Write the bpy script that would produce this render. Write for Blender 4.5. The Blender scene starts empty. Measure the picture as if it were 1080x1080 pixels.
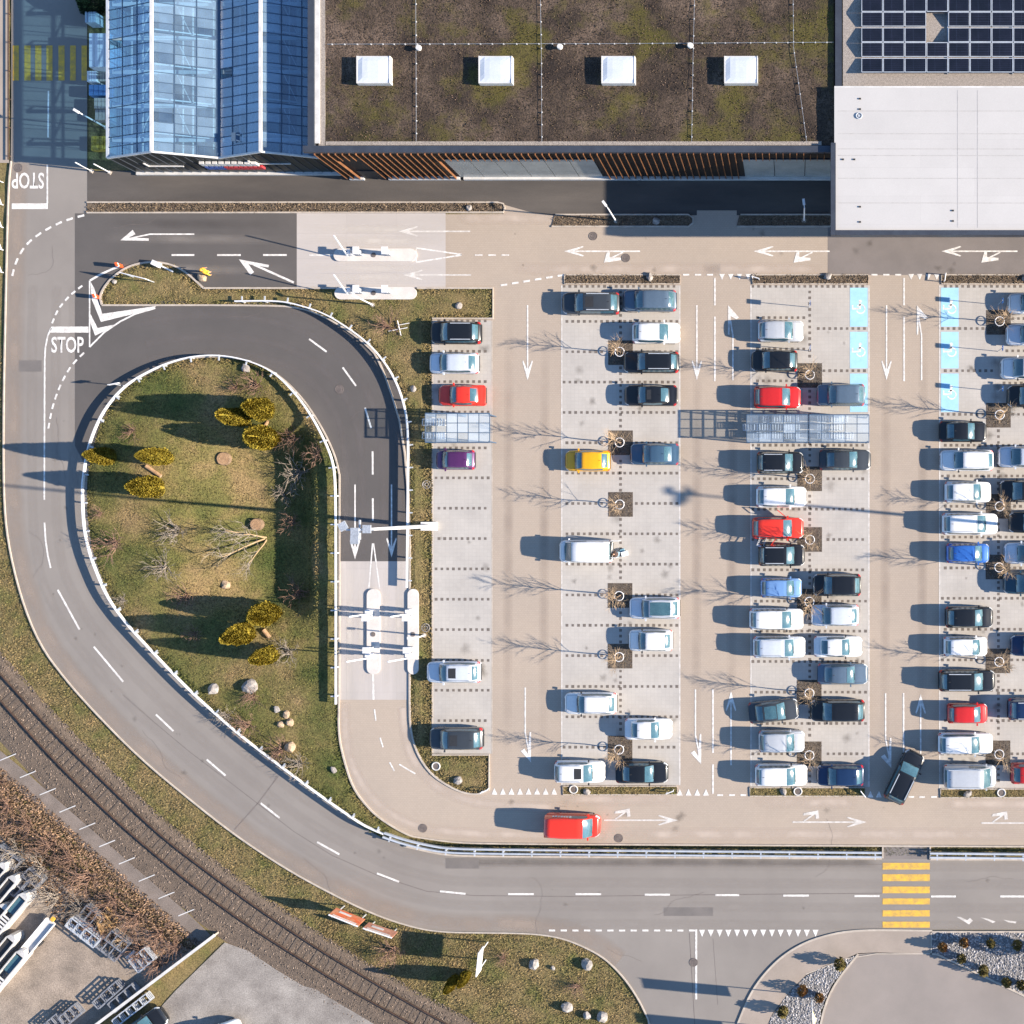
import bpy, bmesh, math, random
import numpy as np
from mathutils import Vector, Matrix, noise as mnoise
R = math.radians
rnd = random.Random(7)
sc = bpy.context.scene
COL = sc.collection

# ------------------------------------------------------------------ camera, sky, sun, exposure
# The photograph looks straight down from a drone; its optical axis meets the ground at pixel (838,535).
S = 12.5            # photo pixels per metre on the ground
H = 100.0           # flying height in metres
NX, NY = 838.0, 535.0
cam = bpy.data.cameras.new('camera')
camo = bpy.data.objects.new('camera', cam); COL.objects.link(camo); sc.camera = camo
camo.location = (0, 0, H); camo.rotation_euler = (0, 0, 0)
cam.sensor_fit = 'HORIZONTAL'; cam.sensor_width = 36.0
cam.lens = 36.0 * H / (1080 / S)
cam.shift_x = (540 - NX) / 1080.0
cam.shift_y = (NY - 540) / 1080.0
cam.clip_end = 3000; cam.clip_start = 1

SUN_TAN = 0.42; SUN_EL = math.atan(SUN_TAN); SUN_ROT = R(90 + 5.5)
wd = bpy.data.worlds.new('World'); sc.world = wd; wd.use_nodes = True
_nt = wd.node_tree; _bg = _nt.nodes['Background']
_sk = _nt.nodes.new('ShaderNodeTexSky'); _sk.sky_type = 'NISHITA'; _sk.sun_disc = False
_sk.sun_elevation = SUN_EL; _sk.sun_rotation = SUN_ROT
_sk.dust_density = 0.0; _sk.ozone_density = 3.5; _sk.air_density = 1.0; _sk.altitude = 400
_bg.inputs[1].default_value = 0.104
_nt.links.new(_sk.outputs[0], _bg.inputs[0])
sl = bpy.data.lights.new('sun', 'SUN'); sl.energy = 5.0; sl.angle = R(0.55); sl.color = (1.0, 0.875, 0.715)
so = bpy.data.objects.new('sun', sl); COL.objects.link(so)
_d = Vector((math.sin(SUN_ROT) * math.cos(SUN_EL), math.cos(SUN_ROT) * math.cos(SUN_EL), math.sin(SUN_EL)))
so.rotation_euler = _d.to_track_quat('Z', 'Y').to_euler(); so.location = _d * 200
vs = sc.view_settings
vs.view_transform = 'Standard'; vs.look = 'None'; vs.exposure = 1.36; vs.gamma = 1.0; vs.use_curve_mapping = False
sc.cycles.max_bounces = 6; sc.cycles.transparent_max_bounces = 12
sc.cycles.diffuse_bounces = 2; sc.cycles.glossy_bounces = 3; sc.cycles.caustics_reflective = False; sc.cycles.caustics_refractive = False

def P(px, py, z=0.0):
    k = (1 - z / H) / S
    return Vector(((px - NX) * k, (NY - py) * k, z))
def sstep(a, b, x):
    t = min(1, max(0, (x - a) / (b - a))); return t * t * (3 - 2 * t)

# ------------------------------------------------------------------ materials
MATS = {}
def mat(name, c1, c2=None, scale=0.6, fine=14.0, fine_amt=0.25, rough=0.85, metal=0.0, bump=0.0, stretch=(1, 1, 1),
        c3=None, coat=0.0, spec=0.4, island=0.0, spread=0.12):
    if name in MATS: return MATS[name]
    m = bpy.data.materials.new(name); m.use_nodes = True; nt = m.node_tree; N = nt.nodes; Lk = nt.links
    b = N['Principled BSDF']; b.inputs['Roughness'].default_value = rough; b.inputs['Metallic'].default_value = metal
    b.inputs['Specular IOR Level'].default_value = spec
    if coat: b.inputs['Coat Weight'].default_value = coat; b.inputs['Coat Roughness'].default_value = 0.04
    c2 = c2 or tuple(x * 0.86 for x in c1)
    geo = N.new('ShaderNodeNewGeometry'); mp = N.new('ShaderNodeMapping'); mp.inputs['Scale'].default_value = stretch
    Lk.new(geo.outputs['Position'], mp.inputs['Vector'])
    n1 = N.new('ShaderNodeTexNoise'); n1.inputs['Scale'].default_value = scale; n1.inputs['Detail'].default_value = 5
    n1.inputs['Roughness'].default_value = 0.62
    Lk.new(mp.outputs[0], n1.inputs['Vector'])
    cr = N.new('ShaderNodeValToRGB'); e = cr.color_ramp.elements
    e[0].position = 0.5 - spread; e[1].position = 0.5 + spread
    e[0].color = (*c1, 1); e[1].color = (*c2, 1)
    if c3:
        k = cr.color_ramp.elements.new(0.5); k.color = (*c3, 1)
    Lk.new(n1.outputs['Fac'], cr.inputs['Fac'])
    n2 = N.new('ShaderNodeTexNoise'); n2.inputs['Scale'].default_value = fine; n2.inputs['Detail'].default_value = 3
    Lk.new(geo.outputs['Position'], n2.inputs['Vector'])
    mr = N.new('ShaderNodeMapRange'); mr.inputs[1].default_value = 0.3; mr.inputs[2].default_value = 0.7
    mr.inputs[3].default_value = 1 - fine_amt; mr.inputs[4].default_value = 1 + fine_amt
    Lk.new(n2.outputs['Fac'], mr.inputs[0])
    mx = N.new('ShaderNodeVectorMath'); mx.operation = 'SCALE'
    Lk.new(cr.outputs[0], mx.inputs[0]); Lk.new(mr.outputs[0], mx.inputs['Scale'])
    out = mx.outputs[0]
    if island:
        ml = N.new('ShaderNodeMapRange'); ml.inputs[3].default_value = 1 - island; ml.inputs[4].default_value = 1 + island
        Lk.new(geo.outputs['Random Per Island'], ml.inputs[0])
        m2 = N.new('ShaderNodeVectorMath'); m2.operation = 'SCALE'
        Lk.new(out, m2.inputs[0]); Lk.new(ml.outputs[0], m2.inputs['Scale']); out = m2.outputs[0]
    Lk.new(out, b.inputs['Base Color'])
    if bump:
        bp = N.new('ShaderNodeBump'); bp.inputs['Strength'].default_value = bump; bp.inputs['Distance'].default_value = 0.05
        Lk.new(n2.outputs['Fac'], bp.inputs['Height']); Lk.new(bp.outputs[0], b.inputs['Normal'])
    MATS[name] = m; return m

def add_joints(m, w, h, amt=0.25, mortar=0.02, offset=0.5):
    """multiply the base colour by a brick-joint pattern (world XY)"""
    nt = m.node_tree; N = nt.nodes; Lk = nt.links; b = N['Principled BSDF']
    src = b.inputs['Base Color'].links[0].from_socket
    geo = N.new('ShaderNodeNewGeometry'); bk = N.new('ShaderNodeTexBrick')
    bk.offset = offset; bk.inputs['Scale'].default_value = 1.0
    bk.inputs['Brick Width'].default_value = w; bk.inputs['Row Height'].default_value = h; bk.inputs['Mortar Size'].default_value = mortar
    bk.inputs['Color1'].default_value = (1.02, 1.02, 1.02, 1); bk.inputs['Color2'].default_value = (0.97, 0.97, 0.97, 1)
    bk.inputs['Mortar'].default_value = (1 - amt,) * 3 + (1,)
    Lk.new(geo.outputs['Position'], bk.inputs['Vector'])
    mm = N.new('ShaderNodeVectorMath'); mm.operation = 'MULTIPLY'
    Lk.new(src, mm.inputs[0]); Lk.new(bk.outputs[0], mm.inputs[1]); Lk.new(mm.outputs[0], b.inputs['Base Color'])

def glass_mat(name, tint, diff, w_diff, w_gloss, ior=1.9):
    m = bpy.data.materials.new(name); m.use_nodes = True; nt = m.node_tree; N = nt.nodes; Lk = nt.links
    for n in list(N): N.remove(n)
    o = N.new('ShaderNodeOutputMaterial'); tr = N.new('ShaderNodeBsdfTransparent'); tr.inputs[0].default_value = (*tint, 1)
    df = N.new('ShaderNodeBsdfDiffuse'); df.inputs[0].default_value = (*diff, 1)
    gl = N.new('ShaderNodeBsdfGlossy'); gl.inputs['Roughness'].default_value = 0.10
    geo = N.new('ShaderNodeNewGeometry'); nz = N.new('ShaderNodeTexNoise'); nz.inputs['Scale'].default_value = 0.8; nz.inputs['Detail'].default_value = 5
    Lk.new(geo.outputs['Position'], nz.inputs['Vector']); oi = N.new('ShaderNodeObjectInfo')
    a = N.new('ShaderNodeMath'); a.operation = 'MULTIPLY_ADD'; a.inputs[1].default_value = 0.8; Lk.new(nz.outputs['Fac'], a.inputs[0]); Lk.new(oi.outputs['Random'], a.inputs[2])
    b = N.new('ShaderNodeMath'); b.operation = 'MULTIPLY'; b.inputs[1].default_value = w_diff; Lk.new(a.outputs[0], b.inputs[0])
    m1 = N.new('ShaderNodeMixShader'); Lk.new(b.outputs[0], m1.inputs[0]); Lk.new(tr.outputs[0], m1.inputs[1]); Lk.new(df.outputs[0], m1.inputs[2])
    fr = N.new('ShaderNodeFresnel'); bi = N.new('ShaderNodeMapRange'); bi.inputs[3].default_value = ior; bi.inputs[4].default_value = 1 / ior; Lk.new(geo.outputs['Backfacing'], bi.inputs[0]); Lk.new(bi.outputs[0], fr.inputs[0]); f2 = N.new('ShaderNodeMath'); f2.operation = 'MULTIPLY'; f2.inputs[1].default_value = w_gloss; Lk.new(fr.outputs[0], f2.inputs[0])
    m2 = N.new('ShaderNodeMixShader'); Lk.new(f2.outputs[0], m2.inputs[0]); Lk.new(m1.outputs[0], m2.inputs[1]); Lk.new(gl.outputs[0], m2.inputs[2])
    Lk.new(m2.outputs[0], o.inputs['Surface']); MATS[name] = m; return m

def wear_mat(name, col, amt):
    """dust or wear over paving: soft-edged by the ribbon's own 'fade' attribute and broken up by noise"""
    m = bpy.data.materials.new(name); m.use_nodes = True; nt = m.node_tree; N = nt.nodes; Lk = nt.links
    for n in list(N): N.remove(n)
    o = N.new('ShaderNodeOutputMaterial'); tr = N.new('ShaderNodeBsdfTransparent'); df = N.new('ShaderNodeBsdfDiffuse'); df.inputs[0].default_value = (*col, 1)
    at = N.new('ShaderNodeAttribute'); at.attribute_name = 'fade'; geo = N.new('ShaderNodeNewGeometry'); nz = N.new('ShaderNodeTexNoise'); nz.inputs['Scale'].default_value = 0.5; nz.inputs['Detail'].default_value = 6
    Lk.new(geo.outputs['Position'], nz.inputs['Vector']); mr = N.new('ShaderNodeMapRange'); mr.inputs[1].default_value = .3; mr.inputs[2].default_value = .65; mr.inputs[3].default_value = .35 * amt; mr.inputs[4].default_value = amt; Lk.new(nz.outputs['Fac'], mr.inputs[0])
    mu = N.new('ShaderNodeMath'); mu.operation = 'MULTIPLY'; Lk.new(at.outputs['Fac'], mu.inputs[0]); Lk.new(mr.outputs[0], mu.inputs[1])
    mx = N.new('ShaderNodeMixShader'); Lk.new(mu.outputs[0], mx.inputs[0]); Lk.new(tr.outputs[0], mx.inputs[1]); Lk.new(df.outputs[0], mx.inputs[2]); Lk.new(mx.outputs[0], o.inputs['Surface']); MATS[name] = m; return m

M_grass = mat('grass_ground', (0.205, 0.15, 0.068), (0.105, 0.108, 0.03), 0.45, 9, 0.4, c3=(0.16, 0.125, 0.05), bump=0.6, spread=0.2)
M_lawn = mat('lawn_ground', (0.058, 0.074, 0.015), (0.215, 0.15, 0.068), 0.17, 8, 0.5, c3=(0.122, 0.108, 0.032), bump=0.6, spread=0.15)
M_road = mat('asphalt_worn', (0.25, 0.225, 0.204), (0.205, 0.184, 0.168), 0.16, 26, 0.12, rough=0.9, bump=0.1, spread=0.2)
M_dark = mat('asphalt_dark', (0.104, 0.094, 0.090), (0.084, 0.077, 0.074), 0.22, 26, 0.14, rough=0.9, bump=0.1, spread=0.2)
M_path = mat('asphalt_path', (0.105, 0.092, 0.083), (0.054, 0.049, 0.047), 0.28, 20, 0.15, stretch=(0.25, 1, 1), rough=0.9, spread=0.2)
M_grey = mat('asphalt_grey_brown', (0.2, 0.175, 0.165), (0.17, 0.15, 0.142), 0.3, 24, 0.1, rough=0.9)
M_beige = mat('beige_paving', (0.405, 0.332, 0.268), (0.352, 0.293, 0.242), 0.14, 22, 0.08, rough=0.9, spread=0.22)
add_joints(M_beige, 0.24, 0.16, 0.13, 0.012)
M_bay = mat('light_paving', (0.455, 0.425, 0.392), (0.372, 0.347, 0.322), 0.35, 22, 0.08, rough=0.9, spread=0.22)
add_joints(M_bay, 0.32, 0.32, 0.09, 0.014, 0.0)
M_conc = mat('concrete_slab', (0.46, 0.42, 0.395), (0.40, 0.365, 0.343), 0.25, 20, 0.06, rough=0.88, stretch=(0.3, 1, 1), spread=0.2)
add_joints(M_conc, 4.2, 2.1, 0.10, 0.02, 0.0)
M_ramp = mat('concrete_ramp', (0.45, 0.41, 0.385), (0.36, 0.33, 0.31), 0.45, 20, 0.06, rough=0.88, stretch=(1, 0.06, 1), spread=0.12)
add_joints(M_ramp, 2.1, 2.6, 0.10, 0.02, 0.0)
M_walk = mat('footway_asphalt', (0.33, 0.275, 0.235), (0.28, 0.235, 0.2), 0.3, 20, 0.1, rough=0.9)
M_drive = mat('driveway_asphalt', (0.27, 0.235, 0.215), (0.225, 0.198, 0.182), 0.25, 20, 0.12, rough=0.9, spread=0.2)
M_kerb = mat('kerb_stone', (0.47, 0.41, 0.35), (0.38, 0.33, 0.28), 1.5, 20, 0.15)
M_white = mat('road_paint_white', (0.76, 0.74, 0.71), (0.52, 0.49, 0.46), 3.5, 25, 0.12, rough=0.7)
M_worn = mat('road_paint_worn', (0.62, 0.59, 0.56), (0.46, 0.43, 0.40), 2.5, 25, 0.15, rough=0.8)
M_yel = mat('road_paint_yellow', (0.70, 0.41, 0.05), (0.46, 0.29, 0.08), 2.2, 22, 0.14, rough=0.7)
M_blue = mat('road_paint_blue', (0.34, 0.60, 0.78), (0.30, 0.54, 0.72), 1.2, 20, 0.06, rough=0.7)
M_dots = mat('dark_paver', (0.16, 0.135, 0.118), (0.12, 0.105, 0.095), 3, 20, 0.2)
M_soil = mat('bark_mulch', (0.09, 0.062, 0.043), (0.15, 0.115, 0.082), 2.5, 16, 0.55, bump=0.8)
M_pit = mat('tree_pit_soil', (0.075, 0.058, 0.046), (0.12, 0.098, 0.08), 3, 18, 0.5, bump=0.8)
M_ball = mat('ballast', (0.165, 0.122, 0.09), (0.10, 0.077, 0.06), 1.2, 18, 0.55, bump=0.8, spread=0.2)
M_yard = mat('yard_dirt', (0.34, 0.275, 0.22), (0.19, 0.155, 0.125), 0.6, 10, 0.3, bump=0.3, spread=0.2)
M_lot = mat('old_concrete_lot', (0.33, 0.30, 0.272), (0.175, 0.155, 0.14), 0.45, 10, 0.25, bump=0.2, spread=0.2)
M_gravelbed = mat('pale_gravel', (0.22, 0.21, 0.21), (0.13, 0.128, 0.135), 5, 14, 0.5, bump=0.8, spread=0.2)
M_stone = mat('boulder_stone', (0.33, 0.305, 0.29), (0.19, 0.175, 0.165), 2.2, 18, 0.25, bump=0.4)
M_sand = mat('sandstone', (0.42, 0.31, 0.21), (0.30, 0.22, 0.15), 2.2, 18, 0.25, bump=0.4)
M_wood = mat('cut_wood', (0.40, 0.25, 0.14), (0.30, 0.18, 0.10), 3, 20, 0.3)
M_bark = mat('tree_bark', (0.24, 0.165, 0.105), (0.16, 0.11, 0.075), 3, 20, 0.25)
M_twig = mat('pale_twigs', (0.46, 0.33, 0.21), (0.34, 0.24, 0.15), 3, 20, 0.25, island=0.25)
M_greytwig = mat('grey_twigs', (0.30, 0.255, 0.21), (0.20, 0.165, 0.135), 3, 20, 0.25, island=0.25)
M_redtwig = mat('red_brown_twigs', (0.25, 0.15, 0.105), (0.16, 0.10, 0.075), 3, 20, 0.25, island=0.3)
M_thuja = mat('golden_thuja', (0.31, 0.235, 0.035), (0.22, 0.18, 0.03), 2.2, 12, 0.25, island=0.22, rough=0.95, spec=0.05)
M_core = mat('thuja_core', (0.05, 0.045, 0.01), None, 2, 12, 0.3)
M_metalw = mat('white_steel', (0.74, 0.74, 0.75), (0.66, 0.66, 0.68), 1.5, 20, 0.06, rough=0.45)
M_galv = mat('galvanised_steel', (0.60, 0.63, 0.67), (0.50, 0.53, 0.57), 2.0, 20, 0.08, rough=0.4, metal=0.35)
M_rail = mat('rusty_rail', (0.06, 0.04, 0.032), (0.10, 0.062, 0.046), 3, 20, 0.25, rough=0.6, metal=0.3)
M_sleep = mat('timber_sleeper', (0.10, 0.076, 0.058), (0.14, 0.108, 0.084), 2, 15, 0.3)
M_darkm = mat('dark_metal_coping', (0.055, 0.065, 0.085), (0.045, 0.052, 0.07), 1, 15, 0.1, rough=0.45, metal=0.2)
M_black = mat('black_rubber', (0.025, 0.025, 0.028), None, 2, 15, 0.1, rough=0.8)
M_iron = mat('manhole_iron', (0.15, 0.125, 0.115), (0.11, 0.092, 0.086), 3, 20, 0.25, rough=0.7)
M_moss = mat('green_roof_moss', (0.022, 0.014, 0.010), (0.115, 0.08, 0.058), 0.2, 9, 0.55, c3=(0.058, 0.039, 0.027), bump=0.9, spread=0.13)
def moss_patches(m):
    nt = m.node_tree; N = nt.nodes; Lk = nt.links; b = N['Principled BSDF']; src = b.inputs['Base Color'].links[0].from_socket
    geo = N.new('ShaderNodeNewGeometry'); nz = N.new('ShaderNodeTexNoise'); nz.inputs['Scale'].default_value = 0.13; nz.inputs['Detail'].default_value = 6; nz.inputs['Roughness'].default_value = 0.7
    Lk.new(geo.outputs['Position'], nz.inputs['Vector'])
    cr = N.new('ShaderNodeValToRGB'); cr.color_ramp.elements[0].position = 0.5; cr.color_ramp.elements[1].position = 0.6
    cr.color_ramp.elements[1].color = (0.85, 0.85, 0.85, 1)
    Lk.new(nz.outputs['Fac'], cr.inputs[0])
    mx = N.new('ShaderNodeMix'); mx.data_type = 'RGBA'; Lk.new(cr.outputs[0], mx.inputs[0]); Lk.new(src, mx.inputs[6]); mx.inputs[7].default_value = (0.075, 0.064, 0.010, 1)
    Lk.new(mx.outputs[2], b.inputs['Base Color'])
moss_patches(M_moss)
M_gravel = mat('roof_gravel', (0.34, 0.30, 0.265), (0.22, 0.19, 0.17), 6, 20, 0.4, bump=0.6, spread=0.2)
M_wroof = mat('white_roof_membrane', (0.485, 0.465, 0.45), (0.445, 0.427, 0.413), 0.35, 12, 0.03, rough=0.6, spread=0.25)
add_joints(M_wroof, 14.0, 2.2, 0.05, 0.02, 0.3)
M_pv = mat('solar_cells', (0.008, 0.011, 0.020), (0.011, 0.014, 0.026), 1, 10, 0.05, rough=0.4, spec=0.12)
add_joints(M_pv, 0.84, 0.18, -3.0, 0.006, 0.0)
M_slat = mat('timber_slat', (0.22, 0.092, 0.036), (0.13, 0.056, 0.025), 1.2, 14, 0.25, rough=0.75)
M_clad = mat('dark_cladding', (0.03, 0.022, 0.018), (0.022, 0.017, 0.014), 1, 10, 0.2)
M_win = mat('frosted_window', (0.33, 0.34, 0.33), (0.27, 0.28, 0.275), 0.5, 10, 0.1, rough=0.25)
M_wtrim = mat('white_trim', (0.60, 0.585, 0.57), (0.50, 0.49, 0.475), 1.2, 15, 0.08, rough=0.5)
M_sky = mat('skylight_dome', (0.55, 0.58, 0.63), (0.50, 0.54, 0.60), 0.8, 8, 0.04, rough=0.25)
M_gbar = mat('glazing_bar', (0.05, 0.09, 0.15), (0.06, 0.10, 0.16), 1, 10, 0.1, rough=0.5)
M_gfront = mat('gable_glass_dark', (0.010, 0.018, 0.018), (0.022, 0.032, 0.031), 0.9, 8, 0.2, rough=0.35, spec=0.15, stretch=(1, 1, 0.2))
M_floor = mat('greenhouse_floor', (0.22, 0.30, 0.38), (0.10, 0.16, 0.24), 0.6, 8, 0.3)
M_ggl = glass_mat('greenhouse_glass', (0.54, 0.79, 0.98), (0.42, 0.62, 0.82), 0.26, 1.4, 2.0)
M_sgl = glass_mat('shelter_glass', (0.86, 0.94, 0.99), (0.66, 0.78, 0.90), 0.30, 1.0, 1.6)
M_cglass = mat('car_glass', (0.045, 0.105, 0.135), (0.06, 0.13, 0.16), 1.6, 10, 0.15, rough=0.13, spec=1.0)
M_tail = mat('tail_light_red', (0.45, 0.015, 0.015), None, 2, 10, 0.05, rough=0.15)
M_head = mat('headlight_clear', (0.62, 0.65, 0.68), (0.55, 0.58, 0.62), 2, 10, 0.05, rough=0.12)
M_rim = mat('alloy_rim', (0.45, 0.45, 0.46), None, 2, 10, 0.05, rough=0.35, metal=0.6)
M_plast = mat('dark_plastic', (0.03, 0.031, 0.034), None, 2, 10, 0.1, rough=0.55)
M_orange = mat('orange_plastic', (0.62, 0.11, 0.03), (0.55, 0.09, 0.025), 2, 10, 0.15, rough=0.5)
M_skin = mat('skin', (0.45, 0.27, 0.19), None, 2, 10, 0.05, rough=0.6)
M_hair = mat('dark_hair', (0.035, 0.022, 0.015), None, 2, 10, 0.2)

# ------------------------------------------------------------------ mesh helpers
class MB:
    def __init__(s): s.v = []; s.f = []
    def quad(s, a, b, c, d): n = len(s.v); s.v += [tuple(a), tuple(b), tuple(c), tuple(d)]; s.f.append((n, n + 1, n + 2, n + 3))
    def poly(s, pts): n = len(s.v); s.v += [tuple(p) for p in pts]; s.f.append(tuple(range(n, n + len(pts))))
    def box(s, c, d, rz=0, tilt=None):
        cx, cy, cz = c; hx, hy, hz = d[0] / 2, d[1] / 2, d[2] / 2; ca, sa = math.cos(rz), math.sin(rz); n = len(s.v)
        for X in (-hx, hx):
            for Y in (-hy, hy):
                for Z in (-hz, hz): s.v.append((cx + X * ca - Y * sa, cy + X * sa + Y * ca, cz + Z))
        s.f += [(n, n + 1, n + 3, n + 2), (n + 4, n + 6, n + 7, n + 5), (n, n + 4, n + 5, n + 1), (n + 2, n + 3, n + 7, n + 6), (n, n + 2, n + 6, n + 4), (n + 1, n + 5, n + 7, n + 3)]
    def tube(s, p0, p1, r0, r1=None, k=6, cap=True):
        p0 = Vector(p0); p1 = Vector(p1); r1 = r0 if r1 is None else r1
        d = (p1 - p0)
        if d.length < 1e-6: return
        d.normalize(); a = d.orthogonal().normalized(); b = d.cross(a); n = len(s.v)
        for i in range(k):
            t = 2 * math.pi * i / k; o = a * math.cos(t) + b * math.sin(t)
            s.v.append(tuple(p0 + o * r0)); s.v.append(tuple(p1 + o * r1))
        for i in range(k):
            j = (i + 1) % k; s.f.append((n + 2 * i, n + 2 * j, n + 2 * j + 1, n + 2 * i + 1))
        if cap:
            s.f.append(tuple(n + 2 * i for i in range(k))[::-1]); s.f.append(tuple(n + 2 * i + 1 for i in range(k)))
    def beam(s, p0, p1, w, h):
        p0 = Vector(p0); p1 = Vector(p1); d = (p1 - p0).normalized()
        up = Vector((0, 0, 1)); sd = d.cross(up)
        if sd.length < 1e-3: sd = Vector((1, 0, 0))
        sd.normalize(); u = sd.cross(d).normalized(); n = len(s.v)
        for p in (p0, p1):
            for a, b in ((-1, -1), (1, -1), (1, 1), (-1, 1)): s.v.append(tuple(p + sd * (a * w / 2) + u * (b * h / 2)))
        s.f += [(n, n + 1, n + 2, n + 3), (n + 7, n + 6, n + 5, n + 4)]
        for i in range(4): j = (i + 1) % 4; s.f.append((n + i, n + 4 + i, n + 4 + j, n + j))
    def torus(s, c, Rr, r, k=20, q=6):
        n = len(s.v)
        for i in range(k):
            t = 2 * math.pi * i / k
            for j in range(q):
                a = 2 * math.pi * j / q; rr = Rr + r * math.cos(a); s.v.append((c[0] + rr * math.cos(t), c[1] + rr * math.sin(t), c[2] + r * math.sin(a)))
        for i in range(k):
            for j in range(q):
                s.f.append((n + i * q + j, n + ((i + 1) % k) * q + j, n + ((i + 1) % k) * q + (j + 1) % q, n + i * q + (j + 1) % q))
    def mesh(s, name, smooth=False):
        me = bpy.data.meshes.new(name); me.from_pydata(s.v, [], s.f); me.update()
        if smooth: me.polygons.foreach_set('use_smooth', [True] * len(me.polygons))
        return me
    def build(s, name, m, parent=None, smooth=False, loc=None):
        return put(s.mesh(name, smooth), name, m, parent, loc)
def put(me, name, m, parent=None, loc=None):
    if m is not None and not me.materials: me.materials.append(m)
    o = bpy.data.objects.new(name, me); COL.objects.link(o)
    if parent is not None: o.parent = parent
    if loc is not None: o.location = loc
    return o
def tag(o, label=None, cat=None, group=None, kind=None):
    if label: o['label'] = label
    if cat: o['category'] = cat
    if group: o['group'] = group
    if kind: o['kind'] = kind
    return o
def empty(name, loc=(0, 0, 0), rz=0, label=None, cat=None, group=None):
    o = bpy.data.objects.new(name, None); COL.objects.link(o); o.location = loc; o.rotation_euler = (0, 0, rz); o.empty_display_size = 0.3
    return tag(o, label, cat, group)
def copy_tree(o, parent=None):
    c = o.copy(); COL.objects.link(c)
    if parent is not None: c.parent = parent
    for ch in list(o.children): copy_tree(ch, c)
    return c
def inpoly(x, y, poly):
    c = False; j = len(poly) - 1
    for i in range(len(poly)):
        xi, yi = poly[i]; xj, yj = poly[j]
        if (yi > y) != (yj > y) and x < (xj - xi) * (y - yi) / (yj - yi) + xi: c = not c
        j = i
    return c
def chaikin(pts, n=2, closed=False):
    for _ in range(n):
        q = []
        m = len(pts)
        if not closed: q.append(pts[0])
        for i in range(m if closed else m - 1):
            a, b = pts[i], pts[(i + 1) % m]
            q.append((a[0] * .75 + b[0] * .25, a[1] * .75 + b[1] * .25)); q.append((a[0] * .25 + b[0] * .75, a[1] * .25 + b[1] * .75))
        if not closed: q.append(pts[-1])
        pts = q
    return pts
def sheet(name, pts, z, m, kind='structure', parent=None):
    mb = MB(); mb.poly([(*(P(x, y).xy), z) for x, y in pts])
    me = mb.mesh(name); bm = bmesh.new(); bm.from_mesh(me)
    bmesh.ops.triangulate(bm, faces=bm.faces[:]); bmesh.ops.recalc_face_normals(bm, faces=bm.faces[:])
    if sum(f.normal.z for f in bm.faces) < 0: bmesh.ops.reverse_faces(bm, faces=bm.faces[:])
    bm.to_mesh(me); bm.free()
    o = put(me, name, m, parent)
    if parent is None: o['kind'] = kind
    return o
def strip(pts, w, z, name, m, parent=None, h=None, z0=-0.05):
    """ribbon (or solid kerb when h) along a pixel polyline, width w metres"""
    W = [P(x, y).xy for x, y in pts]; mb = MB(); L, Rr = [], []
    for i, p in enumerate(W):
        a = W[max(0, i - 1)]; b = W[min(len(W) - 1, i + 1)]; d = (b - a).normalized(); n = Vector((-d.y, d.x)) * w / 2
        L.append(p + n); Rr.append(p - n)
    for i in range(len(W) - 1):
        mb.quad((*L[i], z), (*Rr[i], z), (*Rr[i + 1], z), (*L[i + 1], z))
        if h:
            mb.quad((*L[i + 1], z), (*L[i + 1], z0), (*L[i], z0), (*L[i], z)); mb.quad((*Rr[i], z), (*Rr[i], z0), (*Rr[i + 1], z0), (*Rr[i + 1], z))
    if h:
        mb.quad((*L[0], z), (*L[0], z0), (*Rr[0], z0), (*Rr[0], z)); mb.quad((*Rr[-1], z), (*Rr[-1], z0), (*L[-1], z0), (*L[-1], z))
    return mb.build(name, m, parent)

# ------------------------------------------------------------------ terrain height
def hf(px, py):
    w = sstep(436, 476, py) * (1 - sstep(628, 662, py))
    t = 336 - px
    if t <= 0 or w <= 0: return 0.0
    d = sstep(0, 24, t) * (1 - sstep(45, 190, t))
    return -1.9 * d * w
def zg(px, py): return hf(px, py)

OUTER = [(12, -60), (12, 170), (9, 200), (6, 330), (4, 430), (4, 520), (8, 570), (22, 630), (42, 680), (68, 715), (97, 748), (146, 798), (200, 843), (247, 880), (298, 914), (341, 938), (393, 964), (439, 979), (470, 983), (500, 983.5), (550, 984), (575, 986), (595, 990), (615, 998), (634, 1008), (648, 1020), (662, 1036), (676, 1058), (688, 1085), (690, 1200)]
INNER = [(383, 873), (362, 858), (331, 836), (292, 807), (253, 777), (217, 745), (203, 732), (180, 709), (150, 676), (135, 658), (117, 632), (105, 603), (98, 582), (94, 560), (92, 535), (92, 510), (93, 500), (96, 480), (103, 455), (115, 430), (134, 408), (156, 395), (178, 384.5), (203, 377.5), (230, 375.5), (258, 379), (284, 389), (302, 402), (320, 421), (335, 443), (347, 465), (355, 485), (358, 500)]
RAMPL = [(358, 735), (357, 774), (363, 802), (372, 830), (385, 848), (400, 863), (430, 881), (445, 883.5), (476, 888), (510, 889.6)]
LAWN = INNER + [(358, 735), (357, 774), (363, 802), (372, 830), (385, 848), (400, 863), (415, 876), (404, 884)]
VERGE = [(105, 312), (115, 296), (130, 284), (145, 278), (165, 276), (185, 280), (200, 290), (215, 304), (520, 304), (520, 336), (456, 336), (456, 796), (516, 796), (516, 833), (505, 837), (490, 836), (475, 830), (455, 817), (440, 795), (433, 770), (432, 740), (432, 470), (432, 445), (426, 422), (416, 400), (402, 380), (384, 361), (362, 345), (340, 333), (318, 325), (290, 322), (108, 322)]
LAWN_BIG = [(x, y) for x, y in chaikin(LAWN, 1, True)]

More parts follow.
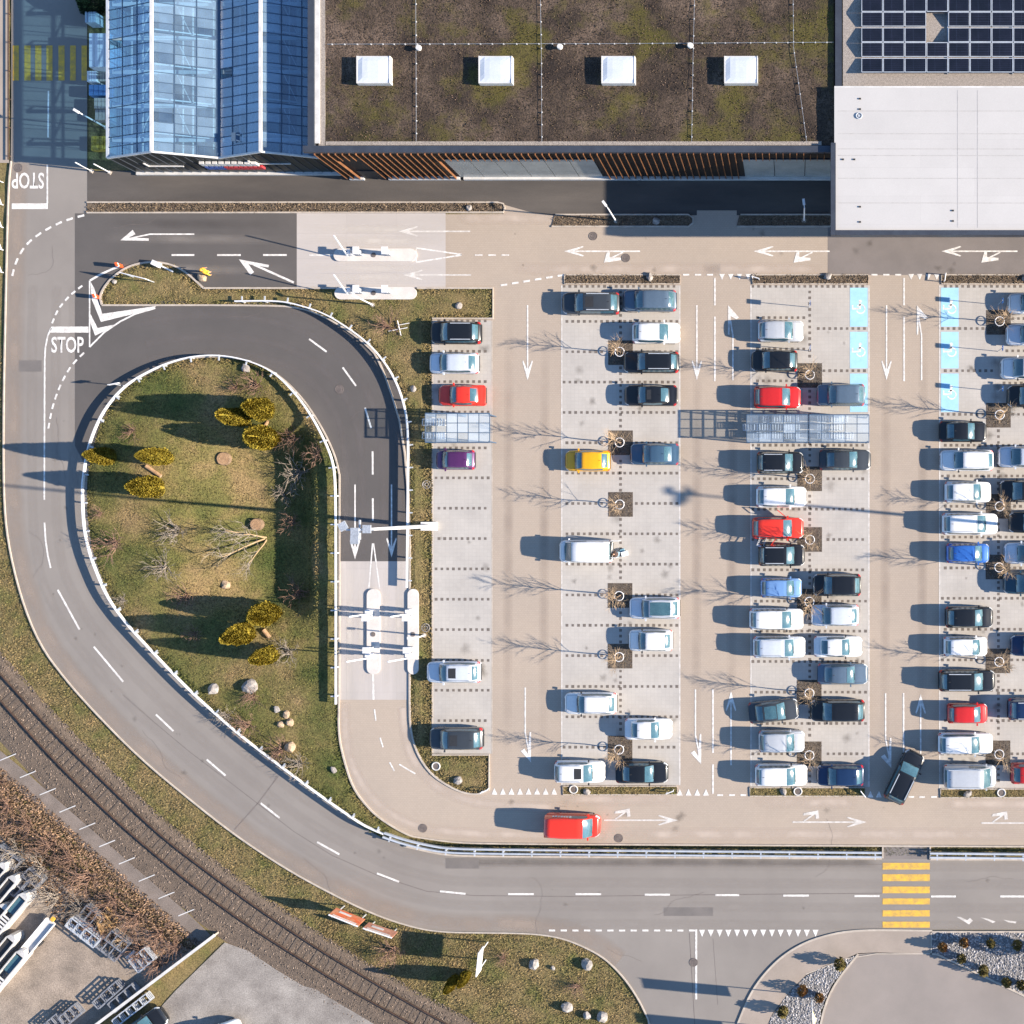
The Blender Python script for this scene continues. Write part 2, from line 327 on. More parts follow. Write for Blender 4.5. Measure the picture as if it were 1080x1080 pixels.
def ground():
    x0, x1, y0, y1, c = -76.0, 30.0, -56.0, 50.0, 0.5
    nx = int((x1 - x0) / c); ny = int((y1 - y0) / c)
    GX, GY = np.meshgrid(x0 + np.arange(nx + 1) * c, y0 + np.arange(ny + 1) * c); raised = np.zeros(GX.shape, bool)
    def inside(X, Y, poly):
        k = np.zeros(X.shape, bool); j = len(poly) - 1
        for i in range(len(poly)):
            xi, yi = poly[i]; xj, yj = poly[j]; k ^= ((yi > Y) != (yj > Y)) & (X < (xj - xi) * (Y - yi) / (yj - yi + 1e-9) + xi); j = i
        return k
    for poly in (LAWN, VERGE):
        ok = np.ones(GX.shape, bool)
        for dx_, dy_ in ((5.5, 0), (-5.5, 0), (0, 5.5), (0, -5.5), (4, 4), (-4, 4), (4, -4), (-4, -4)): ok &= inside(GX * S + NX + dx_, NY - GY * S + dy_, poly)
        raised |= ok
    verts = []
    for j in range(ny + 1):
        for i in range(nx + 1):
            X = x0 + i * c; Y = y0 + j * c; px = X * S + NX; py = NY - Y * S
            z = (0.055 if raised[j, i] else -0.07) + hf(px, py) + 0.045 * mnoise.noise((X * .6, Y * .6, 0)) + 0.02 * mnoise.noise((X * 2, Y * 2, 3))
            verts.append((X, Y, z))
    ga, gb = [], []
    for j in range(ny):
        for i in range(nx):
            a = j * (nx + 1) + i; q = (a, a + 1, a + nx + 2, a + nx + 1)
            X = x0 + (i + .5) * c; Y = y0 + (j + .5) * c
            (gb if inpoly(X * S + NX, NY - Y * S, LAWN) else ga).append(q)
    n = len(verts); Bg = 900.0
    ov = verts + [(-Bg, -Bg, -.07), (Bg, -Bg, -.07), (Bg, Bg, -.07), (-Bg, Bg, -.07)]
    c0, c1, c2, c3 = 0, nx, ny * (nx + 1) + nx, ny * (nx + 1)
    ga += [(n, n + 1) + tuple(range(c1, c0 - 1, -1)), (n + 1, n + 2) + tuple(range(c2, c1 - 1, -(nx + 1))),
           (n + 2, n + 3) + tuple(range(c3, c2 + 1)), (n + 3, n) + tuple(range(c0, c3 + 1, nx + 1))]
    me = bpy.data.meshes.new('ground'); me.from_pydata(ov, [], ga); me.update(); tag(put(me, 'ground', M_grass), kind='structure')
    me = bpy.data.meshes.new('lawn'); me.from_pydata(verts, [], gb); me.update()
    bm = bmesh.new(); bm.from_mesh(me); bmesh.ops.delete(bm, geom=[v for v in bm.verts if not v.link_faces], context='VERTS'); bm.to_mesh(me); bm.free()
    me.polygons.foreach_set('use_smooth', [True] * len(me.polygons))
    tag(put(me, 'lawn', M_lawn), kind='structure')
ground()

# ------------------------------------------------------------------ roads and paving
SW_OUT = [(777, 1200), (778, 1080), (790, 1050), (805, 1028), (825, 1008), (850, 993), (880, 984), (905, 981), (930, 980.5)]
main = chaikin(OUTER, 1) + SW_OUT + [(1250, 980.5), (1250, 906), (930, 905), (500, 902), (467, 901), (448, 897), (426, 892), (404, 884)] + INNER[:20] + [(115, 430), (112, 330), (100, 312), (110, 290), (150, 270), (200, 270), (240, 250), (240, 225), (92, 225), (92, -60)]
ROAD = sheet('road', main, 0.0, M_road)
loop = [(79, 225), (313, 225), (313, 304)] + VERGE[7:0:-1][:0] + [(215, 304), (200, 290), (185, 280), (165, 276), (145, 278), (130, 284), (115, 296), (105, 312), (108, 322), (290, 322), (318, 325), (340, 333), (362, 345), (384, 361), (402, 380), (416, 400), (426, 422), (432, 445), (433, 470), (433, 592), (358, 592)] + INNER[::-1][:15] + [(93, 497), (79, 470)]
LOOP = sheet('loop_road', loop, 0.004, M_dark)
beige = [(313, 226), (531, 226), (534, 205), (1250, 205), (1250, 893), (630, 890), (510, 889.6), (476, 888), (445, 883.5), (430, 881), (400, 863), (385, 848), (372, 830), (363, 802), (357, 774), (358, 735), (358, 592), (432, 592), (432, 740), (433, 770), (440, 795), (455, 817), (475, 830), (490, 836), (505, 837), (516, 833), (516, 796), (456, 796), (456, 336), (520, 336), (520, 304), (313, 304)]
LOT = sheet('car_park', beige, 0.0, M_beige)
APRON = sheet('concrete_apron', [(313, 225), (470, 225), (470, 304), (313, 304)], 0.004, M_conc)
RAMP = sheet('concrete_ramp', [(358.5, 592), (432, 592), (432, 738), (358.5, 738)], 0.008, M_ramp)
sheet('grey_lane', [(873, 226), (1250, 226), (1250, 290), (873, 290)], 0.004, M_grey)
FOOT = sheet('footpath', [(92, 180), (1250, 180), (1250, 227), (777, 227), (777, 222), (735, 222), (735, 227), (582, 227), (560, 224), (532, 216), (520, 213.5), (92, 213.5)], 0.006, M_path)
sheet('crossing_island', [(931, 892), (981, 892), (981, 906), (931, 906)], 0.006, M_grey)
sheet('pavement', [(-60, -60), (10, -60), (10, 172), (-60, 172)], 0.05, M_walk)
WALK = sheet('footway', SW_OUT[1:] + [(981, 981), (981, 1006), (925, 1004), (905, 1005), (893, 1010), (870, 1018), (850, 1028), (833, 1045), (815, 1068), (800, 1100), (796, 1200), (777, 1200)], 0.09, M_walk)
sheet('driveway', [(905, 1006), (925, 1004.5), (985, 1006.5), (1080, 1051), (1250, 1131), (1250, 1250), (850, 1250), (862, 1090), (868, 1065), (880, 1038)], 0.05, M_drive)
BED1 = [(903, 1007), (893, 1011), (870, 1019), (850, 1029), (833, 1046), (815, 1069), (800, 1101), (860, 1101), (866, 1065), (878, 1037)]
BED2 = [(983, 983), (1250, 983), (1250, 1128), (1080, 1049), (990, 1006), (983, 1004)]
sheet('gravel_bed', BED1, 0.07, M_gravelbed); sheet('gravel_bed', BED2, 0.07, M_gravelbed)
sheet('dirt_yard', [(-60, 850), (0, 880), (60, 925), (120, 960), (170, 990), (205, 1003), (90, 1090), (60, 1250), (-200, 1250), (-200, 850)], -0.015, M_yard)
sheet('concrete_lot', [(237, 994), (262, 1003), (290, 1022), (320, 1040), (350, 1048), (372, 1062), (400, 1085), (440, 1250), (120, 1250), (158, 1075), (185, 1045)], -0.012, M_lot)
# loose sandy edges and parking bays
BAYS = {}
for nm, x0, x1, y0, y1 in (('A', 456, 519, 338, 795), ('B', 592.5, 717, 301, 828), ('C', 792, 916.5, 301, 830), ('D', 991, 1116, 301, 832), ('E', 1192, 1260, 301, 832)):
    BAYS[nm] = sheet('parking_bays', [(x0, y0), (x1, y0), (x1, y1), (x0, y1)], 0.004, M_bay)
    mb = MB()
    for xx in (x0, x1):
        a = P(xx, y0); b = P(xx, y1); mb.quad((a.x - .05, a.y, .0085), (a.x - .05, b.y, .0085), (a.x + .05, b.y, .0085), (a.x + .05, a.y, .0085))
    mb.build('edge_course', M_worn if nm != 'A' else M_kerb, BAYS[nm])
rows = {'A': [(460, 515, y) for y in (338.5, 370.5, 402.5, 434.5, 472.4, 504, 536, 568, 600, 632, 664, 696.5, 728, 760)],
        'B': [(595, 714, y) for y in (302, 339, 371, 403, 435, 467, 499, 531, 563, 595, 627.5, 659.5, 691.5, 724, 756, 788)],
        'C': [(796, 850, y) for y in (335, 368, 401.7)] + [(860, 912, y) for y in (346.5, 391)] + [(794, 914, y) for y in (302, 469.6, 505, 537, 569, 601, 634, 665.6, 697.6, 730, 763, 795)],
        'D': [(994, 1048, y) for y in (346.5, 391, 437)] + [(1059, 1113, y) for y in (336, 370, 404, 437)] + [(994, 1113, y) for y in (302, 469.6, 502, 534, 566.5, 599, 631, 663.7, 696, 728, 760, 795)]}
cen = {'B': 654.5, 'C': 854, 'D': 1053}
PITS = {'B': [372, 467, 532, 628, 692, 789], 'C': [396, 505, 569, 634, 730, 795], 'D': [340, 438, 534, 598, 697, 794]}
for nm, rl in rows.items():
    mb = MB()
    def dot(x, y):
        if nm in PITS and abs(x - cen[nm]) < 14 and any(abs(y - q) < 14.5 for q in PITS[nm]): return
        p = P(x, y); h = 0.115 * (0.9 + 0.2 * rnd.random()); mb.quad((p.x - h, p.y - h, .009), (p.x + h, p.y - h, .009), (p.x + h, p.y + h, .009), (p.x - h, p.y + h, .009))
    for a, b, y in rl:
        off = rnd.choice((0, 3)); x = a + off
        while x <= b: dot(x, y); x += 6.1
    if nm in cen:
        y = 308 if nm != 'D' else 442
        while y < 826: dot(cen[nm], y); y += 6.15
    o = mb.build('dark_pavers', M_dots, BAYS[nm]); o['kind'] = 'stuff'

# ------------------------------------------------------------------ painted markings
ZM = 0.014
def mline(a, b, w, name='painted_line', m=None, parent=None, z=ZM): return strip([a, b], w / S, z, name, m or M_white, parent or LOT)
def mpoly(pts, name, m=None, parent=None, z=ZM):
    o = sheet(name, pts, z, m or M_white, parent=parent or LOT); return o
def arrow(a, b, parent=None, m=None, barb=21, spread=4.6, w=1.5):
    """thin shaft with two long barbs, as painted in the photo"""
    a = Vector(a); b = Vector(b); d = (b - a).normalized(); n = Vector((-d.y, d.x)); mb = MB()
    q = lambda v: (*(P(v.x, v.y).xy), ZM)
    def pl(*v):
        pts = [q(x) for x in v]
        ar = sum(pts[i][0] * pts[(i + 1) % len(pts)][1] - pts[(i + 1) % len(pts)][0] * pts[i][1] for i in range(len(pts)))
        mb.poly(pts if ar > 0 else pts[::-1])
    e = b - d * barb * 0.55
    pl(a + n * w / 2, a - n * w / 2, e - n * w / 2, e + n * w / 2)
    pl(b, e + n * w / 2, b - d * barb + n * spread, b - d * barb * 0.93 + n * (spread + .9))
    pl(b, e - n * w / 2, b - d * barb - n * spread, b - d * barb * 0.93 - n * (spread + .9))
    pl(b, e + n * w / 2, e - n * w / 2)
    return mb.build('lane_arrow', m or M_white, parent or LOT)
def bent(pts, tip, parent=None, m=None, w=1.5):
    """shaft polyline ending in a broad half head"""
    mb = MB()
    for i in range(len(pts) - 1):
        a = Vector(pts[i]); b = Vector(pts[i + 1]); d = (b - a).normalized(); n = Vector((-d.y, d.x)) * w / 2
        mb.poly([(*(P(*v).xy), ZM + 0.0006 * i) for v in (a + n, b + n, b - n, a - n)])
    for k, t in enumerate(tip): mb.poly([(*(P(*v).xy), ZM + 0.002 + 0.0006 * k) for v in t])
    me = mb.mesh('lane_arrow'); bm = bmesh.new(); bm.from_mesh(me)
    for f in bm.faces:
        if f.normal.z < 0: f.normal_flip()
    bm.to_mesh(me); bm.free()
    return put(me, 'lane_arrow', m or M_white, parent or LOT)
# entrance road
bent([(205, 247), (158, 247), (135, 252)], [[(127, 253.5), (140, 242.5), (143, 247), (136, 250.5), (157, 251.5), (157, 254)]], LOOP)
bent([(310, 298), (262, 276.5)], [[(252, 273.5), (284, 279.5), (283, 282), (264, 279)], [(252, 273.5), (264, 290), (268, 287), (261, 277)]], LOOP, w=2.2)
arrow((496, 244), (420, 244), APRON, M_worn); arrow((497, 290), (425, 290), APRON, M_worn)
for x in (595, 795, 993):
    arrow((x + 80, 265), (x, 265)); bent([(x + 62, 266), (x + 50, 272)], [[(x + 42, 277), (x + 45, 266), (x + 48, 266), (x + 48, 271), (x + 60, 272), (x + 60, 274.5)]])
for x, y0 in ((556.5, 322), (735, 322), (935, 322)): arrow((x, y0), (x, y0 + 79))
for x in (772, 971):
    bent([(x + 1, 401), (x + 1, 354), (x - 2.5, 332)], [[(x - 4, 322), (x + 7.5, 335), (x + 4.5, 336.5), (x - 2, 333), (x - 2.6, 353), (x - 4.2, 353)]])
for x in (754, 953.5):
    mline((x, 293), (x, 322), 1.7); mline((x, 334), (x, 402), 1.7)
for x, y in ((554, 725), (733.5, 727), (934, 731)):
    bent([(x, y), (x, y + 48), (x + 4.2, y + 70)], [[(x + 6, y + 79), (x - 5, y + 67), (x - 1, y + 64.5), (x + 2.6, y + 70), (x + 4.6, y + 47), (x + 6.2, y + 47)]])
arrow((771, 807), (771, 729)); arrow((971, 806), (971, 732))
mline((752, 727), (752, 794), 1.7); mline((752, 806), (752, 837), 1.7); mline((953, 731), (953, 796), 1.7); mline((953, 806), (953, 838), 1.7)
for x, y in ((637, 865), (836, 867), (1035, 868)):
    arrow((x, y), (x + 78, y), m=M_worn); bent([(x + 12, y - 1), (x + 22, y - 8)], [[(x + 27, y - 12.5), (x + 28, y - 4), (x + 24.5, y - 3.5), (x + 24, y - 8), (x + 11, y - 7), (x + 12, y - 9.5)]], m=M_worn)
arrow((374.5, 511), (374.5, 590), LOOP); arrow((413, 511), (413, 588), LOOP)
# wedge lines before the barrier islands
for o in ((1, 0),):
    mline((393, 573), (389, 621), 1.4, parent=RAMP); mline((394, 573), (400.5, 621), 1.4, parent=RAMP)
    mline((487, 268.5), (439, 261.5), 1.5, parent=APRON); mline((487, 269), (439, 276.5), 1.5, parent=APRON); mline((439, 261.5), (439, 276.5), 1.3, parent=APRON, z=ZM + .002)
    mline((326, 269), (354, 269), 1.5, parent=APRON)
    mline((393.5, 711), (394, 738), 2, parent=RAMP); mline((395, 748), (396.5, 760), 1.5); mline((401, 778), (404, 788), 1.5); mline((411, 804), (416, 813), 1.5)
    mline((421, 806), (438, 816), 1.5)
# dashes, top road and loop
for a, b in (((181, 269), (205, 269)), ((229, 269), (254, 269)), ((277.5, 269), (302.5, 269)), ((326, 357.5), (344.5, 371)), ((361.5, 387.5), (375.5, 407)), ((385, 430), (391.5, 451.5)), ((393, 476), (393.2, 500.5)), ((393.2, 525.5), (393.4, 549))):
    mline(a, b, 1.9, 'centre_dash', parent=LOOP)
for x in (501, 515, 529): mline((x, 269), (x + 8, 269), 1.4, 'centre_dash')
# main road centre dashes
for a, b in (((61, 622), (84, 664)), ((99, 682), (130, 719)), ((164.5, 753.5), (183, 771)), ((218, 801), (238, 818)), ((275, 847), (295, 862.6)), ((334.5, 888), (358, 901)), ((397.6, 921), (421, 930)), ((464, 940), (491, 942.6)), ((536, 943), (563, 943)), ((607, 943), (634, 943)), ((680, 943.5), (706.5, 943.5)), ((754.5, 944), (779.6, 944)), ((826, 944.5), (853, 944.5)), ((901, 945), (927.6, 945)), ((982, 945.4), (1008, 945.4)), ((1055, 945.4), (1082, 945.4)), ((1130, 945.4), (1157, 945.4))):
    mline(a, b, 2.0, 'centre_dash', parent=ROAD)
strip([(47, 551), (48.2, 570), (50.5, 586), (53.5, 599)], 1.8 / S, ZM, 'centre_dash', M_white, ROAD)
strip([(54, 346), (50.5, 354), (48, 366), (47.2, 382), (47, 440), (46.8, 527)], 1.7 / S, ZM, 'lane_line', M_white, ROAD)
mpoly([(54, 344.5), (93.5, 344.5), (93.5, 350.8), (53, 350.8)], 'stop_line', parent=LOOP)
mline((94.6, 296), (94.6, 366), 1.5, 'lane_line', parent=LOOP, z=ZM + .001)
strip([(94.6, 366), (110, 350.5), (127, 339), (143, 331), (164, 325)], 1.7 / S, ZM + .002, 'lane_line', M_white, LOOP)
mpoly([(95.5, 297), (99.5, 304), (108, 331), (165, 322.8), (160, 326.5), (106.5, 339.5), (97, 316)], 'chevron_stripe', parent=LOOP, z=ZM + .003)
mpoly([(95.5, 331), (103, 346), (120, 342.5), (112, 348.5), (100.5, 354), (95.5, 341)], 'chevron_stripe', parent=LOOP, z=ZM + .003)
strip([(95, 296), (105, 290), (118, 284), (129, 280)], 2.2 / S, ZM + .004, 'lane_line', M_white, LOOP)
def dash_arc(pts, n, duty, w, parent, name='dashed_edge_mark'):
    c = [Vector(p) for p in chaikin(pts, 3)]; ln = [0]
    for i in range(len(c) - 1): ln.append(ln[-1] + (c[i + 1] - c[i]).length)
    def at(s):
        for i in range(len(c) - 1):
            if ln[i + 1] >= s: return c[i].lerp(c[i + 1], (s - ln[i]) / max(1e-6, ln[i + 1] - ln[i]))
        return c[-1]
    T = ln[-1]
    for k in range(n):
        a = T * k / n; b = a + T / n * duty; mline(at(a), at(b), w, name, parent=parent)
dash_arc([(13, 291), (17, 275), (27, 258), (42, 246), (62, 235), (80, 229), (94, 226)], 9, 0.58, 2.2, ROAD)
dash_arc([(55, 341), (61, 326), (74, 311), (90, 299)], 6, 0.58, 2.0, ROAD)
dash_arc([(51, 452), (55, 430), (63, 407), (75, 385), (92, 369)], 9, 0.58, 2.0, ROAD)
# stop lettering
def lettering(txt, px, py, h, rot, name, m, parent, z=ZM, sx=1.0, rx=0):
    cu = bpy.data.curves.new(name, 'FONT'); cu.body = txt; cu.size = 1.0; cu.align_x = 'CENTER'; cu.align_y = 'CENTER'; cu.extrude = 0.0; cu.offset = 0.018; cu.resolution_u = 3
    o = bpy.data.objects.new(name, cu); COL.objects.link(o)
    dg = bpy.context.evaluated_depsgraph_get(); me = bpy.data.meshes.new_from_object(o.evaluated_get(dg)); bpy.data.objects.remove(o); bpy.data.curves.remove(cu)
    me.materials.clear()
    t = put(me, name, m, parent); p = P(px, py, z) if isinstance(px, (int, float)) else px
    t.location = p; t.rotation_euler = (rx, 0, rot); t.scale = (h * sx, h, 1); return t
lettering('STOP', 71, 364.5, 1.85, 0, 'stop_lettering', M_white, ROAD, sx=0.62)
lettering('STOP', 29.5, 189.5, 1.85, math.pi, 'stop_lettering', M_white, ROAD, sx=0.62)
mpoly([(12.5, 214.5), (50.5, 214.5), (50.5, 220.5), (12.5, 220.5)], 'stop_line', parent=ROAD)
mline((50, 174), (50, 214.5), 1.7, 'lane_line', parent=ROAD); mline((51.2, 96), (50.8, 145), 1.7, 'lane_line', parent=ROAD)
# yellow crossings
for x0, x1 in ((13.5, 20), (25.8, 32.4), (37.2, 43.8), (49, 55.5), (61.7, 68.2), (74, 80), (86, 91.8)): mpoly([(x0, 48), (x1, 48), (x1, 85), (x0, 85)], 'crossing_bar', M_yel, ROAD)
for y0, y1 in ((910, 917), (922, 929.3), (935, 942), (947.5, 953.8), (960, 966.5), (972, 978.3)): mpoly([(930.8, y0), (980.6, y0), (980.6, y1), (930.8, y1)], 'crossing_bar', M_yel, ROAD)
# yield triangles and short dashes
def yields(x0, dx, n, y, up, parent=None, w=6.2, h=7):
    for k in range(n):
        x = x0 + dx * k; mpoly([(x - w / 2, y), (x, y - h), (x + w / 2, y)] if up else [(x - w / 2, y), (x + w / 2, y), (x, y + h)], 'yield_triangle', parent=parent)
yields(740.5, 9.2, 14, 980.5, False, ROAD, 6.4, 7.5)
yields(521.5, 9.0, 8, 838, True); yields(717, 9.2, 4, 839, True); yields(918, 9.0, 3, 841, True)
yields(761.5, 9.2, 4, 289, False, w=5.8, h=6.2); yields(961, 9.0, 4, 289, False, w=5.8, h=6.2)
for x in (756.5, 769, 781): mline((x, 838.5), (x + 6, 838.5), 1.8, 'dashed_edge_mark')
for x in (958, 969.5, 982): mline((x, 840.5), (x + 6, 840.5), 1.8, 'dashed_edge_mark')
for x in (720.5, 733, 745.5, 919, 931.5, 944): mline((x, 289.8), (x + 6.5, 289.8), 1.7, 'dashed_edge_mark')
for x, y in ((528, 301), (540, 299), (552, 297), (564, 295), (576, 293), (588, 291)): mline((x, y), (x + 7, y - 1), 2.0, 'dashed_edge_mark')
for k in range(17): mline((579 + k * 12.3, 981.3), (585.5 + k * 12.3, 981.3), 1.9, 'dashed_edge_mark', parent=ROAD) if 579 + k * 12.3 < 732 else None
mline((734.3, 980), (734.3, 1054), 2.0, 'lane_line', parent=ROAD)
# accessible bays
def wheelchair(px, py, parent):
    mb = MB(); c = lambda x, y: (*(P(px + x, py + y).xy), ZM + .002)
    k = 14
    for i in range(k):  # wheel arc
        a0 = R(-140 + 300 * i / k); a1 = R(-140 + 300 * (i + 1) / k); f = lambda a, r: c(1 + r * math.cos(a), 1 + r * math.sin(a))
        mb.poly([f(a0, 5.2), f(a0, 3.9), f(a1, 3.9), f(a1, 5.2)])
    mb.poly([c(-1, 0.9), c(1.2, 0.9), c(1.2, -5.5), c(-1, -5.5)][::-1]); mb.poly([c(-8.3, 1.5), c(-1, 1.5), c(-1, -0.3), c(-8.3, -0.3)][::-1])
    mb.poly([c(-8.3, -0.3), c(-6.8, -0.3), c(-6.8, -3.3), c(-8.3, -3.3)][::-1])
    mb.poly([c(0.5 + 1.7 * math.cos(2 * math.pi * i / 10), -7.2 + 1.7 * math.sin(2 * math.pi * i / 10)) for i in range(10)][::-1])
    me = mb.mesh('wheelchair_symbol'); bm = bmesh.new(); bm.from_mesh(me)
    for f in bm.faces:
        if f.normal.z < 0: f.normal_flip()
    bm.to_mesh(me); bm.free(); put(me, 'wheelchair_symbol', M_white, parent)
for nm, x0, x1 in (('C', 896.5, 915), ('D', 992.5, 1011)):
    for y0, y1 in ((303.5, 344.5), (350, 388.5), (394, 434.5)):
        mpoly([(x0, y0), (x1, y0), (x1, y1), (x0, y1)], 'blue_bay_panel', M_blue, BAYS[nm], z=0.0125); wheelchair((x0 + x1) / 2 + 1, (y0 + y1) / 2 + 1, BAYS[nm])
# worn cycle symbol at the lower right
for pts in ([(1009, 967), (1013, 967), (1020, 970.5), (1023, 968), (1026, 971), (1022, 975), (1018, 972.5)], [(1034, 967.5), (1042, 969), (1050, 972), (1047, 973.5), (1041, 970.5)], [(1058, 970), (1072, 972), (1071, 973.8), (1063, 972.5)]): mpoly(pts, 'worn_symbol', M_worn, ROAD)
# tar seams
for pts, w in (([(130, 733), (163, 762), (200, 793), (240, 823), (275, 850), (310, 877), (350, 902), (400, 924), (450, 940), (500, 944.5), (600, 945.5), (760, 943.5), (930, 942)], 0.05), ([(293, 819), (272, 847), (247, 875)], 0.07), ([(727, 984), (733, 1085)], 0.05), ([(752, 990), (757, 1060)], 0.03), ([(480, 911), (930, 911.5)], 0.04)):
    strip(pts, w, 0.003, 'tar_seam', M_iron, ROAD)
# manholes
mh = MB(); mh.poly([(0.32 * math.cos(2 * math.pi * i / 18), 0.32 * math.sin(2 * math.pi * i / 18), 0.0) for i in range(18)]); mh.torus((0, 0, 0), 0.30, 0.015, 18, 4); mh.torus((0, 0, 0), 0.15, 0.012, 18, 4)
mh_me = mh.mesh('manhole_cover'); mh_me.materials.append(M_iron)
for n_, (x, y, lab, cat_) in enumerate(((19.5, 177, 'round manhole cover beside the upside-down STOP lettering', 'manhole'), (625.5, 249, 'round manhole cover by the kerb above the left-turn arrow', 'manhole'), (660, 272, 'round manhole cover beside the small arrow head', 'manhole'), (446, 873.5, 'round manhole cover near the bend of the exit lane', 'manhole'), (652.5, 884, 'round manhole cover below the arrow in front of the red van', 'manhole'), (731.5, 1015, 'round manhole cover on the side road centre line', 'manhole'), (358, 410.5, 'round manhole cover in the dark loop road', 'manhole'))):
    o = put(mh_me, 'manhole_cover', None, None, P(x, y, 0.02)); o.scale = (1.15,) * 2 + (1,); tag(o, lab, cat_)

# ------------------------------------------------------------------ kerbs
def kerb(pts, w=0.16, h=0.1, n=2):
    o = strip(chaikin(pts, n) if n else pts, w, h, 'kerb', M_kerb, None, h=h, z0=-0.06); o['kind'] = 'structure'; return o
kerb(OUTER[1:], 0.11, 0.08); kerb([(x, y) for x, y in VERGE[31:] + VERGE[:8]], 0.15); kerb([(215, 304), (357, 304)], 0.14, n=0); kerb([(440, 304), (520, 304), (520, 336), (456, 336)], 0.14, n=0)
kerb(VERGE[31:24:-1] + [(433, 480), (432, 740), (433, 770), (440, 795), (455, 817), (475, 830), (490, 836.5), (505, 838), (516, 833)], 0.14)
kerb([(516, 833), (516, 796), (456, 796)], 0.12, n=0); kerb([(456, 796), (456, 338)], 0.1, 0.03, n=0)
kerb(INNER[23:], 0.13, 0.09); kerb([(358.3, 500)] + RAMPL + [(630, 890.5), (1250, 893.5)], 0.13, 0.09)
kerb([(426, 892), (448, 897), (467, 901), (500, 903), (700, 904), (930, 905.3)], 0.15); kerb([(981, 906), (1250, 907)], 0.15, n=0)
kerb([(931, 893), (931, 905)], 0.12, n=0); kerb([(981, 893), (981, 906)], 0.12, n=0)
kerb(SW_OUT[1:] + [(983, 981.2)], 0.16, 0.1); kerb([(983, 982.5), (1250, 982.5)], 0.14, 0.1, n=0)
kerb([(982, 983), (982, 1005)], 0.12, 0.12, n=0); kerb([(983, 1005.5), (990, 1006.5), (1080, 1050), (1250, 1130)], 0.16, 0.12, n=1); kerb([(905, 1006), (880, 1037), (868, 1065), (862, 1101)], 0.16, 0.12)
kerb([(850, 1027), (905, 1005.5), (981, 1005.5)], 0.08, 0.1, n=1)
kerb([(92, 213.5), (525, 213.5), (531, 215), (532.5, 219), (531, 224), (92, 224.5)], 0.12, n=0)
for x0, x1 in ((582, 731), (777, 880)): kerb([(x0 + 4, 226.5), (x1 - 5, 226.5), (x1, 230), (x1, 235), (x1 - 5, 239), (x0, 239)], 0.12, n=0)
sheet('planting_strip', [(92, 214), (528, 214), (532, 219), (528, 224), (92, 224)], 0.04, M_soil)
for x0, x1 in ((582, 731), (777, 880)): sheet('planting_strip', [(x0 + 3, 227), (x1 - 5, 227), (x1 - 1, 231), (x1 - 1, 235), (x1 - 5, 238.5), (x0, 238.5)], 0.05, M_soil)
STRIPS = [(595.5, 717, 290, 299.5), (794, 915.5, 290, 299.5), (993, 1110, 290, 299.5), (594, 714, 829, 838), (791, 912, 830.5, 839.5), (992, 1110, 832, 841)]
for k, (x0, x1, y0, y1) in enumerate(STRIPS):
    sheet('planting_strip', [(x0, y0), (x1, y0), (x1, y1), (x0, y1)], 0.05, M_soil if k < 3 else M_grass)
    kerb([(x0, y0), (x1, y0), (x1, y1), (x0, y1), (x0, y0)], 0.09, 0.08, n=0)

# wheel tracks and dust along the roads
def band(pts, off, w, m, parent, z=0.002, name='worn_track', smooth=2):
    q = chaikin(pts, smooth) if smooth else pts; W = [P(x, y).xy for x, y in q]; v = []; f = []; fade = []; prof = (0, .55, 1, 1, .55, 0); k = len(prof)
    for i, p in enumerate(W):
        a = W[max(0, i - 1)]; b = W[min(len(W) - 1, i + 1)]; d = (b - a).normalized(); n = Vector((-d.y, d.x))
        for j in range(k): c = p + n * (off + w * (j / (k - 1) - .5)); v.append((c.x, c.y, z)); fade.append(prof[j] * (1 if 0 < i < len(W) - 1 else 0))
    for i in range(len(W) - 1):
        for j in range(k - 1): f.append((i * k + j + 1, i * k + j, (i + 1) * k + j, (i + 1) * k + j + 1))
    me = bpy.data.meshes.new(name); me.from_pydata(v, [], f); at = me.attributes.new('fade', 'FLOAT', 'POINT'); at.data.foreach_set('value', fade); me.update(); return put(me, name, m, parent)
CL = [(47, 300), (46, 420), (46.5, 527), (48, 560), (53, 599), (61, 622), (84, 664), (99, 682), (130, 719), (164, 753), (183, 771), (218, 801), (238, 818), (275, 847), (295, 862.6), (334, 888), (358, 901), (398, 921), (421, 930), (464, 940), (491, 942.6), (563, 943), (706, 943.5), (927, 945), (1250, 946)]
W_lt = wear_mat('track_wear', (.35, .315, .288), .5); W_dust = wear_mat('edge_dust', (.37, .30, .25), .6); W_dk = wear_mat('track_rubber', (.10, .092, .09), .35); W_sand = wear_mat('pale_sand', (.56, .47, .40), .75); W_tyre = wear_mat('apron_wear', (.66, .61, .56), .75)
for o_ in (-2.5, -1.0, 1.0, 2.5): band(CL, o_, 1.0, W_lt, ROAD)
band(OUTER[1:26], 0.75, 1.9, W_dust, ROAD, z=0.0028, name='edge_dust'); band([(480, 909), (700, 909.5), (925, 910)], 0, .9, W_dk, ROAD, z=.0025)
for y_ in (236, 252, 284): band([(100, y_), (200, y_), (312, y_)], 0, 1.0, W_lt if y_ != 236 else W_dk, LOOP, z=.008, smooth=0)
LC = [(150, 352), (190, 345), (240, 343), (290, 350), (330, 366), (360, 392), (382, 425), (393, 470), (394, 590)]
for o_ in (-2.3, -.9, .9, 2.3): band(LC, o_, .9, wear_mat('loop_wear', (.20, .18, .175), .35) if 'loop_wear' not in MATS else MATS['loop_wear'], LOOP, z=.0075)
for y_ in (242, 254, 283, 293): band([(314, y_), (400, y_), (469, y_)], 0, .9, W_tyre, APRON, z=.0075, smooth=0)
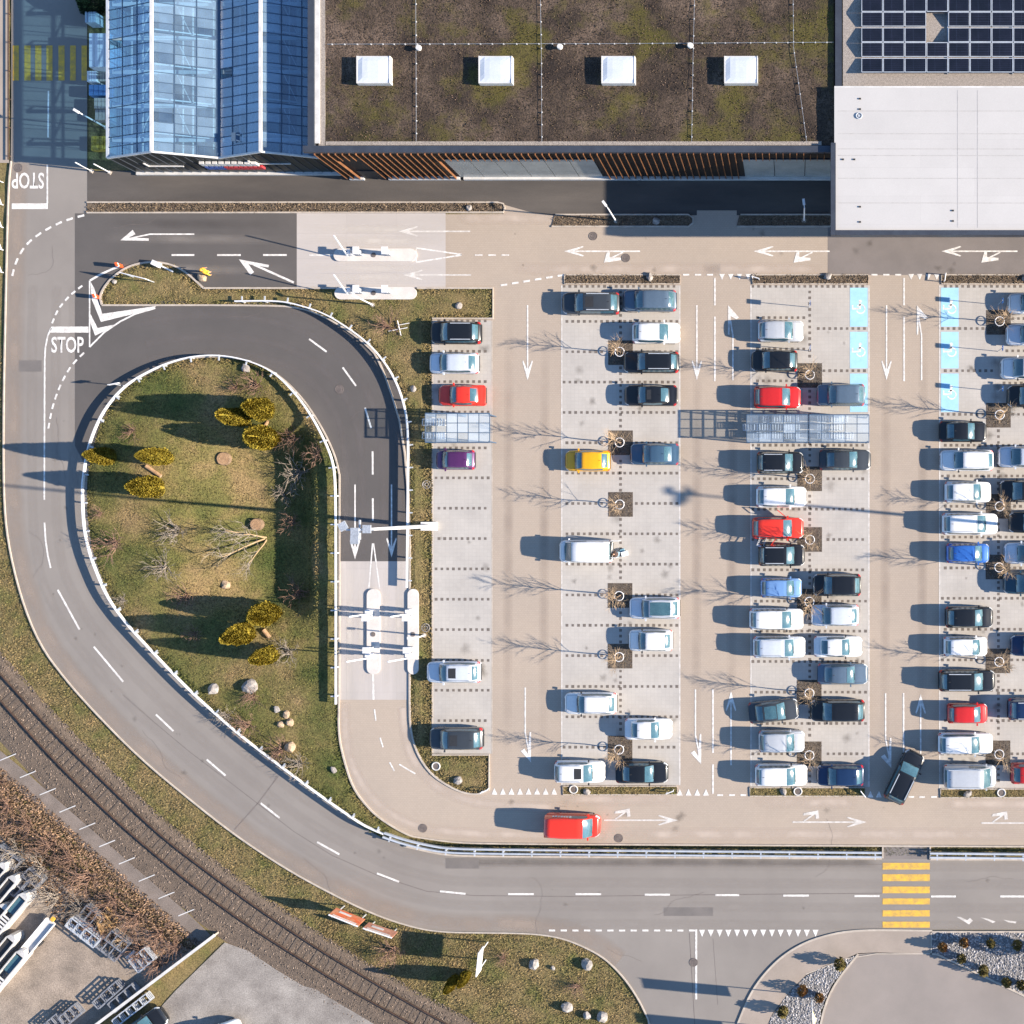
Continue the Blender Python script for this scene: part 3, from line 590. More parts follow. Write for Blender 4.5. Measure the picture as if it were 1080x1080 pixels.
for x_ in (369, 381, 407, 420): band([(x_, 594), (x_, 660), (x_ + 1, 737)], 0, .75, W_tyre, RAMP, z=.011, smooth=0)
for pts_ in ([(364, 740), (364, 780), (372, 812), (392, 843), (425, 868), (470, 878), (540, 881), (640, 881)], [(425, 745), (428, 785), (445, 818), (480, 843), (540, 851), (600, 851)]): band(pts_, 0, 1.1, W_sand, LOT, z=.004)
for x0, x1, y_ in ((540, 760, 284), (740, 868, 284), (480, 600, 230), (590, 710, 843), (795, 905, 846), (995, 1110, 848), (640, 1100, 880)): band([(x0, y_), ((x0 + x1) / 2, y_), (x1, y_)], 0, 1.3, W_sand, LOT, z=.004, smooth=1)
for x_ in (536, 574, 735, 772, 934, 973): band([(x_, 305), (x_, 560), (x_, 830)], 0, 1.0, wear_mat('aisle_wear', (.34, .28, .24), .35) if 'aisle_wear' not in MATS else MATS['aisle_wear'], LOT, z=.003, smooth=0)

# oil drips and stains in the bays, patches and cracks in the road
def stains(parent, spots, m, name, z):
    v = []; f = []; fd = []; k = 10
    for x, y, r in spots:
        c = P(x, y); b = len(v); v.append((c.x, c.y, z)); fd.append(1.0); z += .00002
        for i in range(k): a = 6.283 * i / k; q = r * rnd.uniform(.6, 1.2); v.append((c.x + q * math.cos(a), c.y + q * math.sin(a), z)); fd.append(0.0)
        for i in range(k): f.append((b, b + 1 + i, b + 1 + (i + 1) % k))
    me = bpy.data.meshes.new(name); me.from_pydata(v, [], f); at = me.attributes.new('fade', 'FLOAT', 'POINT'); at.data.foreach_set('value', fd); me.update(); o = put(me, name, m, parent); o['kind'] = 'stuff'
W_oil = wear_mat('oil_stain', (.12, .105, .092), .38)
for nm_, (xa, xb) in {'A': (460, 515), 'B': (596, 713), 'C': (796, 913), 'D': (995, 1078)}.items():
    stains(BAYS[nm_], [(rnd.uniform(xa, xb), rnd.uniform(345, 820), rnd.uniform(.15, .7)) for _ in range(20 if nm_ == 'A' else 36)], W_oil, 'oil_stains', .0052)
stains(LOT, [(rnd.uniform(525, 1078), rnd.choice((rnd.uniform(235, 285), rnd.uniform(845, 885))), rnd.uniform(.1, .5)) for _ in range(24)], W_oil, 'oil_stains', .0048)
_cl = chaikin(CL, 2); stains(ROAD, [(_cl[i][0] + rnd.uniform(-25, 25), _cl[i][1] + rnd.uniform(-22, 22), rnd.uniform(.08, .3)) for i in (rnd.randrange(len(_cl)) for _ in range(30))], W_oil, 'oil_stains', .0034)
def crack(x, y, a, n, parent, z=.0058):
    pts = [(x, y)]
    for i in range(n): a += rnd.uniform(-.5, .5); x += 5 * math.cos(a); y += 5 * math.sin(a); pts.append((x, y))
    strip(pts, .025, z, 'crack', M_iron, parent)
for x, y, a, n in ((60, 440, 1.4, 14), (30, 560, 1.1, 12), (150, 770, .7, 14), (320, 905, .5, 12), (560, 925, 0, 14), (690, 965, .1, 12), (860, 925, -.1, 14), (1020, 930, 0, 10), (640, 1000, 1.0, 8), (55, 260, 1.5, 10)): crack(x, y, a, n, ROAD)
for x, y, a, n in ((120, 240, .1, 10), (240, 335, .1, 10), (405, 420, 1.3, 10), (380, 520, 1.6, 8)): crack(x, y, a, n, LOOP, .0095)
for x0, x1, y0, y1 in ((700, 752, 957, 966), (470, 505, 905, 916), (20, 44, 380, 392)): mpoly([(x0, y0), (x1, y0), (x1, y1), (x0, y1)], 'road_patch', mat('asphalt_patch', (.17, .152, .142), (.14, .127, .12), .6, 22, .15), ROAD, z=.0042)

# ------------------------------------------------------------------ main hall (green roof, timber slats)
def rect_img(x0, x1, y0, y1, z):
    a = P(x0, y1, z); b = P(x1, y0, z); return a.x, b.x, a.y, b.y       # X0,X1,Y0,Y1 world
def hall():
    root = empty('hall_building', P(620, 187), 0, 'large hall with mossy brown flat roof and timber slat front', 'building')
    O = root.location.copy()
    def B(name, m, mb, par=None):
        mb.v = [(x - O.x, y - O.y, z) for x, y, z in mb.v]; return mb.build(name, m, par or root)
    X0 = P(364, 0).x; X1 = P(880, 0).x; Y0 = P(0, 187).y; Y1 = P(0, -90).y
    mb = MB(); mb.box(((X0 + X1) / 2, (Y0 + Y1) / 2, 3.6), (X1 - X0, Y1 - Y0, 7.2)); B('wall', M_clad, mb)
    mb = MB(); n = 90; m = 44; xs = np.linspace(X0 + 1.2, X1 - .3, n); ys = np.linspace(Y0 + .5, Y1, m)
    mb.v = [(x, y, 7.27 + .05 * mnoise.noise((x * .8, y * .8, 0))) for y in ys for x in xs]
    mb.f = [(j * n + i, j * n + i + 1, (j + 1) * n + i + 1, (j + 1) * n + i) for j in range(m - 1) for i in range(n - 1)]
    B('roof', M_moss, mb)
    mb = MB(); mb.box((X0 + .95, (Y0 + Y1) / 2, 7.24), (.5, Y1 - Y0 - .6, .12)); B('gravel_margin', M_gravel, mb)
    mb = MB(); mb.box(((X0 + X1) / 2, Y0 + .62, 7.27), (X1 - X0 - 2.5, .3, .1)); B('gravel_margin', M_gravel, mb)
    mb = MB(); mb.box((X0 + .18, (Y0 + Y1) / 2 + .2, 7.36), (.5, Y1 - Y0, .34)); B('coping', M_darkm, mb)
    mb = MB(); mb.box((X0 + .62, (Y0 + Y1) / 2 + .35, 7.31), (.36, Y1 - Y0 - .5, .2)); B('white_upstand', M_wtrim, mb)
    mb = MB(); mb.box(((X0 + X1) / 2 - .2, Y0 + .12, 7.36), (X1 - X0 + .5, .5, .36)); B('coping', M_darkm, mb)
    # skylights
    for k, cx in enumerate((393.8, 522.5, 652, 781.5)):
        c = P(cx, 73.5, 7.8); mb = MB(); mb.box((c.x, c.y, 7.5), (2.62, 2.12, .62)); s = B('skylight', M_wtrim, mb)
        mb = MB(); mm = 6
        g = [(c.x + (i / mm - .5) * 2.5, c.y + (j / mm - .5) * 2.0, 7.815 + .12 * (1 - (2 * i / mm - 1) ** 4) * (1 - (2 * j / mm - 1) ** 4)) for j in range(mm + 1) for i in range(mm + 1)]
        mb.v = g; mb.f = [(j * (mm + 1) + i, j * (mm + 1) + i + 1, (j + 1) * (mm + 1) + i + 1, (j + 1) * (mm + 1) + i) for j in range(mm) for i in range(mm)]
        d = B('dome', M_sky, mb, s)
        for sx in (-1, 1): mb = MB(); mb.box((c.x + sx * 1.27, c.y, 7.83), (.07, 2.1, .06)); B('dome_frame', M_wtrim, mb, s)
    # lightning wire with blocks
    def wire(pts, step=12.8):
        mb = MB(); bl = MB()
        for i in range(len(pts) - 1):
            a = P(*pts[i], 7.42); b = P(*pts[i + 1], 7.42); mb.tube(a, b, .012, k=4); L = (b - a).length; k = int(L / (step / 13.5))
            for q in range(k):
                p = a.lerp(b, (q + .5 + rnd.uniform(-.12, .12)) / k); bl.box((p.x, p.y, 7.36), (.09, .09, .1))
        w = B('conductor_wire', M_galv, mb); o = B('wire_block', M_wtrim, bl, w); o['kind'] = 'stuff'
    wire([(345, 46.5), (640, 46), (879, 44.5)]); wire([(438.5, -2), (438.8, 60), (439, 149)]); wire([(570, -2), (571, 60), (571.5, 150)]); wire([(732.5, -2), (731, 60), (729.5, 150)]); wire([(836.5, -2), (837, 50), (851, 150)])
    for cx, cy in ((441.5, 50.5), (590.5, 49.3), (728, 48)):
        c = P(cx, cy, 7.6); mb = MB(); mb.tube((c.x, c.y, 7.2), (c.x, c.y, 7.6), .12, k=10); mb.tube((c.x, c.y, 7.6), (c.x, c.y, 7.72), .24, .2, k=14); B('roof_vent', M_wtrim, mb)
    # facade: windows, plinth, slats
    wins = [(487, 637), (786, 880)]
    for a, b in wins:
        xa, xb = P(a, 0).x, P(b, 0).x; n = max(3, int((xb - xa) / 2.0)); w = (xb - xa) / n
        mb = MB(); mb.box(((xa + xb) / 2, Y0 - .05, 5.45), (xb - xa, .12, .1)); fr = B('window_frame', M_darkm, mb)
        for i in range(n):
            mb = MB(); mb.box((xa + (i + .5) * w, Y0 - .04, 2.85), (w - .05, .06, 5.05)); B('window_pane', M_win, mb)
    mb = MB(); mb.box(((P(490, 0).x + X1) / 2, Y0 - .12, .16), (X1 - P(490, 0).x, .3, .32)); B('plinth', M_wtrim, mb)
    for a, b in ((411, 486), (370, 385)):
        mb = MB(); mb.box(((P(a, 0).x + P(b, 0).x) / 2, Y0 - .12, .16), (P(b, 0).x - P(a, 0).x, .3, .32)); B('plinth', M_wtrim, mb)
    mb = MB(); mb.box((P(398, 0).x, Y0 - .05, 1.1), (1.9, .14, 2.2)); B('door', M_plast, mb)
    me_l = MB(); me_l.box((0, 0, 3.45), (.055, .2, 6.9)); ml = me_l.mesh('slat'); ml.materials.append(M_slat)
    me_s = MB(); me_s.box((0, 0, .85), (.055, .2, 1.7)); ms = me_s.mesh('slat'); ms.materials.append(M_slat)
    x = X0 + .3; k = 0
    while x < X1 - .1:
        px = x * S + NX; short = any(a - 2 < px < b + 2 for a, b in wins) or 388 < px < 408
        o = put(ms if short else ml, 'slat', None, root, (x - O.x, Y0 - .16 - O.y - (k % 3) * .004, 5.5 if short else .33)); x += .54; k += 1
    # low sedum clumps over the roof
    nq = 26000; rg = np.random.default_rng(3); cx = rg.uniform(X0 + 1.3, X1 - .4, nq); cy = rg.uniform(Y0 + .6, Y1, nq)
    tufts('sedum_clumps', cx - O.x, cy - O.y, np.full(nq, 7.27), 0.05, 0.10, mat('sedum', (0.11, 0.074, 0.053), (0.032, 0.022, 0.016), 0.2, 10, 0.4, c3=(0.06, 0.046, 0.024), island=0.65), root, rg)

def tufts(name, X, Y, Z, smin, smax, m, parent, rg, blades=2, lean=1.0):
    n = len(X) * blades; X = np.repeat(X, blades); Y = np.repeat(Y, blades); Z = np.repeat(Z, blades)
    a = rg.uniform(0, 2 * np.pi, n); s = rg.uniform(smin, smax, n); w = s * .45; l = rg.uniform(.3, 1.1, n) * lean
    bx, by = np.cos(a), np.sin(a); v = np.empty((n * 3, 3), np.float32)
    v[0::3, 0] = X - by * w; v[0::3, 1] = Y + bx * w; v[0::3, 2] = Z - .01
    v[1::3, 0] = X + by * w; v[1::3, 1] = Y - bx * w; v[1::3, 2] = Z - .01
    v[2::3, 0] = X + bx * s * l; v[2::3, 1] = Y + by * s * l; v[2::3, 2] = Z + s * .8
    me = bpy.data.meshes.new(name); me.vertices.add(n * 3); me.vertices.foreach_set('co', v.ravel()); me.loops.add(n * 3); me.loops.foreach_set('vertex_index', np.arange(n * 3, dtype=np.int32))
    me.polygons.add(n); me.polygons.foreach_set('loop_start', np.arange(0, n * 3, 3, dtype=np.int32)); me.update(calc_edges=True)
    o = put(me, name, m, parent); o['kind'] = 'stuff'; return o
hall()

# ------------------------------------------------------------------ store with solar roof, white entrance canopy
def store():
    root = empty('store_building', P(1060, 150), 0, 'flat store roof of gravel carrying rows of solar panels', 'building'); O = root.location.copy()
    def B(name, m, mb, par=None):
        mb.v = [(x - O.x, y - O.y, z) for x, y, z in mb.v]; return mb.build(name, m, par or root)
    X0 = P(881, 0).x; X1 = P(1330, 0).x; Y0 = P(0, 187).y; Y1 = P(0, -90).y
    mb = MB(); mb.box(((X0 + X1) / 2, (Y0 + Y1) / 2, 3.65), (X1 - X0 - .1, Y1 - Y0, 7.3)); B('wall', M_clad, mb)
    x0, x1, y0, y1 = rect_img(889, 1260, -70, 96, 7.5)
    mb = MB(); mb.box(((x0 + x1) / 2, (y0 + y1) / 2, 7.4), (x1 - x0, y1 - y0, .2)); B('roof', M_gravel, mb)
    a = P(881, 0, 7.7); b = P(888, 0, 7.7)
    mb = MB(); mb.box(((a.x + b.x) / 2, (y0 + y1) / 2 + .1, 7.515), (b.x - a.x, y1 - y0 - .1, .02)); B('parapet', M_darkm, mb)
    # east-west tent rows of panels; high edges at 12.5, 44.5, 76.5, low edges between
    hi = [76.5, 44.5, 12.5, -19.5]; lo = [60.6, 28.6, -3.4]; zl, zh = 7.68, 7.98
    cols = [908.5 + 22.9 * i for i in range(12)]
    for r in range(6):
        yh = hi[(r + 1) // 2]; yl = lo[r // 2]
        for c, cx in enumerate(cols):
            if c == 3 and r in (2, 3): continue
            up = 1 if yh < yl else -1
            p = [P(cx + .4, yl + up * -1.0, zl), P(cx + 22.1, yl + up * -1.0, zl), P(cx + 22.1, yh + up * .5, zh), P(cx + .4, yh + up * .5, zh)]
            mb = MB(); q = [v - Vector((0, 0, .04)) for v in p]
            mb.poly(p if up > 0 else p[::-1])
            for i in range(4):
                j = (i + 1) % 4; mb.quad(p[i], q[i], q[j], p[j])
            pn = B('solar_panel', M_pv, mb)
            fr = MB()
            for i in range(4): fr.beam(p[i], p[(i + 1) % 4], .05, .05)
            B('panel_frame', M_galv, fr, pn)
    for c in range(3, 12, 3):
        mb = MB(); x = P(cols[c] + 22.5, 0, 7.7).x; mb.beam((x, P(0, 78, 7.6).y, 7.56), (x, P(0, -20, 7.6).y, 7.56), .08, .08); B('mounting_rail', M_galv, mb)
    # canopy
    can = empty('entrance_canopy', P(1060, 230), 0, 'white membrane canopy roof with dark edge over the store entrance', 'canopy'); O = can.location.copy()
    def C(name, m, mb): mb.v = [(x - O.x, y - O.y, z) for x, y, z in mb.v]; return mb.build(name, m, can)
    x0, x1, y0, y1 = rect_img(880, 1330, 92.5, 245, 7.85)
    mb = MB(); mb.box(((x0 + x1) / 2, (y0 + y1) / 2, 7.6), (x1 - x0, y1 - y0, .5)); C('roof', M_wroof, mb)
    xa, xb, ya, yb = rect_img(876.3, 1330, 150.5, 247.8, 7.95)
    mb = MB(); mb.box((xa + .19, (ya + yb) / 2, 7.6), (.38, yb - ya, .72)); C('coping', M_darkm, mb)
    mb = MB(); mb.box(((xa + .385 + xb) / 2, ya + .19, 7.6), (xb - xa - .4, .38, .718)); C('coping', M_darkm, mb)
    mb = MB(); mb.box(((x0 + x1) / 2, y1 + .06, 7.72), (x1 - x0, .12, .3)); C('white_upstand', M_wtrim, mb)
    mb = MB()
    for cx, cy in ((907, 218), (907, 234), (907, 115), (889, 168), (901, 168), (1005, 222), (1005, 233), (907, 104)):
        p = P(cx, cy, 7.9); mb.box((p.x, p.y, 7.88), (.16, .12, .07))
    C('roof_clip', M_plast, mb)['kind'] = 'stuff'
    M_seam = mat('membrane_seam', (.40, .385, .375), None, 2, 10, .1)
    for y_ in (117, 141, 157, 164, 188, 214): mb = MB(); a_ = P(884, y_, 7.85); b_ = P(1330, y_ + .3, 7.85); mb.beam((a_.x, a_.y, 7.853), (b_.x, b_.y, 7.853), .05, .006); C('membrane_seam', M_seam, mb)
    for x_ in (1010, 1031): mb = MB(); a_ = P(x_, 95, 7.85); b_ = P(x_, 240, 7.85); mb.beam((a_.x, a_.y, 7.8535), (b_.x, b_.y, 7.8535), .04, .008); C('membrane_seam', M_seam, mb)
    p = P(906, 122, 7.9); mb = MB(); mb.torus((p.x, p.y, 7.9), .22, .04, 14, 5); mb.tube((p.x, p.y, 7.84), (p.x, p.y, 7.92), .1, k=8); C('roof_drain', M_galv, mb)
    for px in (905, 985, 1065, 1145):
        for py in (222, 205):
            g = P(px, py); mb = MB(); mb.tube((g.x, g.y, 0), (g.x, g.y, 7.4), .16, k=12); C('column', M_darkm, mb)
store()

# ------------------------------------------------------------------ greenhouse
def greenhouse():
    root = empty('greenhouse', P(253, 183), 0, 'twin gabled blue glass greenhouse beside the hall', 'greenhouse'); O = root.location.copy()
    def B(name, m, mb, par=None):
        mb.v = [(x - O.x, y - O.y, z) for x, y, z in mb.v]; return mb.build(name, m, par or root)
    gx = [P(x, 0).x for x in (145, 201, 257, 309, 361)]; Ze, Zr = 4.3, 6.0; zz = [Ze, Zr, Ze, Zr, Ze]
    Yf = P(0, 182).y; Yb = P(0, -55).y; NR = 19; dy = (Yb - Yf) / 24
    mb = MB(); mb.quad((gx[0], Yf, .02), (gx[4], Yf, .02), (gx[4], Yb, .02), (gx[0], Yb, .02)); B('floor', M_floor, mb)
    for s in range(4):
        xa, xb, za, zb = gx[s], gx[s + 1], zz[s], zz[s + 1]
        pane = MB(); t = 1 / 3; ddx = (xb - xa) * t; ddz = (zb - za) * t; g = .03
        pane.quad((g * ddx, g, g * ddz), ((1 - g) * ddx, g, (1 - g) * ddz), ((1 - g) * ddx, dy - g, (1 - g) * ddz), (g * ddx, dy - g, g * ddz))
        me = pane.mesh('roof_pane'); me.materials.append(M_ggl)
        for j in range(24):
            for i in range(3):
                if rnd.random() < .012 and j > 1: continue
                o = put(me, 'roof_pane', None, root, (xa + ddx * i - O.x, Yf + dy * j - O.y, za + ddz * i + .02))
                if rnd.random() < .03: o.rotation_euler = (rnd.uniform(-.02, .02), 0, 0)
        bars = MB()
        for j in range(25): y = Yf + dy * j; bars.beam((xa, y, za + .03), (xb, y, zb + .03), .05, .06)
        for i in (1, 2): bars.beam((xa + ddx * i, Yf, za + ddz * i + .03), (xa + ddx * i, Yb, za + ddz * i + .03), .07, .06)
        B('glazing_bars', M_gbar, bars)
    for s in (1, 3): mb = MB(); mb.beam((gx[s], Yf - .05, Zr + .08), (gx[s], Yb, Zr + .08), .24, .12); B('ridge_beam', M_wtrim, mb)
    for s in (0, 2, 4): mb = MB(); mb.beam((gx[s], Yf - .05, Ze + .0), (gx[s], Yb, Ze + .0), .22 if s != 2 else .34, .2); B('gutter', M_galv if s != 2 else M_gbar, mb)
    for s in range(4): mb = MB(); mb.beam((gx[s], Yf - .06, zz[s] + .05), (gx[s + 1], Yf - .06, zz[s + 1] + .05), .14, .16); B('gable_trim', M_wtrim, mb)
    # inside: trusses, tie rods, purlins, benches
    for k in range(8):
        y = Yf + 1.5 + 2.75 * k
        for a in (0, 2):
            mb = MB(); mb.beam((gx[a] + .2, y, 4.0), (gx[a + 2] - .2, y, 4.0), .32, .12)
            mb.beam((gx[a] + .4, y + .08, 4.05), (gx[a + 1], y + .08, 5.6), .1, .1); mb.beam((gx[a + 2] - .4, y + .08, 4.05), (gx[a + 1], y + .08, 5.6), .1, .1)
            for q in (-1, 1): mb.beam((gx[a + 1] + q * 2.2, y + .04, 4.0), (gx[a + 1] + q * 1.0, y + 2.5, 4.1), .06, .06)
            B('truss', M_wtrim, mb)
    for x in (203 + 14, 203 + 24, 203 + 36, 203 + 45, 165, 176, 275, 287, 325, 338):
        mb = MB(); X = P(x, 0).x; mb.beam((X, Yf + .3, 3.7), (X, Yb, 3.7), .09, .08); B('purlin', M_wtrim, mb)
    for x in (160, 180, 222, 242, 270, 292, 324, 346):
        mb = MB(); X = P(x, 0).x; mb.box((X, (Yf + Yb) / 2, .8), (1.1, Yb - Yf - 2, .08))
        for y in np.arange(Yf + 1.2, Yb - 1, 2.5): mb.box((X, y, .4), (.08, .08, .78))
        B('bench', mat('bench_grey', (.36, .42, .46), None), mb)
    # walls: left side glazed, front gable dark glass panes
    mb = MB(); mb.quad((gx[0], Yb, 0), (gx[0], Yf, 0), (gx[0], Yf, Ze), (gx[0], Yb, Ze)); B('side_wall_glass', M_ggl, mb)
    mb = MB()
    for j in range(0, 25, 2): mb.beam((gx[0] - .03, Yf + dy * j, 0), (gx[0] - .03, Yf + dy * j, Ze), .06, .06)
    B('side_mullions', M_gbar, mb)
    n = 22; w = (gx[4] - gx[0]) / n
    for i in range(n):
        xa = gx[0] + i * w; xb = xa + w
        zt = lambda x: np.interp(x, gx, zz)
        mb = MB(); mb.poly([(xa + .04, Yf - .02, .3), (xb - .04, Yf - .02, .3), (xb - .04, Yf - .02, zt(xb) - .05), (xa + .04, Yf - .02, zt(xa) - .05)]); B('gable_pane', M_gfront, mb)
    mb = MB()
    for i in range(n + 1): xa = gx[0] + i * w; mb.beam((xa, Yf - .035, .2), (xa, Yf - .035, np.interp(xa, gx, zz)), .06, .06)
    B('gable_mullions', M_darkm, mb)
    mb = MB(); mb.box(((gx[0] + gx[4]) / 2, Yf - .1, .12), (gx[4] - gx[0], .3, .24)); B('plinth', M_wtrim, mb)
    # opened vent windows on the gable, small white frames
    for a, b, z0, z1 in ((172, 208, 2.2, 3.0), (283, 322, 2.9, 3.7)):
        fr = MB(); A = P(a, 0).x; Bx = P(b, 0).x
        fr.beam((A, Yf - .1, z0), (Bx, Yf - .1, z0), .1, .1); fr.beam((A, Yf - .1, z0), (A, Yf - .1, z1), .1, .1); B('vent_frame', M_wtrim, fr)
    # two lines of lettering on the gable, unreadable at this size: rows of letter blocks
    for row, (z, m_, step) in enumerate(((3.05, M_wtrim, 6.6), (2.1, None, 5.0))):
        x = 231.0; k = 0
        while x < 288:
            wpx = step * .8; mm = m_ or (mat('sign_blue', (.05, .10, .32), None) if k < 4 else mat('sign_red', (.42, .04, .05), None))
            mb = MB(); mb.box((P(x + wpx / 2, 0).x, Yf - .16, z), (wpx / S, .2, .62)); mb.box((P(x + wpx / 2, 0).x, Yf - .16, z + .34), (wpx / S * .9, .22, .06)); B('sign_letter', mm, mb)
            x += step; k += 1
    # roof vent propped open on the second slope
    p = P(251, 145, 5.0); mb = MB(); mb.box((p.x, p.y, 5.15), (.9, .7, .05)); B('open_vent', M_gbar, mb)
    mb = MB(); mb.beam((p.x - .5, p.y + .3, 4.95), (p.x + .3, p.y + .1, 5.3), .08, .06); mb.beam((p.x - .5, p.y - .1, 4.95), (p.x + .3, p.y - .4, 5.3), .08, .06); B('vent_arm', M_wtrim, mb)
greenhouse()

# ------------------------------------------------------------------ guard rails
def guard_rail(img, label, z=0.74, double=False, ticks=-1, post_step=2.4):
    pts = chaikin(img, 2); W = [P(x, y, z).xy for x, y in pts]
    o = W[len(W) // 2].copy(); root = empty('guard_rail', (o.x, o.y, 0), 0, label, 'guard rail')
    def ribbon(off, name, th=0.10, m=M_metalw, z0=.46, z1=z):
        mb = MB(); ring = []
        for i, p in enumerate(W):
            a = W[max(0, i - 1)]; b = W[min(len(W) - 1, i + 1)]; d = (b - a).normalized(); n = Vector((-d.y, d.x)); q = p - o + n * off
            ring.append([(*(q + n * th / 2), z0), (*(q + n * th / 2), z1), (*(q - n * th / 2), z1), (*(q - n * th / 2), z0)])
        for i in range(len(ring) - 1):
            for k in range(4): mb.quad(ring[i][k], ring[i][(k + 1) % 4], ring[i + 1][(k + 1) % 4], ring[i + 1][k])
        mb.poly(ring[0][::-1]); mb.poly(ring[-1]); return mb.build(name, m, root)
    if double:
        ribbon(.17, 'beam', .14, M_galv); ribbon(-.17, 'beam', .14, M_galv)
    else: ribbon(0, 'beam')
    acc = 0.6
    pm = MB(); pm.box((0, 0, .36), (.12, .14, .72)); pm.box((0, ticks * .22, .62), (.1, .38, .1)); me = pm.mesh('post'); me.materials.append(M_galv)
    for i in range(len(W) - 1):
        L = (W[i + 1] - W[i]).length
        while acc < L:
            p = W[i].lerp(W[i + 1], acc / L); d = W[i + 1] - W[i]; q = put(me, 'post', None, root, (p.x - o.x, p.y - o.y, 0)); q.rotation_euler = (0, 0, math.atan2(d.y, d.x)); acc += post_step
        acc -= L
guard_rail([(404, 880), (393, 875.5), (380.5, 869.5), (359, 855), (328, 833), (289, 804), (250, 774), (214, 742), (200, 729), (178, 707), (145, 672), (130, 655), (112, 630), (100, 602), (93, 582), (88, 560), (86, 535), (86, 510), (87.5, 500), (90, 480), (97.5, 455), (110, 430), (130, 407), (152, 393.5), (175, 383), (200, 376), (227, 374), (255, 378), (280, 387.5), (297, 400), (315, 420), (330, 442), (342, 465), (350, 485), (353, 505), (353.5, 560), (353.5, 743)], 'long white guard rail looping round the green lawn', ticks=-1)
guard_rail([(247, 317.5), (280, 317), (300, 318), (320, 323), (342, 330.5), (362, 342.5), (385, 359), (402, 377.5), (415, 397.5), (424, 420), (429, 442.5), (430, 470), (429.5, 520), (428.5, 620)], 'white guard rail on the outer side of the dark loop road', ticks=1, post_step=1.9)
guard_rail([(404, 881), (426, 888.5), (448, 893.5), (467, 897), (500, 898.5), (700, 900), (930, 902)], 'blue-white double guard rail along the main road below the car park', double=True)
guard_rail([(981, 902.5), (1250, 905)], 'short double guard rail right of the yellow crossing', double=True)

# ------------------------------------------------------------------ foliage builders
def branch(mb, p, d, L, r, depth, rg, k=4, spread=.5, nch=3, up=.25):
    segs = 2; q = Vector(p)
    for i in range(segs):
        d2 = (d + Vector((rg.uniform(-1, 1), rg.uniform(-1, 1), rg.uniform(-.3, 1) * up)) * .16).normalized(); e = q + d2 * (L / segs)
        mb.tube(q, e, r * (1 - i * .3), r * (1 - (i + 1) * .3), k=k, cap=False); q = e; d = d2
        if depth > 0:
            for c in range(nch if i == segs - 1 else max(1, nch - 1)):
                nd = (d + Vector((rg.uniform(-1, 1), rg.uniform(-1, 1), rg.uniform(-.4, 1) * up * 2)).normalized() * spread * 1.6).normalized()
                branch(mb, q, nd, L * rg.uniform(.5, .75), r * .52, depth - 1, rg, max(3, k - 1), spread, nch, up)
STREET = []
for v in range(5):
    rg = random.Random(100 + v); tr = MB(); Ht = 4.5
    pts = [Vector((0, 0, 0))]
    for i in range(1, 8): pts.append(Vector((rg.uniform(-.04, .04) * i * .5, rg.uniform(-.04, .04) * i * .5, Ht * i / 7)))
    for i in range(7): tr.tube(pts[i], pts[i + 1], .065 * (1 - i / 7.6), .065 * (1 - (i + 1) / 7.6), k=7, cap=False)
    cr = MB()
    for i in range(26):
        t = rg.uniform(.36, .97); z = Ht * t; j = min(6, int(t * 7)); p = pts[j].lerp(pts[j + 1], t * 7 - j); a = rg.uniform(0, 2 * math.pi); el = rg.uniform(.45, 1.0)
        d = Vector((math.cos(a) * math.cos(el), math.sin(a) * math.cos(el), math.sin(el))); branch(cr, p, d, (1.25 - t * .8) * rg.uniform(.8, 1.2), .021, 1, rg, 3, .45, 3)
    a = tr.mesh('trunk', True); a.materials.append(M_bark); b = cr.mesh('crown'); b.materials.append(M_twig); STREET.append((a, b))
def street_tree(px, py, h, label, v, rz):
    t = empty('bare_tree', P(px, py, 0.02), rz, label, 'tree', 'bare young trees in the parking rows'); s = h / 4.5; t.scale = (s, s, s)
    put(STREET[v][0], 'trunk', None, t); put(STREET[v][1], 'crown', None, t)
gm = MB(); gm.torus((0, 0, .62), .38, .035, 22, 6); guard_ring = gm.mesh('top_ring', True); guard_ring.materials.append(M_metalw)
gp = MB(); gp.tube((0, 0, 0), (0, 0, .62), .025, k=6); guard_post = gp.mesh('post'); guard_post.materials.append(M_metalw)
ordn = ['topmost', 'second', 'third', 'fourth', 'fifth', 'lowest']; rown = {'B': 'left', 'C': 'middle', 'D': 'right'}
for nm in PITS:
    for k, y in enumerate(PITS[nm]):
        x = cen[nm] - (.5 if k > 2 else 0)
        pit = sheet('tree_pit', [(x - 13, y - 13), (x + 13, y - 13), (x + 13, y + 13), (x - 13, y + 13)], 0.0125, M_pit, parent=BAYS[nm])
        rg_ = np.random.default_rng(int(x + y)); nn = 260; c = P(x, y)
        tufts('leaf_litter', rg_.uniform(c.x - 1, c.x + 1, nn), rg_.uniform(c.y - 1, c.y + 1, nn), np.full(nn, .012), .03, .09, mat('dead_leaves', (.20, .15, .10), (.09, .07, .05), 3, 10, .4, island=.5), pit, rg_, lean=1.6)
        street_tree(x + .3, y, 4.1 + 1.0 * rnd.random(), f'bare young tree, {ordn[k]} of the six in the {rown[nm]} parking row', (k + ord(nm)) % 5, rnd.uniform(0, 6.28))
        g = empty('tree_guard', P(x, y, .013), 0, f'white ring guard round the {ordn[k]} tree of the {rown[nm]} parking row', 'tree guard', 'tree guards'); put(guard_ring, 'top_ring', None, g)
        for i in range(3): put(guard_post, 'post', None, g, (.38 * math.cos(i * 2.094 + .5), .38 * math.sin(i * 2.094 + .5), 0))

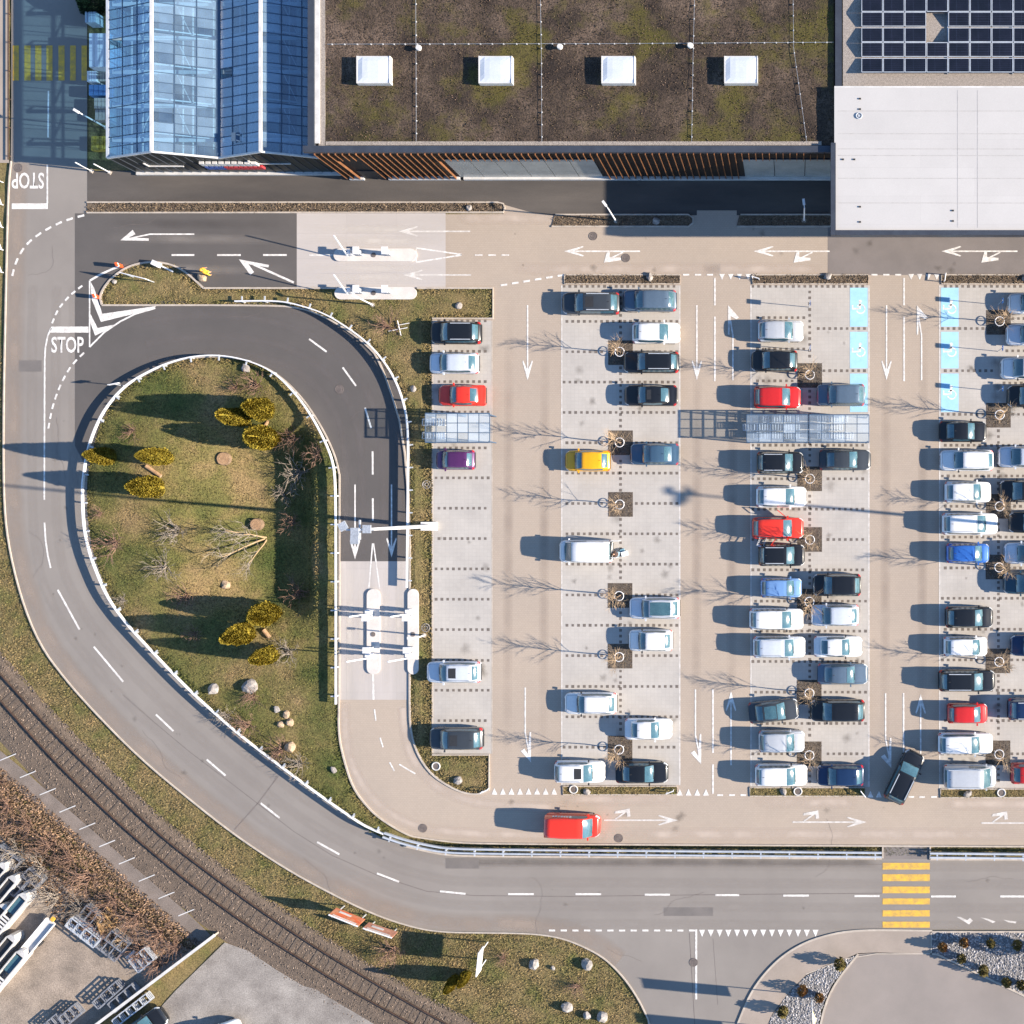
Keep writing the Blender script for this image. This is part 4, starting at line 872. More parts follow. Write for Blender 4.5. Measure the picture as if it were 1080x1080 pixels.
BUSH = []
for v in range(4):
    rg = random.Random(300 + v); mb = MB()
    for i in range(16):
        a = rg.uniform(0, 6.28); el = rg.uniform(.5, 1.3); branch(mb, (rg.uniform(-.1, .1), rg.uniform(-.1, .1), 0), Vector((math.cos(a) * math.cos(el), math.sin(a) * math.cos(el), math.sin(el))), .55, .024, 2, rg, 4, .5, 2)
    st = MB()
    for i in range(4): a = i * 1.6; st.tube((0, 0, -.15), (.08 * math.cos(a), .08 * math.sin(a), .25), .035, .025, k=5)
    BUSH.append((mb.mesh('twigs'), st.mesh('stem')))
def bush(px, py, r, label, v=0, m=M_greytwig, h=None, grp='bare bushes', name='bare_bush'):
    t = empty(name, P(px, py, zg(px, py) - .03), rnd.uniform(0, 6.28), label, 'bush', grp); t.scale = (r, r, h or r)
    for me, nm_ in zip(BUSH[v % 4], ('twigs', 'stem')):
        o = put(me, nm_, None, t)
        if not me.materials: me.materials.append(M_greytwig)
        o.material_slots[0].link = 'OBJECT'; o.material_slots[0].material = m
def thuja_mesh(seed, fork):
    rg = random.Random(seed); mb = MB(); core = MB(); n = 7000
    def rad(t): return max(0.02, (math.sin(math.pi * min(1, t * .74 + .26)) ** .7) * (1 - .12 * t))
    for i in range(n):
        t = rg.random() ** .9; a = rg.uniform(0, 6.28); lob = 1 + .08 * math.sin(a * 3 + seed) + .24 * mnoise.noise((math.cos(a) * 2.2, math.sin(a) * 2.2, t * 5 + seed))
        r = rad(t) * lob * rg.uniform(.84, 1.04); cx = (fork * .28 * (1 if math.cos(a) > 0 else -1) * max(0, t - .5))
        p = Vector((r * math.cos(a) + cx, r * math.sin(a), t * 4 + .12))
        s = rg.uniform(.06, .13); up = Vector((math.cos(a) * .7 + rg.uniform(-.5, .5), math.sin(a) * .7 + rg.uniform(-.5, .5), 1)).normalized(); sd = Vector((-math.sin(a) + rg.uniform(-.8, .8), math.cos(a) + rg.uniform(-.8, .8), rg.uniform(-.6, .6))).normalized()
        q = p + up * s * 1.6; mb.quad(p - sd * s * .5, p + sd * s * .5, q + sd * s * .3, q - sd * s * .3)
    k = 10; m = 10; core.v = [(rad(j / m) * .88 * math.cos(2 * math.pi * i / k), rad(j / m) * .88 * math.sin(2 * math.pi * i / k), j / m * 4 * .95 + .1) for j in range(m + 1) for i in range(k)]
    core.f = [(j * k + i, j * k + (i + 1) % k, (j + 1) * k + (i + 1) % k, (j + 1) * k + i) for j in range(m) for i in range(k)]
    tr = MB(); tr.tube((0, 0, -.2), (0, 0, 1.2), .12, .09, k=8)
    A = mb.mesh('crown'); A.materials.append(M_thuja); Bc = core.mesh('inner_foliage', True); Bc.materials.append(M_thuja); T = tr.mesh('trunk'); T.materials.append(M_bark); return A, Bc, T
THU = [thuja_mesh(s, f) for s, f in ((1, 0), (2, 1), (3, .6))]
def thuja(px, py, h, r, label, v, grp='golden thujas on the lawn'):
    t = empty('golden_thuja', P(px, py, zg(px, py) - .05), rnd.uniform(0, 6.28), label, 'conifer', grp); t.scale = (r, r, h * 1.1 / 4.2)
    c = put(THU[v][0], 'crown', None, t); put(THU[v][1], 'inner_foliage', None, c); put(THU[v][2], 'trunk', None, t)
thuja(283, 433, 4.3, .85, 'golden thuja, top one of the three in the upper cluster', 0); thuja(259, 442, 4.6, .72, 'slim golden thuja on the left of the upper cluster', 1); thuja(287, 463, 4.6, .98, 'broad golden thuja with split crown, bottom of the upper cluster', 2)
thuja(178, 483, 4.6, .68, 'golden thuja beside the log, right one of a pair by the rail', 0); thuja(118, 482, 3.6, .68, 'golden thuja touching the guard rail, shaded by its neighbour', 2); thuja(167, 514, 4.4, .86, 'wide golden thuja standing alone below the log', 0)
thuja(289, 646, 4.3, .92, 'golden thuja, top one of the three in the lower cluster', 0); thuja(263, 667, 4.4, .84, 'split golden thuja, left one of the lower cluster', 1); thuja(290, 689, 4.2, .70, 'slim golden thuja, bottom one of the lower cluster', 2)
thuja(481, 1031, 3.0, .42, 'narrow golden thuja by the main road, left one of two', 1, 'two thujas at the lower verge'); thuja(493, 1027, 2.6, .42, 'narrow golden thuja beside the white panel sign, right one of two', 0, 'two thujas at the lower verge')
for k, (x, y, r, m_, lab) in enumerate(((271, 406, 1.3, M_redtwig, 'reddish bare bush above the upper thuja cluster'), (250, 408, .9, M_redtwig, 'small bare bush at the top edge of the big thuja shadow'), (308, 462, 1.5, M_redtwig, 'spiky bare bush right of the upper thujas'), (316, 498, 1.7, M_greytwig, 'large grey bush in the shaded hollow'), (334, 480, 1.1, M_redtwig, 'pinkish bush at the edge of the hollow by the rail'), (300, 522, 1.1, M_greytwig, 'grey twiggy bush in the middle of the hollow'), (308, 551, 1.2, M_redtwig, 'pink feathery bush right of the cut trunk'), (315, 624, 1.3, M_redtwig, 'pink branching bush at the bottom of the hollow'), (305, 688, 1.3, M_greytwig, 'dry bush right of the slim lower thuja'), (122, 572, 1.7, M_redtwig, 'tan bush close to the left guard rail'), (187, 558, 1.6, M_greytwig, 'pale bush in the middle of the lawn, upper one'), (174, 598, 1.5, M_greytwig, 'pale bush in the middle of the lawn, lower one'), (196, 628, 1.3, M_redtwig, 'straw coloured bush just above a long thuja shadow'), (107, 541, .8, M_redtwig, 'tiny tan bush by the left rail'), (130, 632, .8, M_greytwig, 'small grey bush near the lower left rail'), (240, 755, 1.1, M_greytwig, 'dry bush beside the lower guard rail'), (262, 765, 1.3, M_redtwig, 'red-brown bush next to the rock pile'), (297, 790, 1.3, M_redtwig, 'red-brown bush beside the pale block'), (316, 806, 1.3, M_greytwig, 'round grey bush near the tip of the lawn'), (268, 735, 1.1, M_redtwig, 'straw bush below the round rock'), (205, 668, .9, M_redtwig, 'dry bush between two thuja shadows'), (140, 455, 1.0, M_redtwig, 'straw bush above the left pair of thujas'), (415, 1000, 1.5, M_redtwig, 'pinkish bush on the lower verge below the signs'), (610, 1040, 1.0, M_redtwig, 'scrubby bush between the boulders'), (532, 1010, .8, M_redtwig, 'dark scrubby bush right of the white panel sign'), (410, 345, 1.5, M_redtwig, 'bare bush on the verge beside the crossed poles'))):
    bush(x, y, r * 1.35, lab, k, m_, r * .95)
# multi-stemmed bare tree on the lawn
def lawn_tree():
    t = empty('bare_tree', P(282, 567, zg(282, 567)), 0, 'multi-stemmed bare tree leaning over the lawn beside the cut trunk', 'tree'); rg = random.Random(5); mb = MB(); cr = MB()
    for d, L in (((-.75, .12, .75), 3.6), ((-.7, -.45, .75), 4.0), ((-.25, -.7, .8), 3.0), ((-.35, .1, 1), 2.6)):
        d = Vector(d).normalized(); q = Vector((0, 0, -.1))
        for i in range(4):
            e = q + d * L / 4 + Vector((rg.uniform(-.1, .1), rg.uniform(-.1, .1), 0)); mb.tube(q, e, .09 * (1 - i * .18), .09 * (1 - (i + 1) * .18), k=6, cap=False); q = e
            if i > 0:
                for c in range(3): branch(cr, q, (d + Vector((rg.uniform(-1, 1), rg.uniform(-1, 1), rg.uniform(-.2, .6)))).normalized(), 1.1, .03, 2, rg, 4, .5, 2)
    mb.build('trunk', mat('pale_bark', (.42, .30, .17), (.30, .21, .12), 3, 14, .2), t, True); cr.build('crown', M_greytwig, t)
lawn_tree()

# rocks, stumps, logs
def rock(px, py, r, label, m=M_stone, sz=.7, name='boulder', cat='boulder', grp='boulders'):
    bm = bmesh.new(); bmesh.ops.create_icosphere(bm, subdivisions=2, radius=1); sd = rnd.random() * 50
    for v in bm.verts: v.co *= 1 + .38 * mnoise.noise(v.co * 1.1 + Vector((sd, 0, 0))) + .12 * mnoise.noise(v.co * 3 + Vector((sd, 0, 0)))
    me = bpy.data.meshes.new(name); bm.to_mesh(me); bm.free(); o = put(me, name, m, None, P(px, py, zg(px, py) + r * sz * .35)); o.scale = (r, r * rnd.uniform(.75, 1), r * sz); o.rotation_euler = (0, 0, rnd.uniform(0, 6)); tag(o, label, cat, grp)
for a in ((563, 1017, .5, 'pale angular boulder on the lower verge, left one'), (619, 1017, .58, 'large rounded boulder with a crack near the side road'), (598, 1062, .52, 'pale boulder with dark shadow at the lower edge'), (619, 1071, .38, 'small pale boulder between two larger ones at the edge'), (635, 1072, .5, 'pointed grey boulder nearest the side road kerb'), (583, 1021, .22, 'tiny grey stone between the two upper boulders'),
          (264, 724, .62, 'round grey rock above the straw bush on the lawn'), (225, 727, .5, 'dark grey rock near the lower left rail'), (292, 748, .3, 'small rock at the head of the rock pile'), (302, 753, .35, 'sandy rock in the pile, top right'), (306, 762, .38, 'sandy rock in the pile, bottom right'), (296, 764, .3, 'sandy flat rock in the pile, lower left'), (306, 788, .48, 'pale sandstone block beside the red-brown bush'), (352, 812, .3, 'little rock by the exit lane bend'), (259, 388, .4, 'grey rock at the top of the lawn'), (238, 617, .45, 'sandy rock left of the leaning bare tree'),
          (685, 292, .36, 'white boulder in the left upper planting strip'), (873, 291.5, .36, 'white boulder in the middle upper planting strip'), (1082, 293, .36, 'white boulder in the right upper planting strip'), (484, 322, .32, 'white boulder on the verge corner above the black car'), (436, 410, .3, 'small pinkish boulder on the verge beside the red saloon'), (483, 823, .42, 'white wedge boulder on the lower verge corner'), (619, 835, .32, 'pale boulder in the left lower planting strip'), (826, 835, .34, 'white boulder in the middle lower planting strip'), (1021, 837, .38, 'white boulder in the right lower planting strip'), (494.5, 219, .3, 'white stone at the end of the long planting strip'), (692, 233, .32, 'pale stone in the shaded planting strip'), (213, 293, .4, 'sandy boulder beside the person in orange')):
    rock(*a, m=M_sand if 'sand' in a[3] else M_stone)
def stump(px, py, r, h, label):
    p = P(px, py, zg(px, py)); t = empty('tree_stump', p, 0, label, 'tree stump'); mb = MB(); mb.tube((0, 0, -.1), (0, 0, h), r * 1.1, r, k=16); mb.build('bark', M_bark, t); mb = MB(); mb.tube((0, 0, h + .002), (0, 0, h + .02), r * .93, k=16); mb.torus((0, 0, h + .02), r * .55, .015, 16, 4); mb.build('cut_face', M_wood, t)
stump(273, 553, .5, .6, 'cut tree trunk with pale round top at the edge of the hollow'); stump(238, 484, .55, .5, 'tan tree stump below the upper thuja cluster')
def log(px, py, L, r, rz, label):
    p = P(px, py, zg(px, py)); t = empty('log', p, rz, label, 'log'); mb = MB(); mb.tube((-L / 2, 0, r), (L / 2, 0, r * .95), r, r * .9, k=10); mb.build('bark', M_wood, t); mb = MB(); mb.tube((L / 2 + .002, 0, r), (L / 2 + .02, 0, r), r * .8, k=10); mb.build('cut_end', M_sand, t)
log(163, 497, 1.5, .17, -.6, 'short pale log lying between the left thujas'); log(281, 448, .9, .16, 1.0, 'short sawn log between the upper thujas'); log(282, 668, .8, .18, -.9, 'short sawn log beside the lower thujas')

# ------------------------------------------------------------------ loose ground cover
def scatter(poly, dens, seed, avoid=()):
    rg = np.random.default_rng(seed); xs = [p[0] for p in poly]; ys = [p[1] for p in poly]; x0, x1, y0, y1 = max(-5, min(xs)), min(1110, max(xs)), max(-5, min(ys)), min(1110, max(ys))
    n = int((x1 - x0) * (y1 - y0) / S / S * dens); X = rg.uniform(x0, x1, n); Y = rg.uniform(y0, y1, n); keep = np.zeros(n, bool); A = np.array(poly)
    j = len(A) - 1
    for i in range(len(A)):
        c = ((A[i, 1] > Y) != (A[j, 1] > Y)) & (X < (A[j, 0] - A[i, 0]) * (Y - A[i, 1]) / (A[j, 1] - A[i, 1] + 1e-9) + A[i, 0]); keep ^= c; j = i
    return X[keep], Y[keep], rg
def grass_on(poly, dens, seed, m, smin=.05, smax=.12, lean=1.5, dz=-.06):
    X, Y, rg = scatter(poly, dens, seed); Z = np.array([hf(a, b) + dz for a, b in zip(X, Y)])
    tufts('grass_tufts', (X - NX) / S, (NY - Y) / S, Z, smin, smax, m, None, rg, 2, lean); bpy.data.objects
M_bl1 = mat('grass_blades_lawn', (0.058, 0.074, 0.015), (0.215, 0.15, 0.068), 0.17, 6, 0.4, c3=(0.122, 0.108, 0.032), island=0.45, spread=0.15)
M_bl2 = mat('grass_blades_dry', (0.25, 0.175, 0.085), (0.115, 0.115, 0.03), 0.45, 6, 0.3, c3=(0.19, 0.145, 0.06), island=0.4, spread=0.2)
grass_on(LAWN, 70, 1, M_bl1, dz=.03); grass_on(VERGE, 95, 2, M_bl2, dz=.03)
BANK = OUTER[3:21] + [(448, 1075), (392, 1035), (335, 1000), (279, 960), (224, 919), (168, 877), (111, 822), (55, 768), (0, 703), (-5, 420)]
grass_on(BANK, 75, 3, M_bl2); grass_on(OUTER[17:28] + [(688, 1090), (450, 1090), (345, 1000), (330, 960)], 75, 4, M_bl2)
for x0, x1, y0, y1 in STRIPS[3:]: grass_on([(x0, y0), (x1, y0), (x1, y1), (x0, y1)], 120, int(x0), M_bl2, dz=.04)
for x0, x1, y0, y1 in STRIPS[:3] + [(92, 530, 214.5, 223.5), (584, 729, 227.5, 238), (780, 880, 227.5, 238)]:
    grass_on([(x0, y0), (x1, y0), (x1, y1), (x0, y1)], 90, int(x0) + 9, mat('mulch_bits', (.20, .145, .095), (.10, .075, .05), 3, 10, .4, island=.5), .05, .13, 1.6, .045)
grass_on([(432, 884), (480, 890), (1100, 894), (1100, 903), (470, 899), (430, 888)], 110, 6, mat('grass_blades_dark', (.06, .065, .02), (.11, .09, .035), .6, 8, .4, island=.5), dz=-.03)
for o in list(COL.objects):
    if o.name.startswith('grass_tufts'): pass
def pebbles(name, poly, dens, seed, r0, r1, m, z):
    X, Y, rg = scatter(poly, dens, seed); n = len(X); r = rg.uniform(r0, r1, n); O6 = np.array([(1, 0, 0), (0, 1, 0), (-1, 0, 0), (0, -1, 0), (0, 0, .8), (0, 0, -.5)]); F = np.array([(0, 1, 4), (1, 2, 4), (2, 3, 4), (3, 0, 4)])
    a = rg.uniform(0, 6.28, n); v = np.empty((n, 6, 3)); sx = rg.uniform(.7, 1.2, n)
    for k in range(6):
        v[:, k, 0] = (X - NX) / S + r * sx * (O6[k, 0] * np.cos(a) - O6[k, 1] * np.sin(a)); v[:, k, 1] = (NY - Y) / S + r * (O6[k, 0] * np.sin(a) + O6[k, 1] * np.cos(a)); v[:, k, 2] = z + r * O6[k, 2] * .8
    f = (F[None] + (np.arange(n) * 6)[:, None, None]).reshape(-1, 3); me = bpy.data.meshes.new(name); me.from_pydata(v.reshape(-1, 3).tolist(), [], f.tolist()); me.update(); tag(put(me, name, m), kind='stuff')
M_peb = mat('bed_pebbles', (.34, .33, .335), (.20, .195, .205), 6, 10, .2, island=.55)
pebbles('gravel_stones', BED1, 55, 11, .06, .13, M_peb, .07); pebbles('gravel_stones', BED2, 55, 12, .06, .13, M_peb, .07)

# ------------------------------------------------------------------ cars
class Car:
    K = {  # L, W, H, belt, hood front z, cowl, header, rear header, tail (fractions from front), tail deck z, roof width factor
        'hatch': (4.15, 1.80, 1.47, .96, .72, .245, .42, .83, .965, .93, .80), 'suv': (4.5, 1.86, 1.60, 1.03, .84, .235, .405, .865, .975, 1.0, .82),
        'estate': (4.65, 1.82, 1.48, .95, .73, .265, .425, .87, .975, .93, .80), 'sedan': (4.6, 1.80, 1.43, .94, .72, .275, .435, .70, .86, .96, .78),
        'small': (3.65, 1.67, 1.48, .95, .74, .20, .375, .85, .97, .92, .80), 'van': (4.8, 1.93, 1.95, 1.12, .98, .13, .285, .965, .993, 1.1, .88)}
    def __init__(s, kind):
        s.L, s.W, s.H, s.belt, s.hz, s.cowl, s.hdr, s.rh, s.tail, s.deck, s.rw = s.K[kind]; s.kind = kind
    def X(s, f): return s.L * (.5 - f)
    def body(s, f, v):
        W = s.W / 2
        kf = max(0, 1 - f / .13); kr = max(0, 1 - (1 - f) / .075); w = W * ((.50 + .5 * math.sqrt(1 - kf ** 2.3)) - .03 * (1 - sstep(.1, .3, f))) * (.70 + .30 * math.sqrt(1 - kr ** 2.4))
        cz = s.belt - .05
        if f < s.cowl: top = s.hz * (.80 + .20 * sstep(0, .045, f)) + (cz - s.hz) * sstep(.0, s.cowl, f)
        elif f < s.tail - .02: top = cz + (s.deck - .05 - cz) * (f - s.cowl) / (s.tail - s.cowl)
        else: top = (s.deck - .05) * (1 - .16 * sstep(s.tail - .02, 1, f))
        prof = [(-1, -.955, .22), (-.85, -1.0, .5), (-.68, -.985, top * .82), (-.52, -.92, top * .965), (-.25, -.52, top + .012), (0, 0, top + .03)]
        return s._pf(prof, v, w, s.X(f))
    def _pf(s, prof, v, w, x):
        sg = 1 if v <= 0 else -1; a = -abs(v)
        for i in range(len(prof) - 1):
            if a <= prof[i + 1][0] + 1e-9:
                t = (a - prof[i][0]) / (prof[i + 1][0] - prof[i][0]); y = prof[i][1] + (prof[i + 1][1] - prof[i][1]) * t; z = prof[i][2] + (prof[i + 1][2] - prof[i][2]) * t; return Vector((x, -sg * y * w * -1 if False else sg * y * w, z))
        return Vector((x, 0, prof[-1][2]))
    def cab(s, u, v):
        fs = [s.cowl, s.hdr, (s.hdr + s.rh) / 2, s.rh, s.tail]; zr = [s.belt + .01, s.H - .03, s.H, s.H - .045, s.deck + .02]; wb = [.86, .935, .94, .92, .80 if s.kind != 'van' else .9]; wt = [.80, s.rw * .955, s.rw, s.rw * .93, .72 if s.kind != 'van' else .85]
        i = min(3, int(u)); t = u - i; L = lambda a: a[i] + (a[i + 1] - a[i]) * t
        f, z, b, tp = L(fs), L(zr), L(wb), L(wt); bow = .0
        if i == 0: z += .05 * math.sin(math.pi * t)
        if i == 3: z += .06 * math.sin(math.pi * t)
        base = (s.belt - .12) + (s.deck - s.belt) * max(0, (u - 2) / 2); hgt = max(.02, z - base)
        crown = .03; curve = .16 if i == 0 else (.09 if i == 3 else 0)
        W = s.W / 2
        prof = [(-1, -b, base), (-.70, -tp, base + hgt * .88), (-.58, -tp * .93, base + hgt * .975), (-.3, -tp * .5, z + crown * .7), (0, 0, z + crown)]
        p = s._pf(prof, v, W, s.X(f)); cv = curve * (1 - (abs(p.y) / (W * .9)) ** 2) * (1 if i == 0 else -1) * (math.sin(math.pi * min(1, max(0, (1 - t if i == 0 else t)))) * .5 + (.5 if (t < .5) == (i == 0) else 0))
        p.x += cv * .6; return p
    def grid(s, fn, us, vs, off=0.0):
        mb = MB(); n = len(vs)
        for u in us:
            for v in vs:
                p = fn(u, v)
                if off:
                    e = 1e-3; du = fn(min(u + e, 3.999 if fn == s.cab else 1), v) - fn(u - e if u > e else u, v); dv = fn(u, v + e) - fn(u, v - e); nn = du.cross(dv)
                    if nn.length > 0:
                        nn.normalize(); c = Vector((p.x, 0, .5))
                        if nn.dot(p - c) < 0: nn = -nn
                        p = p + nn * off
                mb.v.append(tuple(p))
        for i in range(len(us) - 1):
            for j in range(n - 1): mb.f.append((i * n + j, i * n + j + 1, (i + 1) * n + j + 1, (i + 1) * n + j))
        return mb
def lin(a, b, n): return [a + (b - a) * i / (n - 1) for i in range(n)]
CARM = {}
def fixn(me):
    bm = bmesh.new(); bm.from_mesh(me); bmesh.ops.recalc_face_normals(bm, faces=bm.faces[:]); bm.to_mesh(me); bm.free(); return me
def car_meshes(kind):
    c = Car(kind); D = {}
    vb = [-1, -.92, -.85, -.76, -.68, -.60, -.52, -.40, -.25, -.12, 0]; vb = vb + [-x for x in vb[-2::-1]]
    us = [0, .003, .008, .015, .025, .04, .06, .085, .115, .15, .2] + lin(.25, .9, 12) + [.93, .95, .965, .98, .99, .997, 1.0]
    mb = c.grid(c.body, us, vb); n = len(vb); m = len(us)
    mb.f.append(tuple(range(n))); mb.f.append(tuple((m - 1) * n + j for j in range(n))[::-1])
    for i in range(m - 1): mb.f.append((i * n, (i + 1) * n, (i + 1) * n + n - 1, i * n + n - 1))
    vc = [-1, -.85, -.70, -.64, -.58, -.44, -.3, -.15, 0]; vc = vc + [-x for x in vc[-2::-1]]
    cb = c.grid(c.cab, lin(0, 1, 6) + lin(1, 3, 7)[1:] + lin(3, 3.999, 6)[1:], vc); k = len(mb.v); mb.v += cb.v; mb.f += [tuple(a + k for a in f) for f in cb.f]
    D['body'] = fixn(mb.mesh('body', True))
    D['windscreen'] = fixn(c.grid(c.cab, lin(.03, .95, 6), lin(-.60, .60, 9), .012).mesh('windscreen', True))
    rr = (3.10, 3.86) if kind != 'van' else (3.15, 3.7)
    D['rear_window'] = fixn(c.grid(c.cab, lin(*rr, 5), lin(-.53, .53, 9), .012).mesh('rear_window', True))
    for s, nm in ((-1, 'side_l'), (1, 'side_r')):
        D[nm] = fixn(c.grid(c.cab, lin(.55, 1, 3) + lin(1, 3, 5)[1:] + lin(3, 3.45 if kind in ('suv', 'estate') else 3.2, 2)[1:] if kind != 'van' else lin(.6, 1, 3) + lin(1, 1.75, 4)[1:], [s * x for x in lin(.95, .73, 3)], .012).mesh('side_window', True))
        D['head' + nm] = fixn(c.grid(c.body, lin(.012, .085, 4), [s * x for x in lin(.50, .74, 4)], .010).mesh('headlight', True))
        D['tail' + nm] = fixn(c.grid(c.body, lin(.945, .992, 4), [s * x for x in lin(.46, .74, 4)], .010).mesh('tail_light', True))
        y = s * (c.W / 2 + .05); x = c.X(c.cowl + .075); bm = MB(); bm.box((x, -y, c.belt + .06), (.13, .17, .14)); bm.box((x, -y + s * .1, c.belt + .02), (.07, .1, .05)); D['mir' + nm] = bm.mesh('wing_mirror')
        rl = MB(); zt = c.H + .05; yy = -s * c.W / 2 * c.rw * .86; rl.beam((c.X(c.hdr + .05), yy, zt), (c.X(c.rh - .02), yy, zt - .02), .06, .05); rl.box((c.X(c.hdr + .06), yy, zt - .05), (.08, .05, .1)); rl.box((c.X(c.rh - .04), yy, zt - .07), (.08, .05, .12)); D['rail' + nm] = rl.mesh('roof_rail')
    D['sunroof'] = fixn(c.grid(c.cab, lin(1.12, 1.75, 4), lin(-.36, .36, 5), .008).mesh('sunroof', True)); D['panoroof'] = fixn(c.grid(c.cab, lin(1.05, 2.85, 6), lin(-.48, .48, 7), .008).mesh('glass_roof', True))
    g = c.grid(c.body, [.0, .004, .010], lin(-.42, .42, 7), .012); D['grille'] = fixn(g.mesh('grille'))
    tl = MB(); tl.box((c.X(c.tail) - .04, 0, c.deck - .25), (.05, .5, .13)); D['plate'] = tl.mesh('number_plate')
    bm_ = MB(); zz = .40; xf = c.X(0); bm_.box((xf - .12, 0, zz), (.1, c.W * .58, .14)); D['bumper_f'] = bm_.mesh('bumper')
    bm_ = MB(); bm_.box((c.X(1) + .02, 0, .48), (.12, c.W * .74, .2)); D['bumper_r'] = bm_.mesh('bumper')
    wp = MB(); a = c.cab(.05, -.4); b = c.cab(.10, .1); wp.beam(a + Vector((.03, 0, .03)), b + Vector((.02, 0, .04)), .03, .02); D['wiper'] = wp.mesh('wiper')
    an = MB(); p = c.cab(2.8, 0); an.tube(p, p + Vector((-.16, 0, .10)), .02, .012, k=5); D['aerial'] = an.mesh('aerial')
    # door and bonnet seams
    sm = MB()
    def seam(fn, pts, w=.012):
        for i in range(len(pts) - 1): sm.beam(fn(*pts[i]) + Vector((0, 0, .004)), fn(*pts[i + 1]) + Vector((0, 0, .004)), w, .008)
    for s in (-1, 1): seam(c.body, [(f, s * .43) for f in lin(.05, c.cowl, 6)])
    seam(c.body, [(.045, v) for v in lin(-.43, .43, 8)]); seam(c.cab, [(1.02, v) for v in lin(-.55, .55, 8)]); 
    D['seams'] = sm.mesh('panel_seams')
    if 'ty' not in CARM:
        t = MB(); t.tube((0, -.1, 0), (0, .1, 0), .32, k=20); CARM['ty'] = t.mesh('tyre'); CARM['ty'].materials.append(M_black)
        t = MB(); t.tube((0, -.106, 0), (0, .106, 0), .21, k=14); CARM['rim'] = t.mesh('rim'); CARM['rim'].materials.append(M_rim)
    for k_, m_ in (('windscreen', M_cglass), ('rear_window', M_cglass), ('side_l', M_cglass), ('side_r', M_cglass), ('headside_l', M_head), ('headside_r', M_head), ('tailside_l', M_tail), ('tailside_r', M_tail), ('railside_l', M_galv), ('railside_r', M_galv), ('sunroof', M_plast), ('panoroof', M_cglass), ('grille', M_plast), ('plate', M_wtrim), ('bumper_f', M_plast), ('bumper_r', M_plast), ('wiper', M_black), ('aerial', M_black), ('seams', M_plast)): D[k_].materials.append(m_)
    CARM[kind] = (c, D)
for k_ in Car.K: car_meshes(k_)
PAINT = {}
PC = {'black': (.010, .011, .013), 'dark grey': (.045, .052, .060), 'navy': (.010, .030, .085), 'steel blue': (.05, .10, .16), 'white': (.72, .72, .72), 'silver': (.46, .48, .51), 'grey blue': (.10, .145, .20), 'pale blue': (.40, .52, .66), 'light blue': (.16, .30, .56), 'red': (.50, .018, .016), 'orange red': (.66, .035, .018), 'yellow': (.75, .36, .006), 'purple': (.085, .022, .10), 'blue': (.03, .13, .45), 'teal': (.02, .06, .09), 'silver white': (.58, .62, .68)}
def paint(col):
    if col not in PAINT: PAINT[col] = mat('paint_' + col.replace(' ', '_'), PC[col], tuple(x * .97 for x in PC[col]), 1.0, 6, .04, rough=.32 if col not in ('white',) else .4, metal=.15 if col not in ('white', 'red', 'orange red', 'yellow') else 0, coat=.8)
    return PAINT[col]
def own(o, m):
    if not o.data.materials: o.data.materials.append(m)
    o.material_slots[0].link = 'OBJECT'; o.material_slots[0].material = m
def car(cx, cy, lpx, head, kind, col, label, rails=False, roof=None, grp='cars parked in the bays', z=0.02, name='car', cat='car'):
    c, D = CARM[kind]; p = P(cx, cy, .75); t = empty(name, (p.x, p.y, z), R(head), label, cat, grp); s = min(1.16, max(.86, lpx / 12.75 / c.L)); t.scale = (s, rnd.uniform(.985, 1.02), rnd.uniform(.98, 1.02)); pm = paint(col)
    b = put(D['body'], 'body', None, t); own(b, pm)
    put(D['seams'], 'panel_seams', None, b)['kind'] = 'stuff'
    w = put(D['windscreen'], 'windscreen', None, t); put(D['wiper'], 'wiper', None, w); put(D['rear_window'], 'rear_window', None, t)
    for q in ('side_l', 'side_r'):
        put(D[q], 'side_window', None, t); put(D['head' + q], 'headlight', None, t); put(D['tail' + q], 'tail_light', None, t); mi = put(D['mir' + q], 'wing_mirror', None, t); own(mi, pm if col != 'white' or rnd.random() < .6 else M_plast)
        if rails: put(D['rail' + q], 'roof_rail', None, t)
    put(D['grille'], 'grille', None, t); put(D['plate'], 'number_plate', None, t); put(D['bumper_f'], 'bumper', None, t); put(D['bumper_r'], 'bumper', None, t); put(D['aerial'], 'aerial', None, t)
    if roof == 'sun': put(D['sunroof'], 'sunroof', None, t)
    if roof == 'pano': put(D['panoroof'], 'glass_roof', None, t)
    for fx in (.19, .80):
        for sy in (-1, 1):
            wh = put(CARM['ty'], 'wheel', None, t, (c.X(fx), sy * (c.W / 2 - .13), .32)); put(CARM['rim'], 'rim', None, wh)
    return t
Lf, Rt = 180, 0
